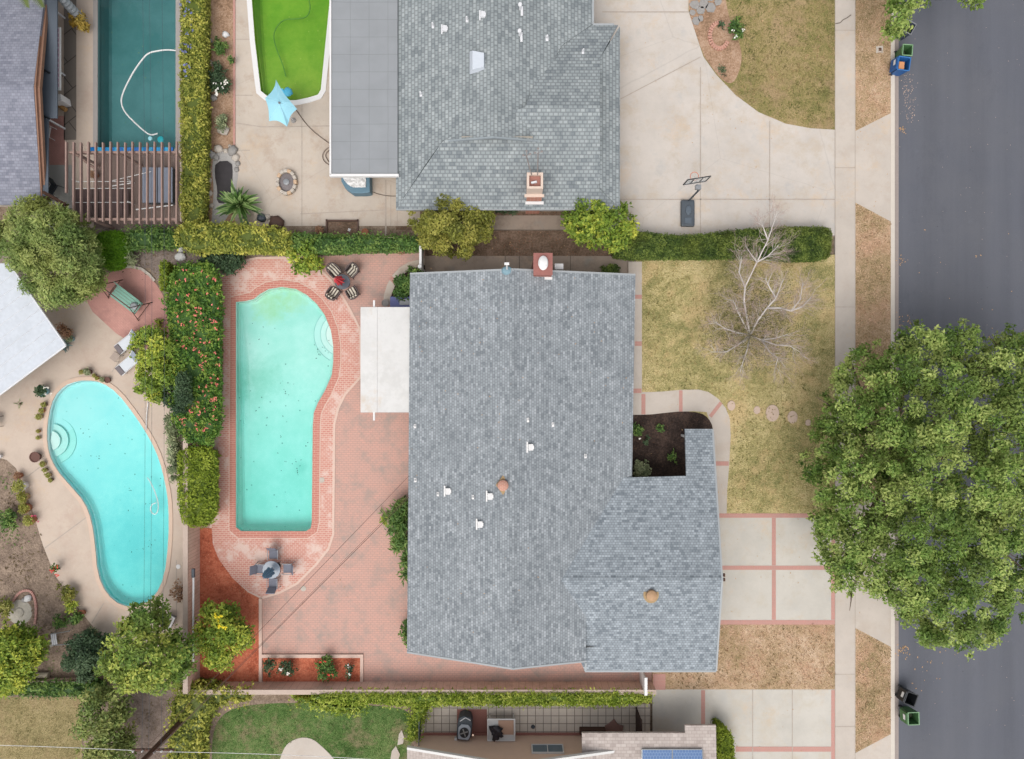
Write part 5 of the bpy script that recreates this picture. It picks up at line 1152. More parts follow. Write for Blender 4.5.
blade_plant('agave_plant', 'blue-grey rosette plant at the corner of the white metal roof', 68, 345, 26, .5, m_leaf('blue_rosette', ph(90, 108, 108), ph(122, 140, 138), ph(150, 166, 160)), .2, 4, wd=.06)
blade_plant('spider_plant', 'small spiky sprawling weed on the kidney-pool deck near the left edge', 21, 404, 10, .35, M['leafG'], .03, 5, wd=.02, up=(.1, .5))
blade_plant('fern_plant', 'arching yellow-green fern fronds at the tip of the wall plants', 386, 518, 16, .55, M['leafC'], .3, 6, wd=.05)
blade_plant('yucca_plant', 'spiky yellow-green plant at the edge of the brick surround near the striped chairs', 321, 268, 22, .6, M['leafHy'], .2, 7, wd=.05)

# the bare tree on the front lawn
bt = thing('bare_tree', 'leafless white-barked tree with reddish twigs on the front lawn', 'tree', W(742, 342, .12))
limbs = [[(742, 342, .1), (745, 340, 1.2), (750, 335, 2.2)], [(750, 335, 2.2), (747, 318, 2.8), (744, 302, 3.3), (745, 287, 4), (757, 262, 5), (768, 240, 5.7), (776, 216, 6.4)], [(757, 262, 5), (768, 256, 5.2), (778, 246, 5.6)],
         [(757, 262, 5), (748, 250, 5.3)], [(768, 240, 5.7), (762, 224, 6.2)], [(745, 287, 4), (739, 272, 4.5), (742, 256, 5)], [(750, 335, 2.2), (758, 320, 3.0), (767, 308, 3.6), (776, 298, 4.2), (783, 280, 4.8)], [(776, 298, 4.2), (770, 288, 4.7), (765, 278, 5)],
         [(767, 308, 3.6), (780, 308, 4.1), (791, 311, 4.5), (800, 300, 5), (803, 283, 5.5)], [(791, 311, 4.5), (803, 306, 4.9), (812, 296, 5.3)], [(750, 335, 2.2), (743, 322, 2.8), (738, 312, 3.2), (733, 300, 3.8)], [(750, 335, 2.2), (738, 345, 2.8), (726, 352, 3.2), (712, 352, 3.6)],
         [(750, 335, 2.2), (747, 350, 2.8), (743, 362, 3.2), (740, 372, 3.4)], [(750, 335, 2.2), (762, 340, 2.8), (776, 338, 3.4), (788, 334, 3.9)], [(762, 340, 2.8), (776, 345, 3.3), (790, 346, 3.8), (800, 352, 4)], [(750, 335, 2.2), (735, 332, 2.8), (724, 328, 3.2), (716, 322, 3.4)],
         [(762, 340, 2.8), (770, 352, 3.2), (778, 358, 3.5), (775, 368, 3.6)]]
mb = MB(); tw = MB(); rnd = random.Random(5)
def twig(a, dv, L, r, dep, fine):
    e = a + dv * L; m = a + dv * L * .5 + Vector([rnd.uniform(-.12, .12) * L for _ in range(3)])
    (tw if dep < fine else mb).rod([a, m, e], r, 4, r * .5)
    if dep > 0:
        for k in range(3):
            q = a.lerp(e, rnd.uniform(.3, 1)); nd = (dv + Vector([rnd.uniform(-.8, .8), rnd.uniform(-.8, .8), rnd.uniform(-.3, .6)])).normalized()
            twig(q, nd, L * rnd.uniform(.5, .75), r * .6, dep - 1, fine)
for i, l in enumerate(limbs):
    p = [W(*q) for q in l]; r0 = .1 if i == 0 else (.062 if len(l) > 4 else .045); mb.rod(p, r0, 7, r0 * (.8 if i == 0 else .3))
    if i:
        for j in range(1, len(p)):
            for k in range(9):
                q = p[j - 1].lerp(p[j], rnd.random()); dv = (p[j] - p[j - 1]).normalized() + Vector([rnd.uniform(-1, 1), rnd.uniform(-1, 1), rnd.uniform(-.2, .5)]); twig(q, dv.normalized(), rnd.uniform(.4, .95), .009, 3, 3)
mb.build('trunk', M['whitebark'], bt, smooth='all'); tw.build('crown', M['twig'], bt)
rgb_ = np.random.default_rng(8); cs = [tuple(W(x, y, h)) for x, y, h in ((750, 335, 2.2), (735, 325, 2.4), (765, 320, 2.4), (770, 340, 2.4), (740, 350, 2), (760, 355, 2), (752, 305, 2.6), (785, 335, 2.4), (722, 335, 2.2), (775, 300, 3), (735, 305, 2.6))]
P, N, T = blob_pts(cs, [1.3] * len(cs), [.4] * len(cs), 8500, rgb_, zs=.6, lower=.6); o = leaf_mesh('sparse_leaves', P, N, .07, m_leaf('olive_sparse_leaves', ph(64, 66, 38), ph(96, 94, 56), ph(136, 124, 82)), 8, T, bt, .6); o['kind'] = 'stuff'
# palm
pt = thing('palm_tree', 'leaning palm trunk with mossy base at the top edge beside the dark pool', 'palm tree', W(84, 23, 0))
topP = Vector((W(86, 24, 0).x - 0.3, W(86, 24, 0).y + 1.2, 5.6))
b = MB(); B0 = W(84, 22, 0); prof = [(.42, 0), (.36, .3), (.3, .8)] 
n = 22; pts = [B0.lerp(topP, i / n) for i in range(n + 1)]
for i in range(n): b.lathe(pts[i], [(.26 - .003 * i, 0), (.29 - .003 * i, .12), (.24 - .003 * i, .25)], 14)
b.build('trunk', m_plain('grey_palm_bark', ph(160, 164, 168), .22, 7, .9), pt)
def frond(base, a, L, el, parent, mat, seed):
    rnd = random.Random(seed); vs = []; fs = []; dv = Vector((math.cos(a), math.sin(a), 0)); sd = Vector((-math.sin(a), math.cos(a), 0))
    rb = MB(); sp_ = []
    for j in range(9):
        u = j / 8; p = base + dv * L * u * math.cos(el * (1 - .3 * u)) + Vector((0, 0, L * (math.sin(el) * u - .75 * u * u))); sp_.append(p)
    for j in range(44):
        u = .12 + .88 * j / 43; f_ = u * 8; i = min(7, int(f_)); p = sp_[i].lerp(sp_[i + 1], f_ - i); ll = L * .34 * math.sin(math.pi * (.15 + .8 * u)) + .05
        for s_ in (-1, 1):
            e = p + (sd * s_ * .9 + dv * .55).normalized() * ll - Vector((0, 0, ll * .35)); k = len(vs); w = dv * .03
            vs += [p - w * 2, p + w * 2, e]; fs.append((k, k + 1, k + 2))
    rb.v = [Vector(v) for v in vs]; rb.f = fs; rb.rod(sp_, .03, 5, .008)
    return rb
for i in range(16):
    frond(topP + Vector((0, 0, .1)), i * 2.4 + .3, 2.3, .9 - (i % 4) * .3, pt, None, i).build('frond', m_plain('palm_frond_green', ph(108, 122, 66), .2, 5, .6, .4) if i == 0 else bpy.data.materials['palm_frond_green'], pt)
o, _, _ = crown([(66, 14), (74, 10), (84, 14), (89, 20), (88, 29), (80, 30), (72, 24)], .1, .9, 4.5, m_leaf('mossy_leaves', ph(130, 112, 40), ph(170, 140, 60), ph(196, 176, 90)), pt, size=.13, dens=2.0, seed=95, name='base_growth')

# ------------------------------------------------------------------ rocks, stepping stones, edging
def rock(px, py, r, label, mat=None, h=.6, group=None, name='rock', sq=(1, 1), seed=0, cat='stone', z=0):
    t = MB().ball((0, 0, 0), r, 2, (sq[0], sq[1], h), .45, seed or int(px * 7 + py)).build(name, mat or M['stone'], None, smooth='all')
    t.location = W(px, py, 0) + Vector((0, 0, r * h * .5 + z)); return tag(t, label, cat, group)
for i, (x, y, r, ry, lab) in enumerate(((730.5, 405.5, .24, 1.25, 'small oval stepping stone nearest the curved entry walk'), (756, 410, .2, 1.2, 'small round stepping stone, second from the entry walk'), (771.5, 413, .4, 1.25, 'largest stepping stone in the row across the front lawn'), (791.5, 417, .3, 1.25, 'medium stepping stone right of the largest one'), (807, 422.5, .17, 1.1, 'tiny stepping stone close to the street tree'), (829, 417, .28, 1, 'stepping stone half hidden under the street tree'))):
    o = MB().lathe((0, 0, 0), [(r * .96, 0), (r, .02), (r * .97, .045)], 18, 1, ry).build('stepping_stone', m_plain('pinkish_stone', ph(206, 182, 164), .08, 5) if i == 0 else bpy.data.materials['pinkish_stone'], None)
    o.location = W(x, y) + Vector((0, 0, .122)); tag(o, lab, 'stepping stone', 'stepping stones across the front lawn')
for i, (x, y, sx, sy, lab) in enumerate(((401, 737, .2, .45, 'narrow pale stepping stone on the green lawn beside the ivy'), (395, 754, .3, .5, 'pale stepping stone at the bottom edge of the green lawn'))):
    o = MB().prism([(-sx, -sy), (sx * .6, -sy * .8), (sx, 0), (sx * .2, sy), (-sx * .6, sy * .4)], 0, .05).build('stepping_stone', M['walk'], None); o.location = W(x, y) + Vector((0, 0, .012)); tag(o, lab, 'stepping stone')
pnd = sheet('garden_pond', smooth_loop([(216, 162), (232, 161), (233, 175), (231, 196), (226, 204), (217, 203), (218, 190), (215, 175)], 1), .07, m_plain('dark_pond_liner', ph(58, 54, 56), .25, 4, .5), thick=.06)
sheet('pond_surround', smooth_loop([(214, 152), (232, 150), (239, 160), (238, 180), (232, 210), (218, 232), (209, 236), (212, 220), (214, 190), (212, 170)], 1), .02, m_plain('pond_mortar', ph(176, 172, 168), .15, 3), thick=.02)
rnd = random.Random(9)
for i, (x, y, r) in enumerate(((211.5, 155, .25), (219, 149, .25), (230, 146, .1), (233, 151, .3), (226, 151, .15), (236, 158, .22), (216.5, 158, .2), (209, 171, .16), (209, 181, .2), (237, 170, .15), (210, 194, .18), (212, 206, .15), (238, 164, .15))):
    nm = ['westmost', 'round top-left', 'tiny top', 'biggest top-right', 'small top-middle', 'right-hand', 'inner left', 'upper left-side', 'middle left-side', 'lower right-side', 'lower left-side', 'bottom left-side', 'middle right-side'][i]
    rock(x, y, r, nm + ' rock on the rim of the dark garden pond', M['stone'] if i % 3 else M['stone2'], .6, 'rocks around the garden pond')
for x, y, r, lab, m in ((210, 64, .22, 'beige rock beside the white-flowering bush', 'stone'), (210, 41, .16, 'grey rock at the hedge foot beside the bright green plant', 'stone2'), (214, 98, .22, 'dull rock just below the white-flowering bush', 'stone2'), (224, 131, .32, 'pale half-moon rock under the grey-green tuft', 'stone'), (226, 35, .2, 'white rock near the top of the dirt strip', 'white'), (181, 257, .3, 'white boulder on the soil above the hibiscus', 'white'), (181, 249, .2, 'smaller white boulder below the ivy corner', 'white'), (262, 224 - 6, .28, 'dark rounded boulder right of the bird-of-paradise', 'dgrey'), (277, 224, .45, 'large dark brown boulder at the ivy edge', 'brown'), (268, 217, .18, 'white stone on top of the dark boulders', 'stone'), (78, 300, .18, 'white stone at the tip of the grey-green tree', 'white')):
    rock(x, y, r, lab, M[m])
fp = thing('fire_pit', 'round stone-ringed fire pit with dark gravel on the concrete yard', 'fire pit', W(287.5, 183, 0)); rnd = random.Random(2)
for i in range(15):
    a = i * 2 * math.pi / 15; MB().box((math.cos(a) * .52, math.sin(a) * .66, .14), (.2, .25, .28), a + rnd.uniform(-.1, .1)).build('ring_stone', M['stone'] if i % 3 else m_plain('tan_stone', ph(206, 176, 146), .1, 5), fp, local=True, bevel=.04)
MB().lathe((0, 0, 0), [(.43, .0), (.43, .12), (.2, .17)], 20, 1, 1.25).build('gravel', m_plain('dark_gravel', ph(128, 120, 120), .45, 16), fp, local=True)
MB().lathe((0, 0, .12), [(.17, 0), (.18, .12), (.08, .14)], 14).build('burner', M['grey'], fp, local=True)
rg_ = thing('brick_ring', 'horseshoe ring of orange bricks on the bare corner of the north lawn', 'brick edging', W(719, 36, TL)); 
for i in range(22):
    a = R_(60 + i * 268 / 21); MB().box((math.cos(a) * .55, math.sin(a) * .75, .05), (.24, .12, .1), a).build('brick', M['chimpink'] if 'ob' not in M else M['ob'], rg_, local=True, bevel=.01)
for i, (x, y, s_) in enumerate(((694, 6, .32), (703, 5, .36), (700, 12, .28), (710, 9, .34), (717, 3, .26), (695, 22, .3), (700, 20, .2), (709, -2, .3), (692, 14, .2))):
    pts = [(math.cos(R_(a)) * s_ * random.uniform(.75, 1.1), math.sin(R_(a)) * s_ * random.uniform(.75, 1.1)) for a in range(0, 360, 60)]
    o = MB().prism(pts, 0, .05).build('flagstone', M['stone2'], None, bevel=.01); o.location = W(x, y) + Vector((0, 0, TL + .01))
    tag(o, ['second flagstone of the top row by the driveway edge', 'large pale flagstone in the middle of the top row', 'small flagstone just below the top row, centre of the cluster', 'rightmost flagstone of the second row, toward the brick ring', 'flagstone at the top right end of the cluster', 'lower flagstone beside the driveway curve', 'tiniest flagstone, right of the lower one at the driveway curve', 'flagstone cut by the top edge of the photo', 'leftmost flagstone touching the driveway curve'][i], 'flagstone', 'flagstones beside the north driveway')
# curved brick edging, stones, log in the west garden
be = thing('brick_edging', 'curved hook of reddish bricks around the white stone in the dirt garden', 'brick edging', W(28, 600, 0))
arc = smooth_loop([(13, 602), (18, 594), (24, 590), (31, 590), (35, 596), (37, 606), (36.5, 616), (35.5, 624)], 2, False)
for i in range(0, len(arc) - 1, 1):
    a, c_ = W(*arc[i]), W(*arc[i + 1]); 
    if (a - c_).length > .05: MB().box((a + c_) / 2 + Vector((0, 0, .05)), ((a - c_).length * .92, .13, .1), math.atan2((c_ - a).y, (c_ - a).x)).build('brick', M['ribbon'], be, bevel=.008)
rock(29, 598, .22, 'white stone at the top of the brick hook in the dirt garden', M['white'], .7); rock(24.5, 600, .15, 'smaller grey stone beside the white stone in the brick hook', M['stone2'])
o = MB().lathe((0, 0, 0), [(.75, 0), (.7, .03), (.3, .06), (.25, .12), (.05, .14)], 24).build('stepping_disc', m_plain('worn_cement', ph(190, 182, 168), .2, 5), None); o.location = W(20, 612); tag(o, 'worn round cement disc inside the brick hook in the dirt garden', 'cement disc')
o = MB().rod([(-.48, 0, .16), (.48, 0.02, .16)], .17, 14).build('stone_log', m_plain('pale_concrete_log', ph(184, 172, 152), .12, 6), None, bevel=.03); o.location = W(42.5, 674.5); tag(o, 'thick pale concrete cylinder lying on the soil above the low block wall', 'garden roll')

# ------------------------------------------------------------------ pots
def pot(px, py, r, pm, leaf, label, fl_=None, group=None, ht=None, z=0):
    t = thing('flower_pot', label, 'flower pot', W(px, py, 0) + Vector((0, 0, z)), 0, group); h = ht or r * 1.5
    MB().lathe((0, 0, 0), [(r * .68, 0), (r * .95, h * .85), (r * 1.05, h * .87), (r * 1.05, h), (r * .9, h), (r * .88, h * .9), (.02, h * .88)], 16).build('pot', M[pm], t, local=True, smooth=True)
    if leaf:
        rg = np.random.default_rng(int(px * 10 + py)); n = int(60 + 500 * r); P, N, T = blob_pts([(t.location.x, t.location.y, z + h + r * .25)], [r * 1.0], [.6], n, rg, zs=.7)
        leaf_mesh('plant', P, N, max(.05, r * .5), M[leaf], int(px), T, t, .5)
    if fl_: 
        k = r * 14; scatter_flowers(t, [(px - k, py - k), (px + k, py - k), (px + k, py + k), (px - k, py + k)], h + r * .5, h + r * 1.1, 14, r * .3, M[fl_], 4)
    return t
PG = 'small pots on the kidney-shaped pool rim'
pot(83.5, 372, .13, 'pottan', 'leafW', 'small yellowish potted plant at the left end of the row above the kidney pool', group=PG)
pot(90.5, 372, .2, 'potbrown', 'leafG', 'dark plum pot with pale plant, largest in the row above the kidney pool', group=PG)
pot(95.5, 375.5, .11, 'pottan', 'leafW', 'tiny tan pot right after the dark plum pot above the kidney pool', group=PG)
pot(98.8, 378, .12, 'terra', 'leafW', 'tiny terracotta pot in the middle of the row above the kidney pool', group=PG)
pot(104.5, 379.5, .15, 'pottan', 'leafG', 'square-looking tan pot with pale plant next to last above the kidney pool', group=PG)
pot(109.5, 380, .17, 'potbrown', None, 'empty dark plum pot at the right end of the row above the kidney pool', group=PG)
pot(47, 391, .3, 'potblue', 'leafE', 'big pale-blue pot crowded with white flowers beside the kidney pool', 'flW')
for x, y, r, pm, lab in ((46.5, 404.5, .15, 'potbrown', 'top pot of the three between the white-flower pot and the pool steps'), (44.3, 410.5, .15, 'terra', 'middle pot of the three between the white-flower pot and the pool steps'), (41.8, 416.5, .17, 'pottan', 'bottom pot of the three between the white-flower pot and the pool steps'), (40.2, 431, .11, 'terra', 'upper of two tiny pots beside the kidney pool steps'), (40.2, 437.5, .12, 'pottan', 'lower of two tiny pots beside the kidney pool steps'), (45.3, 463.5, .16, 'pottan', 'first pot below the big brown bowl on the kidney pool rim'), (47, 469.5, .13, 'potbrown', 'second pot below the big brown bowl on the kidney pool rim'), (50.5, 474.5, .15, 'pottan', 'third pot below the big brown bowl on the kidney pool rim'), (52.6, 479.5, .13, 'potbrown', 'last pot below the big brown bowl on the kidney pool rim')):
    pot(x, y, r, pm, 'leafW', lab, group=PG)
pot(38.5, 456.5, .3, 'potbrown', None, 'big empty brown bowl beside the kidney pool steps', ht=.35)
pot(21.5, 475, .2, 'terra', 'leafDry', 'terracotta pot with a dry plant, uppermost on the dirt garden edge')
pot(25.5, 485, .32, 'white', 'leafW', 'wide white pot with a yellow-green plant on the dirt garden edge')
pot(27.5, 496, .28, 'pottan', 'leafB', 'tan pot with an olive plant on the dirt garden edge')
pot(29.5, 507, .28, 'terra', 'leafB', 'terracotta pot with a pinkish rim and olive plant on the dirt garden edge')
pot(34.5, 519, .28, 'terra', 'leafW', 'pot with magenta flowers, lowest on the dirt garden edge', 'flP')
pot(84, 612, .2, 'terra', None, 'empty terracotta pot at the corner where the deck meets the border')
pot(1.5, 456, .16, 'white', None, 'small white pot at the left edge on the deck corner', ht=.3)
pot(321, 231, .22, 'potbrown', 'leafDry', 'dark round pot at the ivy edge left of the dirt plot')
pot(366, 233, .2, 'terra', None, 'round terracotta pot at the ivy edge right of the dirt plot')
pot(403, 249.5, .32, 'dgrey', 'leafDry', 'wide grey pot with dead stems at the top of the paver patio')
pot(395, 249, .12, 'black', None, 'tiny black pot beside the wide grey pot on the paver patio')
pot(375.5, 302, .22, 'stone', None, 'pale stone pot at the corner of the white patio cover') if False else pot(386, 303.5, .2, 'stone2', None, 'pale stone pot where the curved path meets the white patio cover')
pot(97, 176, .2, 'terra', 'leafDry', 'pot with dry red leaves under the pergola')
pot(73, 339, .2, 'potblue', 'leafG', 'pale pot with blue-green plant by the tip of the white metal roof')

# ------------------------------------------------------------------ patio furniture
def m_stripes():
    t = NT('striped_cushion', .9, .1); tc = t.n.new('ShaderNodeTexCoord').outputs['Object']
    w = t.n.new('ShaderNodeTexWave'); w.wave_type = 'BANDS'; w.bands_direction = 'X'; w.inputs['Scale'].default_value = 1.55; w.inputs['Phase Offset'].default_value = 1.6; t.l.new(tc, w.inputs[0])
    return t.done(t.ramp(w.outputs['Fac'], [(.4, ph(92, 82, 78)), (.5, ph(222, 214, 196))]))
M['stripe'] = m_stripes(); M['wick'] = m_plain('dark_wicker', ph(104, 92, 90), .3, 18, .7, .3, 0, .6)
def striped_chair(px, py, rz, lab):
    t = thing('striped_chair', lab, 'chair', W(px, py, .0), rz, 'striped patio chairs around the dark table'); L = dict(local=True); t.scale = (.82, .82, .95)
    MB().box((0, -.02, .42), (.56, .6, .1)).build('seat_cushion', M['stripe'], t, bevel=.03, **L)
    MB().box((0, .34, .62), (.56, .12, .46), 0, -R_(22)).build('back_cushion', M['stripe'], t, bevel=.03, **L)
    pts = [(-.37, -.3, .62), (-.4, 0, .64), (-.38, .3, .7), (-.26, .5, .82), (0, .57, .86), (.26, .5, .82), (.38, .3, .7), (.4, 0, .64), (.37, -.3, .62)]
    MB().rod(pts, .055, 8).build('arm_frame', M['wick'], t, smooth=True, **L)
    b = MB(); b.box((0, 0, .33), (.7, .72, .06))
    for s_ in (-1, 1): b.box((s_ * .37, 0, .48), (.03, .6, .26))
    b.box((0, .46, .55), (.66, .03, .4), 0, -R_(14)); b.build('shell', M['wick'], t, **L)
    for sx in (-1, 1):
        for sy in (-1, 1): MB().rod([(sx * .32, sy * .3, .32), (sx * .34, sy * .34, 0)], .025, 6).build('leg', M['wick'], t, **L)
striped_chair(337, 272.5, R_(42), 'striped chair up and left of the red umbrella, beside the yellow-flecked shrub')
striped_chair(353.5, 272.5, R_(-42), 'striped chair up and right of the red umbrella')
striped_chair(336, 293.5, R_(146), 'striped chair nearest the pool edge, below and left of the red umbrella')
striped_chair(354, 293, R_(-150), 'striped chair nearest the white patio cover, below and right of the red umbrella')
t = thing('patio_table', 'dark glass-topped round table between the four striped chairs', 'table', W(345.5, 283.5))
MB().lathe((0, 0, .7), [(.42, 0), (.44, .02), (.42, .04)], 28).build('table_top', m_plain('smoked_glass', ph(92, 98, 106), .1, 5, .15, .6, 0, 0), t, local=True, smooth=True)
MB().lathe((0, 0, 0), [(.28, 0), (.28, .04), (.05, .08), (.04, .7)], 16).build('table_base', M['black'], t, local=True)
def closed_umbrella(label, px, py, mat, h=2.35, tilt=(0, 0)):
    t = thing('closed_umbrella', label, 'umbrella', W(px, py, .0)); b = MB(); n = 16; prof = [(.03, h), (.09, h - .12), (.17, h - .5), (.24, h - 1.0), (.2, h - 1.25)]
    vs = []; 
    for j, (r, z) in enumerate(prof):
        for k in range(n):
            a = 2 * math.pi * k / n; rr = r * (1.25 if k % 2 else .65) if j else r; vs.append((math.cos(a) * rr + tilt[0] * (h - z), math.sin(a) * rr + tilt[1] * (h - z), z))
    fs = [(j * n + k, j * n + (k + 1) % n, (j + 1) * n + (k + 1) % n, (j + 1) * n + k) for j in range(len(prof) - 1) for k in range(n)] + [tuple(range(n))]
    b.add(vs, fs); b.build('canopy', mat, t, local=True)
    MB().rod([(0, 0, 0), (0, 0, h + .05)], .025, 8).build('pole', M['wood'], t, local=True); MB().lathe((0, 0, 0), [(.22, 0), (.2, .08), (.05, .1)], 16).build('base', M['black'], t, local=True)
closed_umbrella('folded red umbrella standing in the middle of the dark table', 345.3, 284, m_plain('red_canvas', ph(226, 84, 92), .08, 6, .9))
def mesh_chair(px, py, rz, lab):
    t = lounge(lab, px, py, rz, bpy.data.materials.get('grey_sling') or m_plain('grey_sling', ph(128, 130, 142), .2, 16, .8), .95, name='mesh_chair', group='grey mesh chairs around the glass table', framem=M['grey'])
mesh_chair(276, 552.5, 0, 'grey mesh chair above the blue-grey umbrella, nearest the turquoise pool'); mesh_chair(263.5, 567, R_(88), 'grey mesh chair left of the blue-grey umbrella'); mesh_chair(290, 566.5, R_(-90), 'grey mesh chair right of the blue-grey umbrella'); mesh_chair(275.5, 581, R_(180), 'grey mesh chair below the blue-grey umbrella')
t = thing('glass_table', 'round glass table with a pale rim between the grey mesh chairs', 'table', W(275.5, 566.5))
MB().lathe((0, 0, .7), [(.5, 0), (.52, .015), (.5, .03)], 28).build('table_top', m_plain('blue_grey_glass', ph(140, 150, 162), .12, 8, .2, .6, 0, 0), t, local=True)
for k in range(4): a = k * math.pi / 2 + .8; MB().rod([(math.cos(a) * .4, math.sin(a) * .4, .7), (math.cos(a) * .42, math.sin(a) * .42, 0)], .02, 6).build('leg', M['dgrey'], t, local=True)
closed_umbrella('folded blue-grey umbrella standing through the glass table by the mulch bed', 277.5, 566, m_plain('blue_canvas', ph(112, 146, 172), .08, 6, .9))
# open sky-blue umbrella by the green pool
t = thing('open_umbrella', 'open sky-blue umbrella with scalloped star-like edge at the green pool corner', 'umbrella', W(281, 104, 0))
cu = m_plain('sky_blue_canvas', ph(160, 216, 232), .04, 3, .8); zc = 2.35; cc = W(279.5, 103, zc)
tips = [(276, 81), (296, 108), (286, 127), (268, 121), (264, 98)]
tips = [(276, 80), (297, 109), (287, 126.5), (269, 121), (265, 98)]
vs = [cc]; nn = 0; fs = []
ring = []
for i in range(5):
    A = W(*tips[i], zc - .42); Bq = W(*tips[(i + 1) % 5], zc - .42)
    for k in range(5):
        u = k / 5; m = A.lerp(Bq, u); sag = 1 - .13 * math.sin(math.pi * u); q = cc + (m - cc) * sag; q.z = zc - .42 * ((q - cc).length / (A - cc).length) - .02; ring.append(q)
mid = [cc.lerp(q, .5) + Vector((0, 0, .03)) for q in ring]; N_ = len(ring)
vs = [cc] + mid + ring; fs = [(0, 1 + i, 1 + (i + 1) % N_) for i in range(N_)] + [(1 + i, 1 + N_ + i, 1 + N_ + (i + 1) % N_, 1 + (i + 1) % N_) for i in range(N_)]
b = MB(); b.add(vs, fs); o = b.build('canopy', cu, t); sm = o.modifiers.new('thickness', 'SOLIDIFY'); sm.thickness = .012
b = MB()
for i in range(5): b.rod([cc + Vector((0, 0, .02)), W(*tips[i], zc - .42)], .014, 5)
b.build('rib', m_plain('pale_blue_seam', ph(176, 226, 240), .03, 3), t)
MB().lathe(cc, [(.07, 0), (.05, .08), (.01, .14)], 10).build('finial', M['grey'], t)
MB().rod([Vector((cc.x + .05, cc.y - .1, 0)), cc], .025, 8).build('pole', M['wmetal'], t); MB().lathe(Vector((cc.x + .05, cc.y - .1, 0)), [(.16, 0), (.15, .06), (.05, .08)], 18).build('base', M['stone2'], t)
t = thing('pool_float', 'small bright-blue inflated float at the corner of the green pool, by the open umbrella', 'float', W(289.5, 94, 0))
MB().ball((0, 0, .28), .26, 2, (1, 1.1, .6), .3, 3).build('float_body', m_plain('azure_vinyl', ph(96, 196, 232), .08, 4, .35), t, local=True, smooth='all')
MB().box((-.25, -.05, .3), (.14, .5, .1), .4).build('float_arm', bpy.data.materials['azure_vinyl'], t, local=True, bevel=.03)
# hoses
def hose(label, pts, r, mat, z, name='hose', cat='hose'):
    p = [W(*q) for q in smooth_loop(pts, 2, False)]; p = [Vector((q.x, q.y, z)) for q in p]
    return tag(MB().rod(p, r, 7).build(name, mat, None, smooth='all'), label, cat)
hose('white suction hose floating across the dark pool', [(177, 50), (166, 49), (158, 50), (148, 52), (142, 58), (132, 72), (122, 92), (120, 102), (124, 112), (136, 124), (144, 131), (150, 135), (157, 133)], .045, M['white'], -.08, 'pool_hose')
hose('dark garden hose running from the open umbrella to the flat roof edge', [(294, 107), (299, 114), (306, 124), (315, 133), (330, 144)], .025, m_plain('grey_brown_hose', ph(120, 104, 94), .1, 5), .04)
hose('coiled hose at the edge of the grey flat roof', [(334, 146), (326, 149), (322, 156), (325, 163), (334, 167), (328, 161), (325, 155), (330, 150)], .025, bpy.data.materials['grey_brown_hose'], .05)
hose('thin dark hose lying in the green pool', [(306, -8), (309, 4), (306, 14), (295, 16), (282, 16), (274, 24), (271, 34), (275, 48), (281, 62), (284, 74)], .035, m_plain('murky_hose', ph(110, 160, 70), .1, 5), -.35, 'pool_hose')
hose('pale looped hose in the lower half of the kidney pool', [(146, 478), (148, 480), (154, 492), (158, 506), (155, 516), (149, 512), (150, 505), (155, 503)], .03, M['white'], -.14, 'pool_hose')
hose('long pole lying along the kidney pool deck by the trailing shrub', [(149, 402), (147.5, 415), (147, 430)], .025, M['wmetal'], .1, 'pool_pole', 'pole')
for x, y, r, lab, c_ in ((149.5, 138, .13, 'small pale-blue chlorine float left of the ring float in the dark pool', ph(170, 230, 240)), (160, 139, .2, 'teal ring float at the end of the white hose', ph(40, 170, 180))):
    o = MB().lathe((0, 0, 0), [(r * .7, 0), (r, .03), (r * .9, .08), (r * .3, .1)], 16).build('pool_float', m_plain('float_plastic', c_, .05, 4, .4), None, smooth=True); o.location = W(x, y) + Vector((0, 0, -.13)); tag(o, lab, 'float')
o = MB().lathe((0, 0, 0), [(.16, 0), (.16, .02), (.04, .025)], 20).build('skimmer_lid', M['stone'], None); o.location = W(322, 480) + Vector((0, 0, .032)); tag(o, 'round white skimmer lid in the brick surround right of the turquoise pool', 'lid')
o = MB().lathe((0, 0, 0), [(.16, 0), (.16, .02), (.04, .025)], 20).build('skimmer_lid', M['stone'], None); o.location = W(303.5, 588.5) + Vector((0, 0, .014)); tag(o, 'round pale drain lid on the pavers by the tip of the brick surround', 'lid')
o = MB().lathe((0, 0, 0), [(.13, 0), (.13, .02), (.04, .025)], 20).build('skimmer_lid', M['white'], None); o.location = W(178.5, 566.5) + Vector((0, 0, .016)); tag(o, 'small white round lid on the deck between the kidney pool and the wall', 'lid')
t = thing('filter_panel', 'white rectangular panel tilted on the deck under the tall fresh-green tree', 'panel', W(170.5, 620, 0), R_(-25))
MB().box((0, 0, .3), (.6, .8, .06)).build('panel_top', M['white'], t, local=True, bevel=.02); MB().box((0, 0, .14), (.5, .7, .27)).build('panel_base', M['grey'], t, local=True, bevel=.02)
MB().box((-.02, .02, .34), (.4, .55, .02)).build('panel_inset', M['stone'], t, local=True)
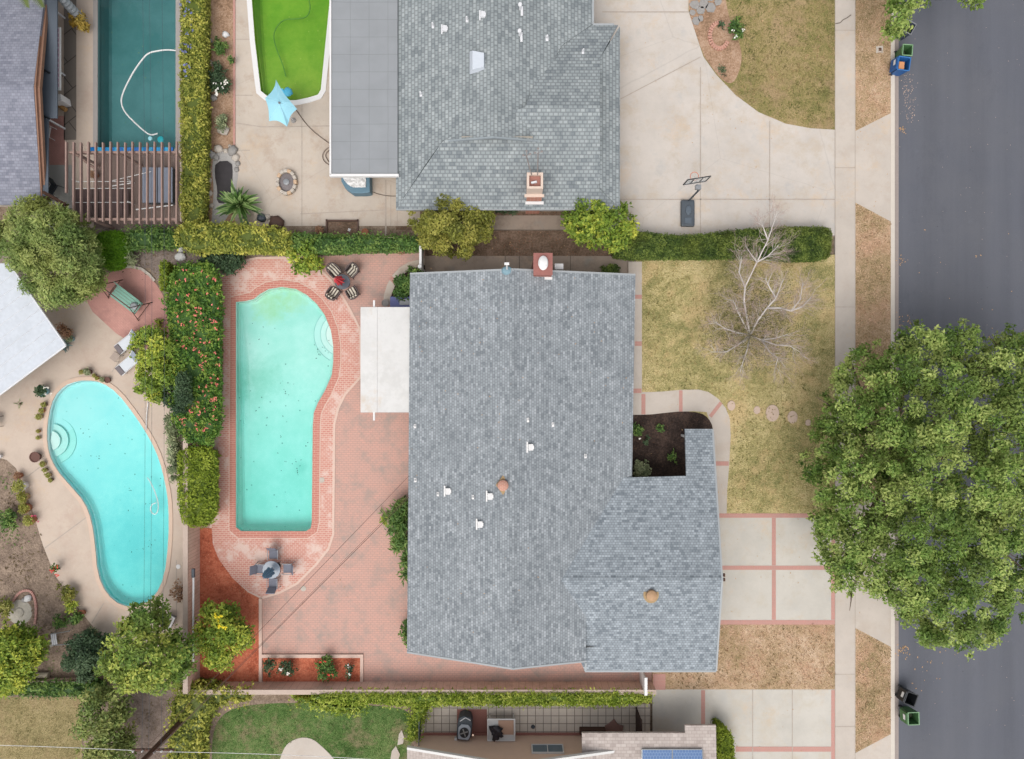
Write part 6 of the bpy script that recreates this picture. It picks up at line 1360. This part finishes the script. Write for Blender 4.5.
# garden swing
t = thing('garden_swing', 'teal-green slatted garden swing on a dark A-frame in the round brick patio', 'garden swing', W(131, 300, 0), R_(-37)); L = dict(local=True)
tm = m_plain('teal_slats', ph(134, 176, 160), .14, 5, .6)
b = MB()
for i in range(5): b.box((0, -.36 + i * .165, .45), (1.8, .15, .03))
b.build('seat', tm, t, bevel=.006, **L)
b = MB()
for i in range(4): b.box((0, .33 + i * .05, .56 + i * .145), (1.8, .035, .135), 0, -R_(12))
b.build('backrest', tm, t, bevel=.006, **L)
for s_ in (-1, 1):
    MB().rod([(s_ * 1.1, -.7, .02), (s_ * 1.05, 0, 1.7), (s_ * 1.1, .65, .02)], .03, 6).build('leg_frame', M['brown'], t, **L)
    MB().rod([(s_ * .9, -.38, .45), (s_ * .9, -.36, .66), (s_ * .9, .32, .68)], .024, 6).build('armrest', M['brown'], t, **L)
    b = MB(); b.rod([(s_ * .76, -.3, .68), (s_ * .82, 0, 1.74)], .01, 4); b.rod([(s_ * .76, .3, .68), (s_ * .82, 0, 1.74)], .01, 4); b.build('chain', M['grey'], t, **L)
    MB().rod([(s_ * 1.09, -.6, .2), (s_ * 1.09, .55, .2)], .02, 5).build('foot_rail', M['brown'], t, **L)
MB().rod([(-1.05, 0, 1.7), (1.05, 0, 1.7)], .03, 8).build('top_bar', M['brown'], t, **L)
MB().lathe((.6, -.05, .48), [(.2, 0), (.22, .05), (.15, .09)], 16).build('round_cushion', M['grey'], t, **L)
wm_ = m_plain('white_sling', ph(216, 220, 226), .04, 4, .7)
def lounger(label, px, py, rz, foot=True):
    t = thing('patio_lounger', label, 'lounger', W(px, py), rz, 'white sling loungers by the lime shrub'); L = dict(local=True)
    MB().box((0, 0, .35), (.55, .85, .04)).build('seat', wm_, t, bevel=.01, **L); MB().box((0, .62, .52), (.55, .6, .04), 0, R_(38)).build('backrest', m_plain('slate_sling', ph(150, 158, 170), .05, 4), t, bevel=.01, **L)
    MB().box((0, -.6, .33), (.56, .3, .1)).build('foot_cushion', m_plain('mauve_pad', ph(124, 116, 118), .06, 4), t, bevel=.03, **L)
    for sx in (-1, 1):
        MB().rod([(sx * .3, -.7, .33), (sx * .3, .4, .35), (sx * .3, .85, .72)], .02, 6).build('side_rail', M['wmetal'], t, **L)
        for sy in (-.5, .45): MB().rod([(sx * .3, sy, .34), (sx * .3, sy * 1.1, 0)], .018, 6).build('leg', M['wmetal'], t, **L)
lounger('white lounger with mauve foot pad on the brick edge, upper of the two', 130, 343, R_(-52)); lounger('white lounger with mauve foot pad half under the lime shrub, lower of the two', 131, 364, R_(-50))
t = thing('side_table', 'small square taupe table between the two white loungers', 'table', W(119, 357), R_(-38))
MB().box((0, 0, .42), (.42, .5, .03)).build('table_top', m_plain('taupe_mesh', ph(172, 156, 144), .12, 14), t, local=True, bevel=.008)
for sx in (-1, 1):
    for sy in (-1, 1): MB().rod([(sx * .18, sy * .22, .41), (sx * .19, sy * .23, 0)], .014, 5).build('leg', M['grey'], t, local=True)
# glider frame in the dirt garden
t = thing('bench_frame', 'silver metal bench frame with three slats lying in the dirt garden', 'bench', W(64, 636), R_(8))
b = MB()
for i in range(3): b.box((-.42 + i * .11, 0, .42), (.085, .62, .03))
b.build('slat', M['wmetal'], t, local=True)
for s_ in (-1, 1): MB().rod([(-.48, s_ * .33, .42), (0, s_ * .35, .45), (.72, s_ * .38, .5)], .028, 6).build('side_rail', M['steel'], t, local=True)
for sx, sy in ((-.45, -.33), (-.45, .33), (.6, -.37), (.6, .37)): MB().rod([(sx, sy, .44), (sx, sy * 1.05, 0)], .02, 5).build('leg', M['steel'], t, local=True)
o = MB().box((0, 0, .05), (.36, .14, .1), .5).build('stone_block', M['stone'], None, bevel=.02); o.location = W(52, 640); tag(o, 'upper small pale block left of the silver bench frame', 'block', 'two pale blocks by the bench frame')
o = MB().box((0, 0, .05), (.36, .16, .1), .5).build('stone_block', M['stone'], None, bevel=.02); o.location = W(53.5, 644.5); tag(o, 'lower small pale block left of the silver bench frame', 'block', 'two pale blocks by the bench frame')
t = thing('side_table', 'small grey-topped table cut by the left edge on the kidney-pool deck', 'table', W(.5, 421)); MB().box((0, 0, .45), (.42, .7, .04), -.15).build('table_top', M['grey'], t, local=True, bevel=.01)
for sx in (-1, 1):
    for sy in (-1, 1): MB().rod([(sx * .17, sy * .28, .44), (sx * .18, sy * .3, 0)], .018, 5).build('leg', M['black'], t, local=True)
# spa with its crumpled white cover by the flat roof
t = thing('spa_tub', 'blue-sided spa with a crumpled white cover at the corner of the grey flat roof', 'spa', W(358, 186, 0))
op = [(341, 172), (369.5, 172), (370, 192), (364, 193), (352, 193), (345, 188), (341, 181)]
w2 = lambda z: [tuple(W(x, y, .8).xy) for x, y in op]
MB().prism(w2(0), 0, .78).build('tub', m_plain('slate_blue_side', ph(104, 134, 150), .08, 5, .6), t, bevel=.05)
b = MB(); cvp = [(342.5, 172), (366, 172), (366, 187.5), (353, 187.5), (347, 184), (343.5, 179)]
cl = [tuple(W(x, y, .8).xy) for x, y in cvp]; xs = [p[0] for p in cl]; ys = [p[1] for p in cl]; gv = {}; vs = []; nx, ny = 36, 26
for j in range(ny + 1):
    for i in range(nx + 1):
        x = min(xs) + (max(xs) - min(xs)) * i / nx; y = min(ys) + (max(ys) - min(ys)) * j / ny
        if inside((x, y), offset_loop(cl, .02)): gv[(i, j)] = len(vs); vs.append((x, y, .81 + .09 * abs(pnoise(Vector((x * 4, y * 4, 2)))) + .05 * pnoise(Vector((x * 11, y * 11, 5)))))
fs = [(gv[(i, j)], gv[(i + 1, j)], gv[(i + 1, j + 1)], gv[(i, j + 1)]) for j in range(ny) for i in range(nx) if all(k in gv for k in ((i, j), (i + 1, j), (i + 1, j + 1), (i, j + 1)))]
b.add(vs, fs); o = b.build('cover', M['white'], t, smooth='all'); sm = o.modifiers.new('thickness', 'SOLIDIFY'); sm.thickness = .03
hose('thin cable running from the spa along the concrete to the scalloped roof', [(370, 191), (380, 195), (392, 196.5), (402, 196)], .018, M['crack'], .04, 'cable', 'cable')
# blue box by the shrub bed
t = thing('pool_pump', 'blue-violet box with a grey grille under the corner of the grey roof', 'equipment box', W(402, 301, 0))
b = MB(); A, B = W(390, 296.5, .75), W(412, 307, .75); b.box(((A.x + B.x) / 2, (A.y + B.y) / 2, .37), (B.x - A.x, A.y - B.y, .74)); b.build('box_body', m_plain('violet_blue_paint', ph(112, 118, 168), .06, 4, .6), t, bevel=.02)
A, B = W(399.5, 299, .78), W(411, 305, .78); MB().box(((A.x + B.x) / 2, (A.y + B.y) / 2, .765), (B.x - A.x, A.y - B.y, .04)).build('grille', M['grey'], t, bevel=.01)
# things on the tiled strip of the bottom house
t = thing('air_conditioner', 'rounded grey outdoor unit with a round black fan opening on the red brick pad', 'air conditioner', W(465.5, 722, 0), R_(-5)); L = dict(local=True)
b = MB(); pts = [(-.42, -.62), (.3, -.66), (.42, -.4), (.42, .3), (.3, .66), (-.1, .76), (-.38, .6), (-.44, .2)]; b.prism(pts, 0, .85); b.build('casing', M['dgrey'], t, bevel=.06, **L)
pts2 = [(-.32, -.56), (.26, -.58), (.36, -.36), (.36, .1), (.2, .3), (-.2, .3), (-.36, .1)]
b = MB(); b.prism(pts2, .86, .93); b.build('top_shroud', m_plain('light_grey_shroud', ph(176, 182, 190), .05, 4, .5), t, bevel=.03, **L)
MB().lathe((0, -.15, .935), [(.27, 0), (.27, .015), (.02, .016)], 24, 1, 1.1).build('fan_opening', M['black'], t, **L)
b = MB()
for k in range(4): a = k * math.pi / 2 + .4; b.box((math.cos(a) * .12, -.15 + math.sin(a) * .12, .962), (.22, .07, .008), a)
b.build('fan_blade', M['steel'], t, **L); MB().rod([(-.3, .45, .87), (0, .68, .88), (.3, .55, .87)], .03, 6).build('handle', M['wmetal'], t, **L)
t = thing('sand_tray', 'square white-rimmed tray table with a tan board on the tiled strip', 'table', W(501.5, 723, 0))
MB().box((0, 0, .74), (1.55, 1.25, .05)).build('table_top', m_plain('pale_grey_top', ph(214, 212, 210), .03, 4), t, local=True)
b = MB()
for sx, sy, wx, wy in ((0, .62, 1.6, .05), (0, -.62, 1.6, .05), (.78, 0, .05, 1.2), (-.78, 0, .05, 1.2)): b.box((sx, sy, .78), (wx, wy, .1))
b.build('rim', M['white'], t, local=True); MB().box((.27, .13, .785), (.88, .82, .03)).build('board', m_plain('tan_board', ph(190, 154, 132), .05, 4), t, local=True)
for sx in (-1, 1):
    for sy in (-1, 1): MB().box((sx * .7, sy * .55, .36), (.06, .06, .72)).build('leg', M['white'], t, local=True)
o = MB().ball((0, 0, 0), .34, 3, (.9, 1.1, .4), 1.1, 5).build('black_bag', m_plain('black_bag_plastic', ph(54, 50, 56), .2, 6, .4), None, smooth='all'); o.location = W(497, 731, .8) + Vector((0, 0, .1)); tag(o, 'crumpled black bag lying on the white tray table', 'bag')
bl = thing('planter_box', 'dark narrow planter against the beige roof edge on the tiled strip', 'planter', W(592, 729, 0)); b = MB(); b.box((0, 0, .2), (1.5, .3, .4)); b.build('trough', M['dwood'], bl, local=True, bevel=.02)
MB().box((0, 0, .41), (1.4, .22, .03)).build('soil', M['mulch_d'], bl, local=True)
o = MB().prism([(-.5, -.3), (.45, -.35), (.55, .05), (.2, .15), (0, .45), (-.3, .2), (-.55, .05)], 0, .1).build('folded_tarp', m_plain('brown_tarp', ph(150, 116, 106), .12, 5), None, bevel=.03); o.location = W(614, 726) + Vector((0, 0, .02)); tag(o, 'crumpled brown tarp beside the narrow dark planter', 'tarp')
o = MB().lathe((0, 0, 0), [(.12, 0), (.12, .03), (.06, .12)], 12).build('floor_lamp_base', M['dgrey'], None); o.location = W(533, 726.5) + Vector((0, 0, .02)); o.name = 'drain_cap'; tag(o, 'small dark drain cap in the middle of the tiled strip', 'drain cap')
# dirt plot frame in the north yard
t = thing('garden_edging', 'rusty rectangular frame around the dirt plot at the ivy edge', 'garden edging', W(342, 229)); b = MB()
for a, c_ in (((327, 220.5), (358, 221.5)), ((326.5, 220), (327.5, 236)), ((357.5, 220), (358.5, 236))):
    A, B = W(*a), W(*c_); b.box(((A.x + B.x) / 2, (A.y + B.y) / 2, .07), (abs(B.x - A.x) + .03, abs(A.y - B.y) + .03, .14))
b.build('frame', M['brown'], t); rock(349.5, 230, .1, 'small white stone inside the rusty-framed dirt plot', M['white'])

# ------------------------------------------------------------------ front yard and street things
t = thing('basketball_hoop', 'portable basketball hoop with a dark grey base on the north driveway', 'basketball hoop', W(690, 213, TL)); 
b = MB(); q = W(687.5, 213.5, .25); b.box((q.x, q.y, TL + .14), (.8, 1.55, .27)); bs = b.build('base', M['dgrey'], t, bevel=.09)
b = MB(); b.lathe(Vector((q.x + .02, q.y + .15, TL + .27)), [(.22, 0), (.2, .05), (.1, .06)], 18, .8, 1.3); b.box((q.x, q.y - .45, TL + .29), (.4, .35, .05)); b.build('base_ridge', m_plain('ridge_grey', ph(92, 102, 112), .08, 5, .5), bs, bevel=.02)
P0 = W(689, 200.5, .35); P1 = W(699, 190, 2.75); b = MB(); b.rod([P0, P1], .05, 8); b.build('pole', M['dgrey'], t, smooth=True)
P2 = W(697, 184.5, 3.05); b = MB(); b.rod([P1, P2], .04, 6); b.rod([P1 + Vector((0, 0, -.3)), P2 + Vector((0, 0, -.25))], .03, 6); b.box((P1 + P2) / 2, (.3, .25, .2)); b.build('bracket', M['grey'], t)
bc = W(696.8, 180.5, 3.2); ang = R_(9); u = Vector((math.cos(ang), math.sin(ang), 0)); b = MB(); hw, hh = .62, .48
for s_ in (-1, 1):
    b.box(bc + u * s_ * hw, (.05, .05, 2 * hh + .05), ang); b.box(bc + Vector((0, 0, s_ * hh)), (2 * hw - .05, .05, .05), ang)
    b.box(bc + u * s_ * .25 + Vector((0, 0, -.05)), (.035, .04, .7), ang)
bb = b.build('backboard_frame', M['black'], t)
def m_clear():
    t_ = NT('clear_panel', .1, .5); t_.b.inputs['Base Color'].default_value = ph(210, 216, 220); t_.b.inputs['Alpha'].default_value = .35; return t_.m
MB().box(bc, (2 * hw - .06, .02, 2 * hh - .06), ang).build('backboard', m_clear(), t)
rc = bc + Vector((-math.sin(ang) * .32, math.cos(ang) * .32, -.3)); MB().rod([rc + Vector((math.cos(a) * .23, math.sin(a) * .23, 0)) for a in [2 * math.pi * k / 24 for k in range(25)]], .015, 6).build('rim', m_plain('orange_rim', ph(230, 120, 80), .05, 4), t)
b = MB()
for k in range(12): a = 2 * math.pi * k / 12; b.rod([rc + Vector((math.cos(a) * .22, math.sin(a) * .22, 0)), rc + Vector((math.cos(a + .3) * .12, math.sin(a + .3) * .12, -.4))], .006, 3)
b.build('net', M['white'], t)
def bin_(label, px, py, rz, mat, rimm, inner, lid=True, content=None, k=1.0):
    c = W(px, py, 1.0); c.z = .01; t = thing('wheelie_bin', label, 'bin', c, rz, 'wheeled bins at the kerb'); L = dict(local=True); w, d_ = .31 * k, .35 * k
    def ringp(sx, sy, z): return [(-sx, -sy, z), (sx, -sy, z), (sx, sy, z), (-sx, sy, z)]
    vs = ringp(w * .78, d_ * .78, .06) + ringp(w, d_, 1.0) + ringp(w * .9, d_ * .9, 1.0) + ringp(w * .72, d_ * .72, .12)
    fs = [(3, 2, 1, 0)] + [(j * 4 + i, j * 4 + (i + 1) % 4, (j + 1) * 4 + (i + 1) % 4, (j + 1) * 4 + i) for j in range(3) for i in range(4)] + [(12, 13, 14, 15)]
    MB().add(vs, fs).build('body', mat, t, bevel=.02, **L)
    b = MB()
    for s_ in (-1, 1): b.box((s_ * w, 0, 1.0), (.05, 2 * d_ + .05, .05)); b.box((0, s_ * d_, 1.0), (2 * w - .05, .05, .05))
    b.build('rim', rimm, t, bevel=.015, **L)
    if lid:
        MB().box((-w - .1, 0, .72), (.06, 2 * d_ * .95, .6), 0, 0, R_(8)).build('lid', mat, t, bevel=.025, **L)
        MB().box((-w - .155, 0.05, .86), (.012, .3, .16), 0, 0, R_(8)).build('label_panel', M['white'], t, **L)
    MB().rod([(-w - .02, -d_ * .7, .98), (-w - .08, 0, .99), (-w - .02, d_ * .7, .98)], .02, 6).build('handle', mat, t, **L)
    for s_ in (-1, 1): MB().rod([(-w * .8, s_ * d_ * .8, .11), (-w * .8, s_ * (d_ * .8 + .06), .11)], .11, 14).build('wheel', M['black'], t, **L)
    if inner: MB().box((0, 0, .35), (w * 1.3, d_ * 1.3, .3), .3).build('rubbish', inner, t, bevel=.05, **L)
    return t
gm = m_plain('green_bin_plastic', ph(76, 116, 72), .06, 4, .5, .4); gr = m_plain('light_green_rim', ph(134, 170, 130), .05, 4, .5); bmz = m_plain('blue_bin_plastic', ph(40, 96, 160), .06, 4, .5, .4); br = m_plain('blue_rim', ph(60, 120, 184), .05, 4, .5); dk = m_plain('dark_rubbish', ph(50, 62, 40), .3, 6)
bin_('open green bin standing against the blue bin at the north kerb', 907.5, 50, R_(-4), gm, gr, dk, False, k=.88)
bin_('open blue bin with an orange-brown box inside, at the north kerb', 904, 63.5, R_(-8) + R_(20) * 0, bmz, br, None, True, k=1.08)
ob = MB().box((0, 0, 0), (.3, .42, .3), -.1).build('cardboard_box', m_plain('orange_cardboard', ph(214, 150, 106), .06, 4), None); q = W(901.5, 65.5, .85); ob.location = (q.x, q.y, .72); tag(ob, 'orange-brown cardboard box sitting inside the blue bin', 'box')
bin_('open black bin with a white lid panel at the south kerb', 911, 699, R_(-20), M['black'], M['black'], None, True)
bin_('open green bin below the black one at the south kerb', 913.5, 718.5, R_(2), gm, gr, dk, True)
bin_('black bin partly hidden by the branch at the top kerb', 909, 27, R_(-30), m_plain('slate_bin_plastic', ph(70, 76, 92), .06, 4, .5), M['grey'], None, True, k=.95)
t = thing('meter_cover', 'square concrete meter cover with a dark hole in the verge beside the green bin', 'utility cover', W(879.5, 49.5, .13))
MB().box((0, 0, .01), (.42, .42, .03)).build('cover_frame', M['stone'], t, local=True, bevel=.04); MB().box((.02, 0, .03), (.16, .18, .015)).build('cover_lid', M['dwood'], t, local=True)
st = MB(); rnd = random.Random(4)
for i in range(120):
    u = rnd.random(); x = rnd.gauss(907 + 3 * u, 3.5); y = 76 + u * 42 + rnd.uniform(-5, 5); q = W(max(899, x), y); s_ = rnd.uniform(.02, .055); a = rnd.uniform(0, 3); st.box((q.x, q.y, .02), (s_, s_ * .6, .012), a)
for i in range(140): q = W(rnd.uniform(899, 1024), rnd.uniform(0, 759)); s_ = rnd.uniform(.012, .035); st.box((q.x, q.y, .016), (s_, s_ * .7, .01), rnd.uniform(0, 3))
o = st.build('street_litter', m_plain('pale_litter', ph(206, 180, 164), .25, 30), None); o['kind'] = 'stuff'
lf = MB()
for i in range(420):
    reg = rnd.choice(((640, 260, 832, 510), (640, 470, 832, 690), (430, 232, 620, 256), (205, 540, 256, 680), (240, 560, 640, 680), (856, 0, 888, 740), (700, 0, 832, 125)))
    x, y = rnd.uniform(reg[0], reg[2]), rnd.uniform(reg[1], reg[3]); q = W(x, y); z = .145 if x > 640 else .05; s_ = rnd.uniform(.03, .07); lf.box((q.x, q.y, z), (s_, s_ * .5, .008), rnd.uniform(0, 3), rnd.uniform(-.2, .2))
o = lf.build('fallen_leaves', m_plain('tan_leaf', ph(196, 158, 116), .35, 30), None); o['kind'] = 'stuff'
def debris(name, spots, n, z, mat, s0, s1, seed, f=None):
    rnd = random.Random(seed); b = MB()
    for (x, y, r, k) in spots:
        for i in range(k):
            px, py = x + rnd.gauss(0, r), y + rnd.gauss(0, r)
            q = Rf(px, py, f) + Vector((0, 0, .025)) if f else W(px, py, 0) + Vector((0, 0, z)); s_ = rnd.uniform(s0, s1); b.box(q, (s_, s_ * .5, .006), rnd.uniform(0, 3))
    o = b.build(name, mat, None); o['kind'] = 'stuff'; return o
sunk = m_plain('wet_leaf', ph(70, 104, 96), .3, 20)
debris('pool_debris', [(297, 470, 4, 8), (292, 462, 8, 7), (285, 393, 2, 3), (318, 350, 5, 12), (281, 438, 1, 3), (262, 330, 14, 5), (275, 400, 22, 8)], 0, -.12, sunk, .03, .09, 3)
debris('pool_debris', [(128, 490, 2, 4), (100, 430, 20, 12), (148, 545, 3, 8), (130, 500, 25, 14), (97, 459, 2, 3)], 0, -.12, sunk, .03, .08, 4)
debris('pool_debris', [(140, 60, 25, 16), (150, 120, 20, 10)], 0, -.12, m_plain('pale_wet_leaf', ph(120, 150, 120), .3, 20), .03, .08, 5)
debris('garden_litter', [(12, 505, 7, 50), (20, 565, 10, 90), (45, 640, 12, 90), (30, 610, 14, 40), (150, 258, 14, 50), (150, 720, 10, 30)], 0, .03, m_plain('brown_litter', ph(110, 92, 66), .4, 25), .05, .14, 9)
debris('weeds', [(15, 535, 8, 50), (8, 485, 5, 30), (50, 660, 12, 40)], 0, .04, m_plain('weed_green', ph(110, 124, 70), .3, 25), .05, .13, 10)
debris('roof_litter', [(460, 400, 40, 26), (560, 350, 40, 22), (470, 580, 40, 20), (450, 320, 30, 16)], 0, 0, bpy.data.materials['tan_leaf'], .03, .07, 6, fM)
debris('driveway_litter', [(740, 170, 50, 26), (770, 540, 40, 14), (750, 720, 40, 14)], 0, TL + .03, bpy.data.materials['tan_leaf'], .03, .07, 7)
debris('street_leaves', [(905, 320, 4, 20), (903, 650, 3, 34), (930, 668, 16, 26), (902, 130, 2, 16), (902, 260, 2, 14), (960, 310, 40, 20)], 0, .02, bpy.data.materials['tan_leaf'], .04, .1, 8)
# ------------------------------------------------------------------ grass tufts along lawns
def tufts(name, poly, n, mat, z, size, seed, holes_=()):
    rg = np.random.default_rng(seed); rnd = random.Random(seed); xs = [p[0] for p in poly]; ys = [p[1] for p in poly]; P = []
    while len(P) < n:
        p = (rnd.uniform(min(xs), max(xs)), rnd.uniform(min(ys), max(ys)))
        if inside(p, poly) and not any(inside(p, h_) for h_ in holes_): q = W(*p); P.append((q.x, q.y, z))
    P = np.array(P); N = rg.normal(size=(n, 3)); N[:, 2] = .9; N /= np.linalg.norm(N, axis=1, keepdims=True)
    T = np.array([.5 + .9 * pnoise(Vector((p[0] * .33, p[1] * .33, seed))) + .8 * pnoise(Vector((p[0] * 1.6, p[1] * 1.6, seed + 4))) for p in P]) * .75 + .25 * rg.random(n)
    o = leaf_mesh(name, P, N, size, mat, seed, T, None, .35); o.location.z = 0; o['kind'] = 'stuff'; return o
walk_hole = [(630, 250), (643, 250), (643, 390), (700, 387), (722, 396), (731, 412), (732, 440), (728, 515), (630, 515)]
tufts('lawn_blades', [(643, 262), (833, 262), (833, 512), (643, 512)], 17000, m_leaf('straw_green_blades', ph(92, 96, 54), ph(154, 142, 92), ph(216, 194, 146), .9, asc=.25), TL + .01, .13, 101, (walk_hole,))
tufts('lawn_blades', [(668, 624.5), (833, 624.5), (833, 687), (668, 687)], 8000, m_leaf('tan_blades', ph(116, 112, 70), ph(184, 154, 122), ph(230, 198, 172), .9, asc=.3, alt=ph(190, 140, 110)), TL + .01, .13, 102)
tufts('lawn_blades', [(692, 0), (833, 0), (833, 129), (785, 122), (735, 94), (745, 40), (725, 0)], 10000, m_leaf('mixed_blades', ph(82, 96, 48), ph(132, 132, 78), ph(204, 172, 134), .9, asc=.3, alt=ph(190, 150, 120)), TL + .012, .13, 103)
tufts('verge_blades', [(855, 0), (889, 0), (889, 113), (855, 131)], 3600, bpy.data.materials['tan_blades'], .14, .12, 104)
tufts('verge_blades', [(855, 205), (889, 223), (889, 400), (855, 400)], 4500, bpy.data.materials['tan_blades'], .14, .12, 105)
tufts('verge_blades', [(855, 629), (889, 647), (889, 732), (855, 750)], 3500, bpy.data.materials['tan_blades'], .14, .12, 106)
tufts('green_blades', smooth_loop([(214, 759), (214, 735), (222, 717), (240, 706), (300, 704), (390, 708), (410, 713), (410, 759)], 2), 9000, m_leaf('green_blades', ph(58, 84, 38), ph(90, 118, 58), ph(146, 156, 96), .9, asc=.3, alt=ph(130, 124, 84)), .02, .09, 107, ([(276, 775), (281, 750), (300, 737), (322, 744), (345, 775)],))
tufts('straw_blades', rect(0, 698, 80, 759), 6000, m_leaf('pale_blades', ph(112, 108, 68), ph(160, 146, 104), ph(196, 180, 140), .9), .02, .09, 108)
# ------------------------------------------------------------------ utility pole and wires
t = thing('utility_pole', 'dark brown leaning-looking wooden utility pole with crossarm at the bottom-left', 'utility pole', W(191, 711, 0))
pb = W(191, 711, 0); ptop = pb + Vector((0, 0, 9.5)); MB().rod([pb - Vector((0, 0, .3)), pb + Vector((0, 0, 5)), ptop], .16, 12, .11).build('pole_shaft', M['dwood'], t, smooth=True)
ca = W(191, 711, 0) + Vector((0, .0, 4.3)); MB().box(ca, (2.2, .1, .12)).build('crossarm', M['dwood'], t)
ca2 = pb + Vector((0, 0, 8.9)); MB().box(ca2, (2.4, .1, .12)).build('crossarm', M['dwood'], t)
for cz in (ca, ca2):
    for dx in (-1.0, -.5, .5, 1.0): MB().lathe(cz + Vector((dx, 0, .06)), [(.03, 0), (.05, .04), (.04, .1), (.05, .12), (.02, .16)], 10).build('insulator', M['white'], t)
b = MB(); b.rod([pb + Vector((.17, 0, 2.8)), pb + Vector((.17, 0, 4.6))], .05, 6); b.build('conduit', M['grey'], t)
def wire(label, pts, r=.011, mat=None, group=None, sag=.0):
    out_ = []
    for i in range(len(pts) - 1):
        A, B = Vector(pts[i]), Vector(pts[i + 1])
        for k in range(12): u = k / 12; p = A.lerp(B, u); p.z -= sag * 4 * u * (1 - u); out_.append(p)
    out_.append(Vector(pts[-1])); return tag(MB().rod(out_, r, 5).build('overhead_wire', mat or M['dgrey'], None), label, 'wire', group)
WG = 'wires running up the picture from the utility pole'
for i, dx in enumerate((-.5, -.15, .5)):
    a = ca + Vector((dx, 0, .2)); wire(['left wire of the three running up over the kidney pool from the pole', 'middle wire of the three running up over the kidney pool from the pole', 'right wire of the three running up over the kidney pool from the pole'][i], [a, a + Vector((.3, 40, .5)), a + Vector((.5, 75, .5))], .007, M['dgrey'], WG, .3)
a = ca + Vector((.3, -.1, .0)); wire('pale thin wire crossing the bottom lawns sideways from the pole', [a + Vector((-14, .6, .3)), a, a + Vector((12, -.4, .1))], .014, M['white'], None, .15)
sA = W(409, 497, 2.7); sB = W(409, 476, 2.7)
wire('lower diagonal service wire from the house eave across the paver patio', [sA, pb + Vector((.1, 0, 8.8))], .014, M['brown'], 'service wires to the grey-roofed house', .1)
wire('upper diagonal service wire from the house eave across the paver patio', [sB, pb + Vector((-.1, .3, 9.2))], .011, M['brown'], 'service wires to the grey-roofed house', .1)
wire('second strand of the lower diagonal service wire', [sA + Vector((0, .12, .05)), pb + Vector((.25, .2, 8.8))], .009, M['brown'], 'service wires to the grey-roofed house', .15)
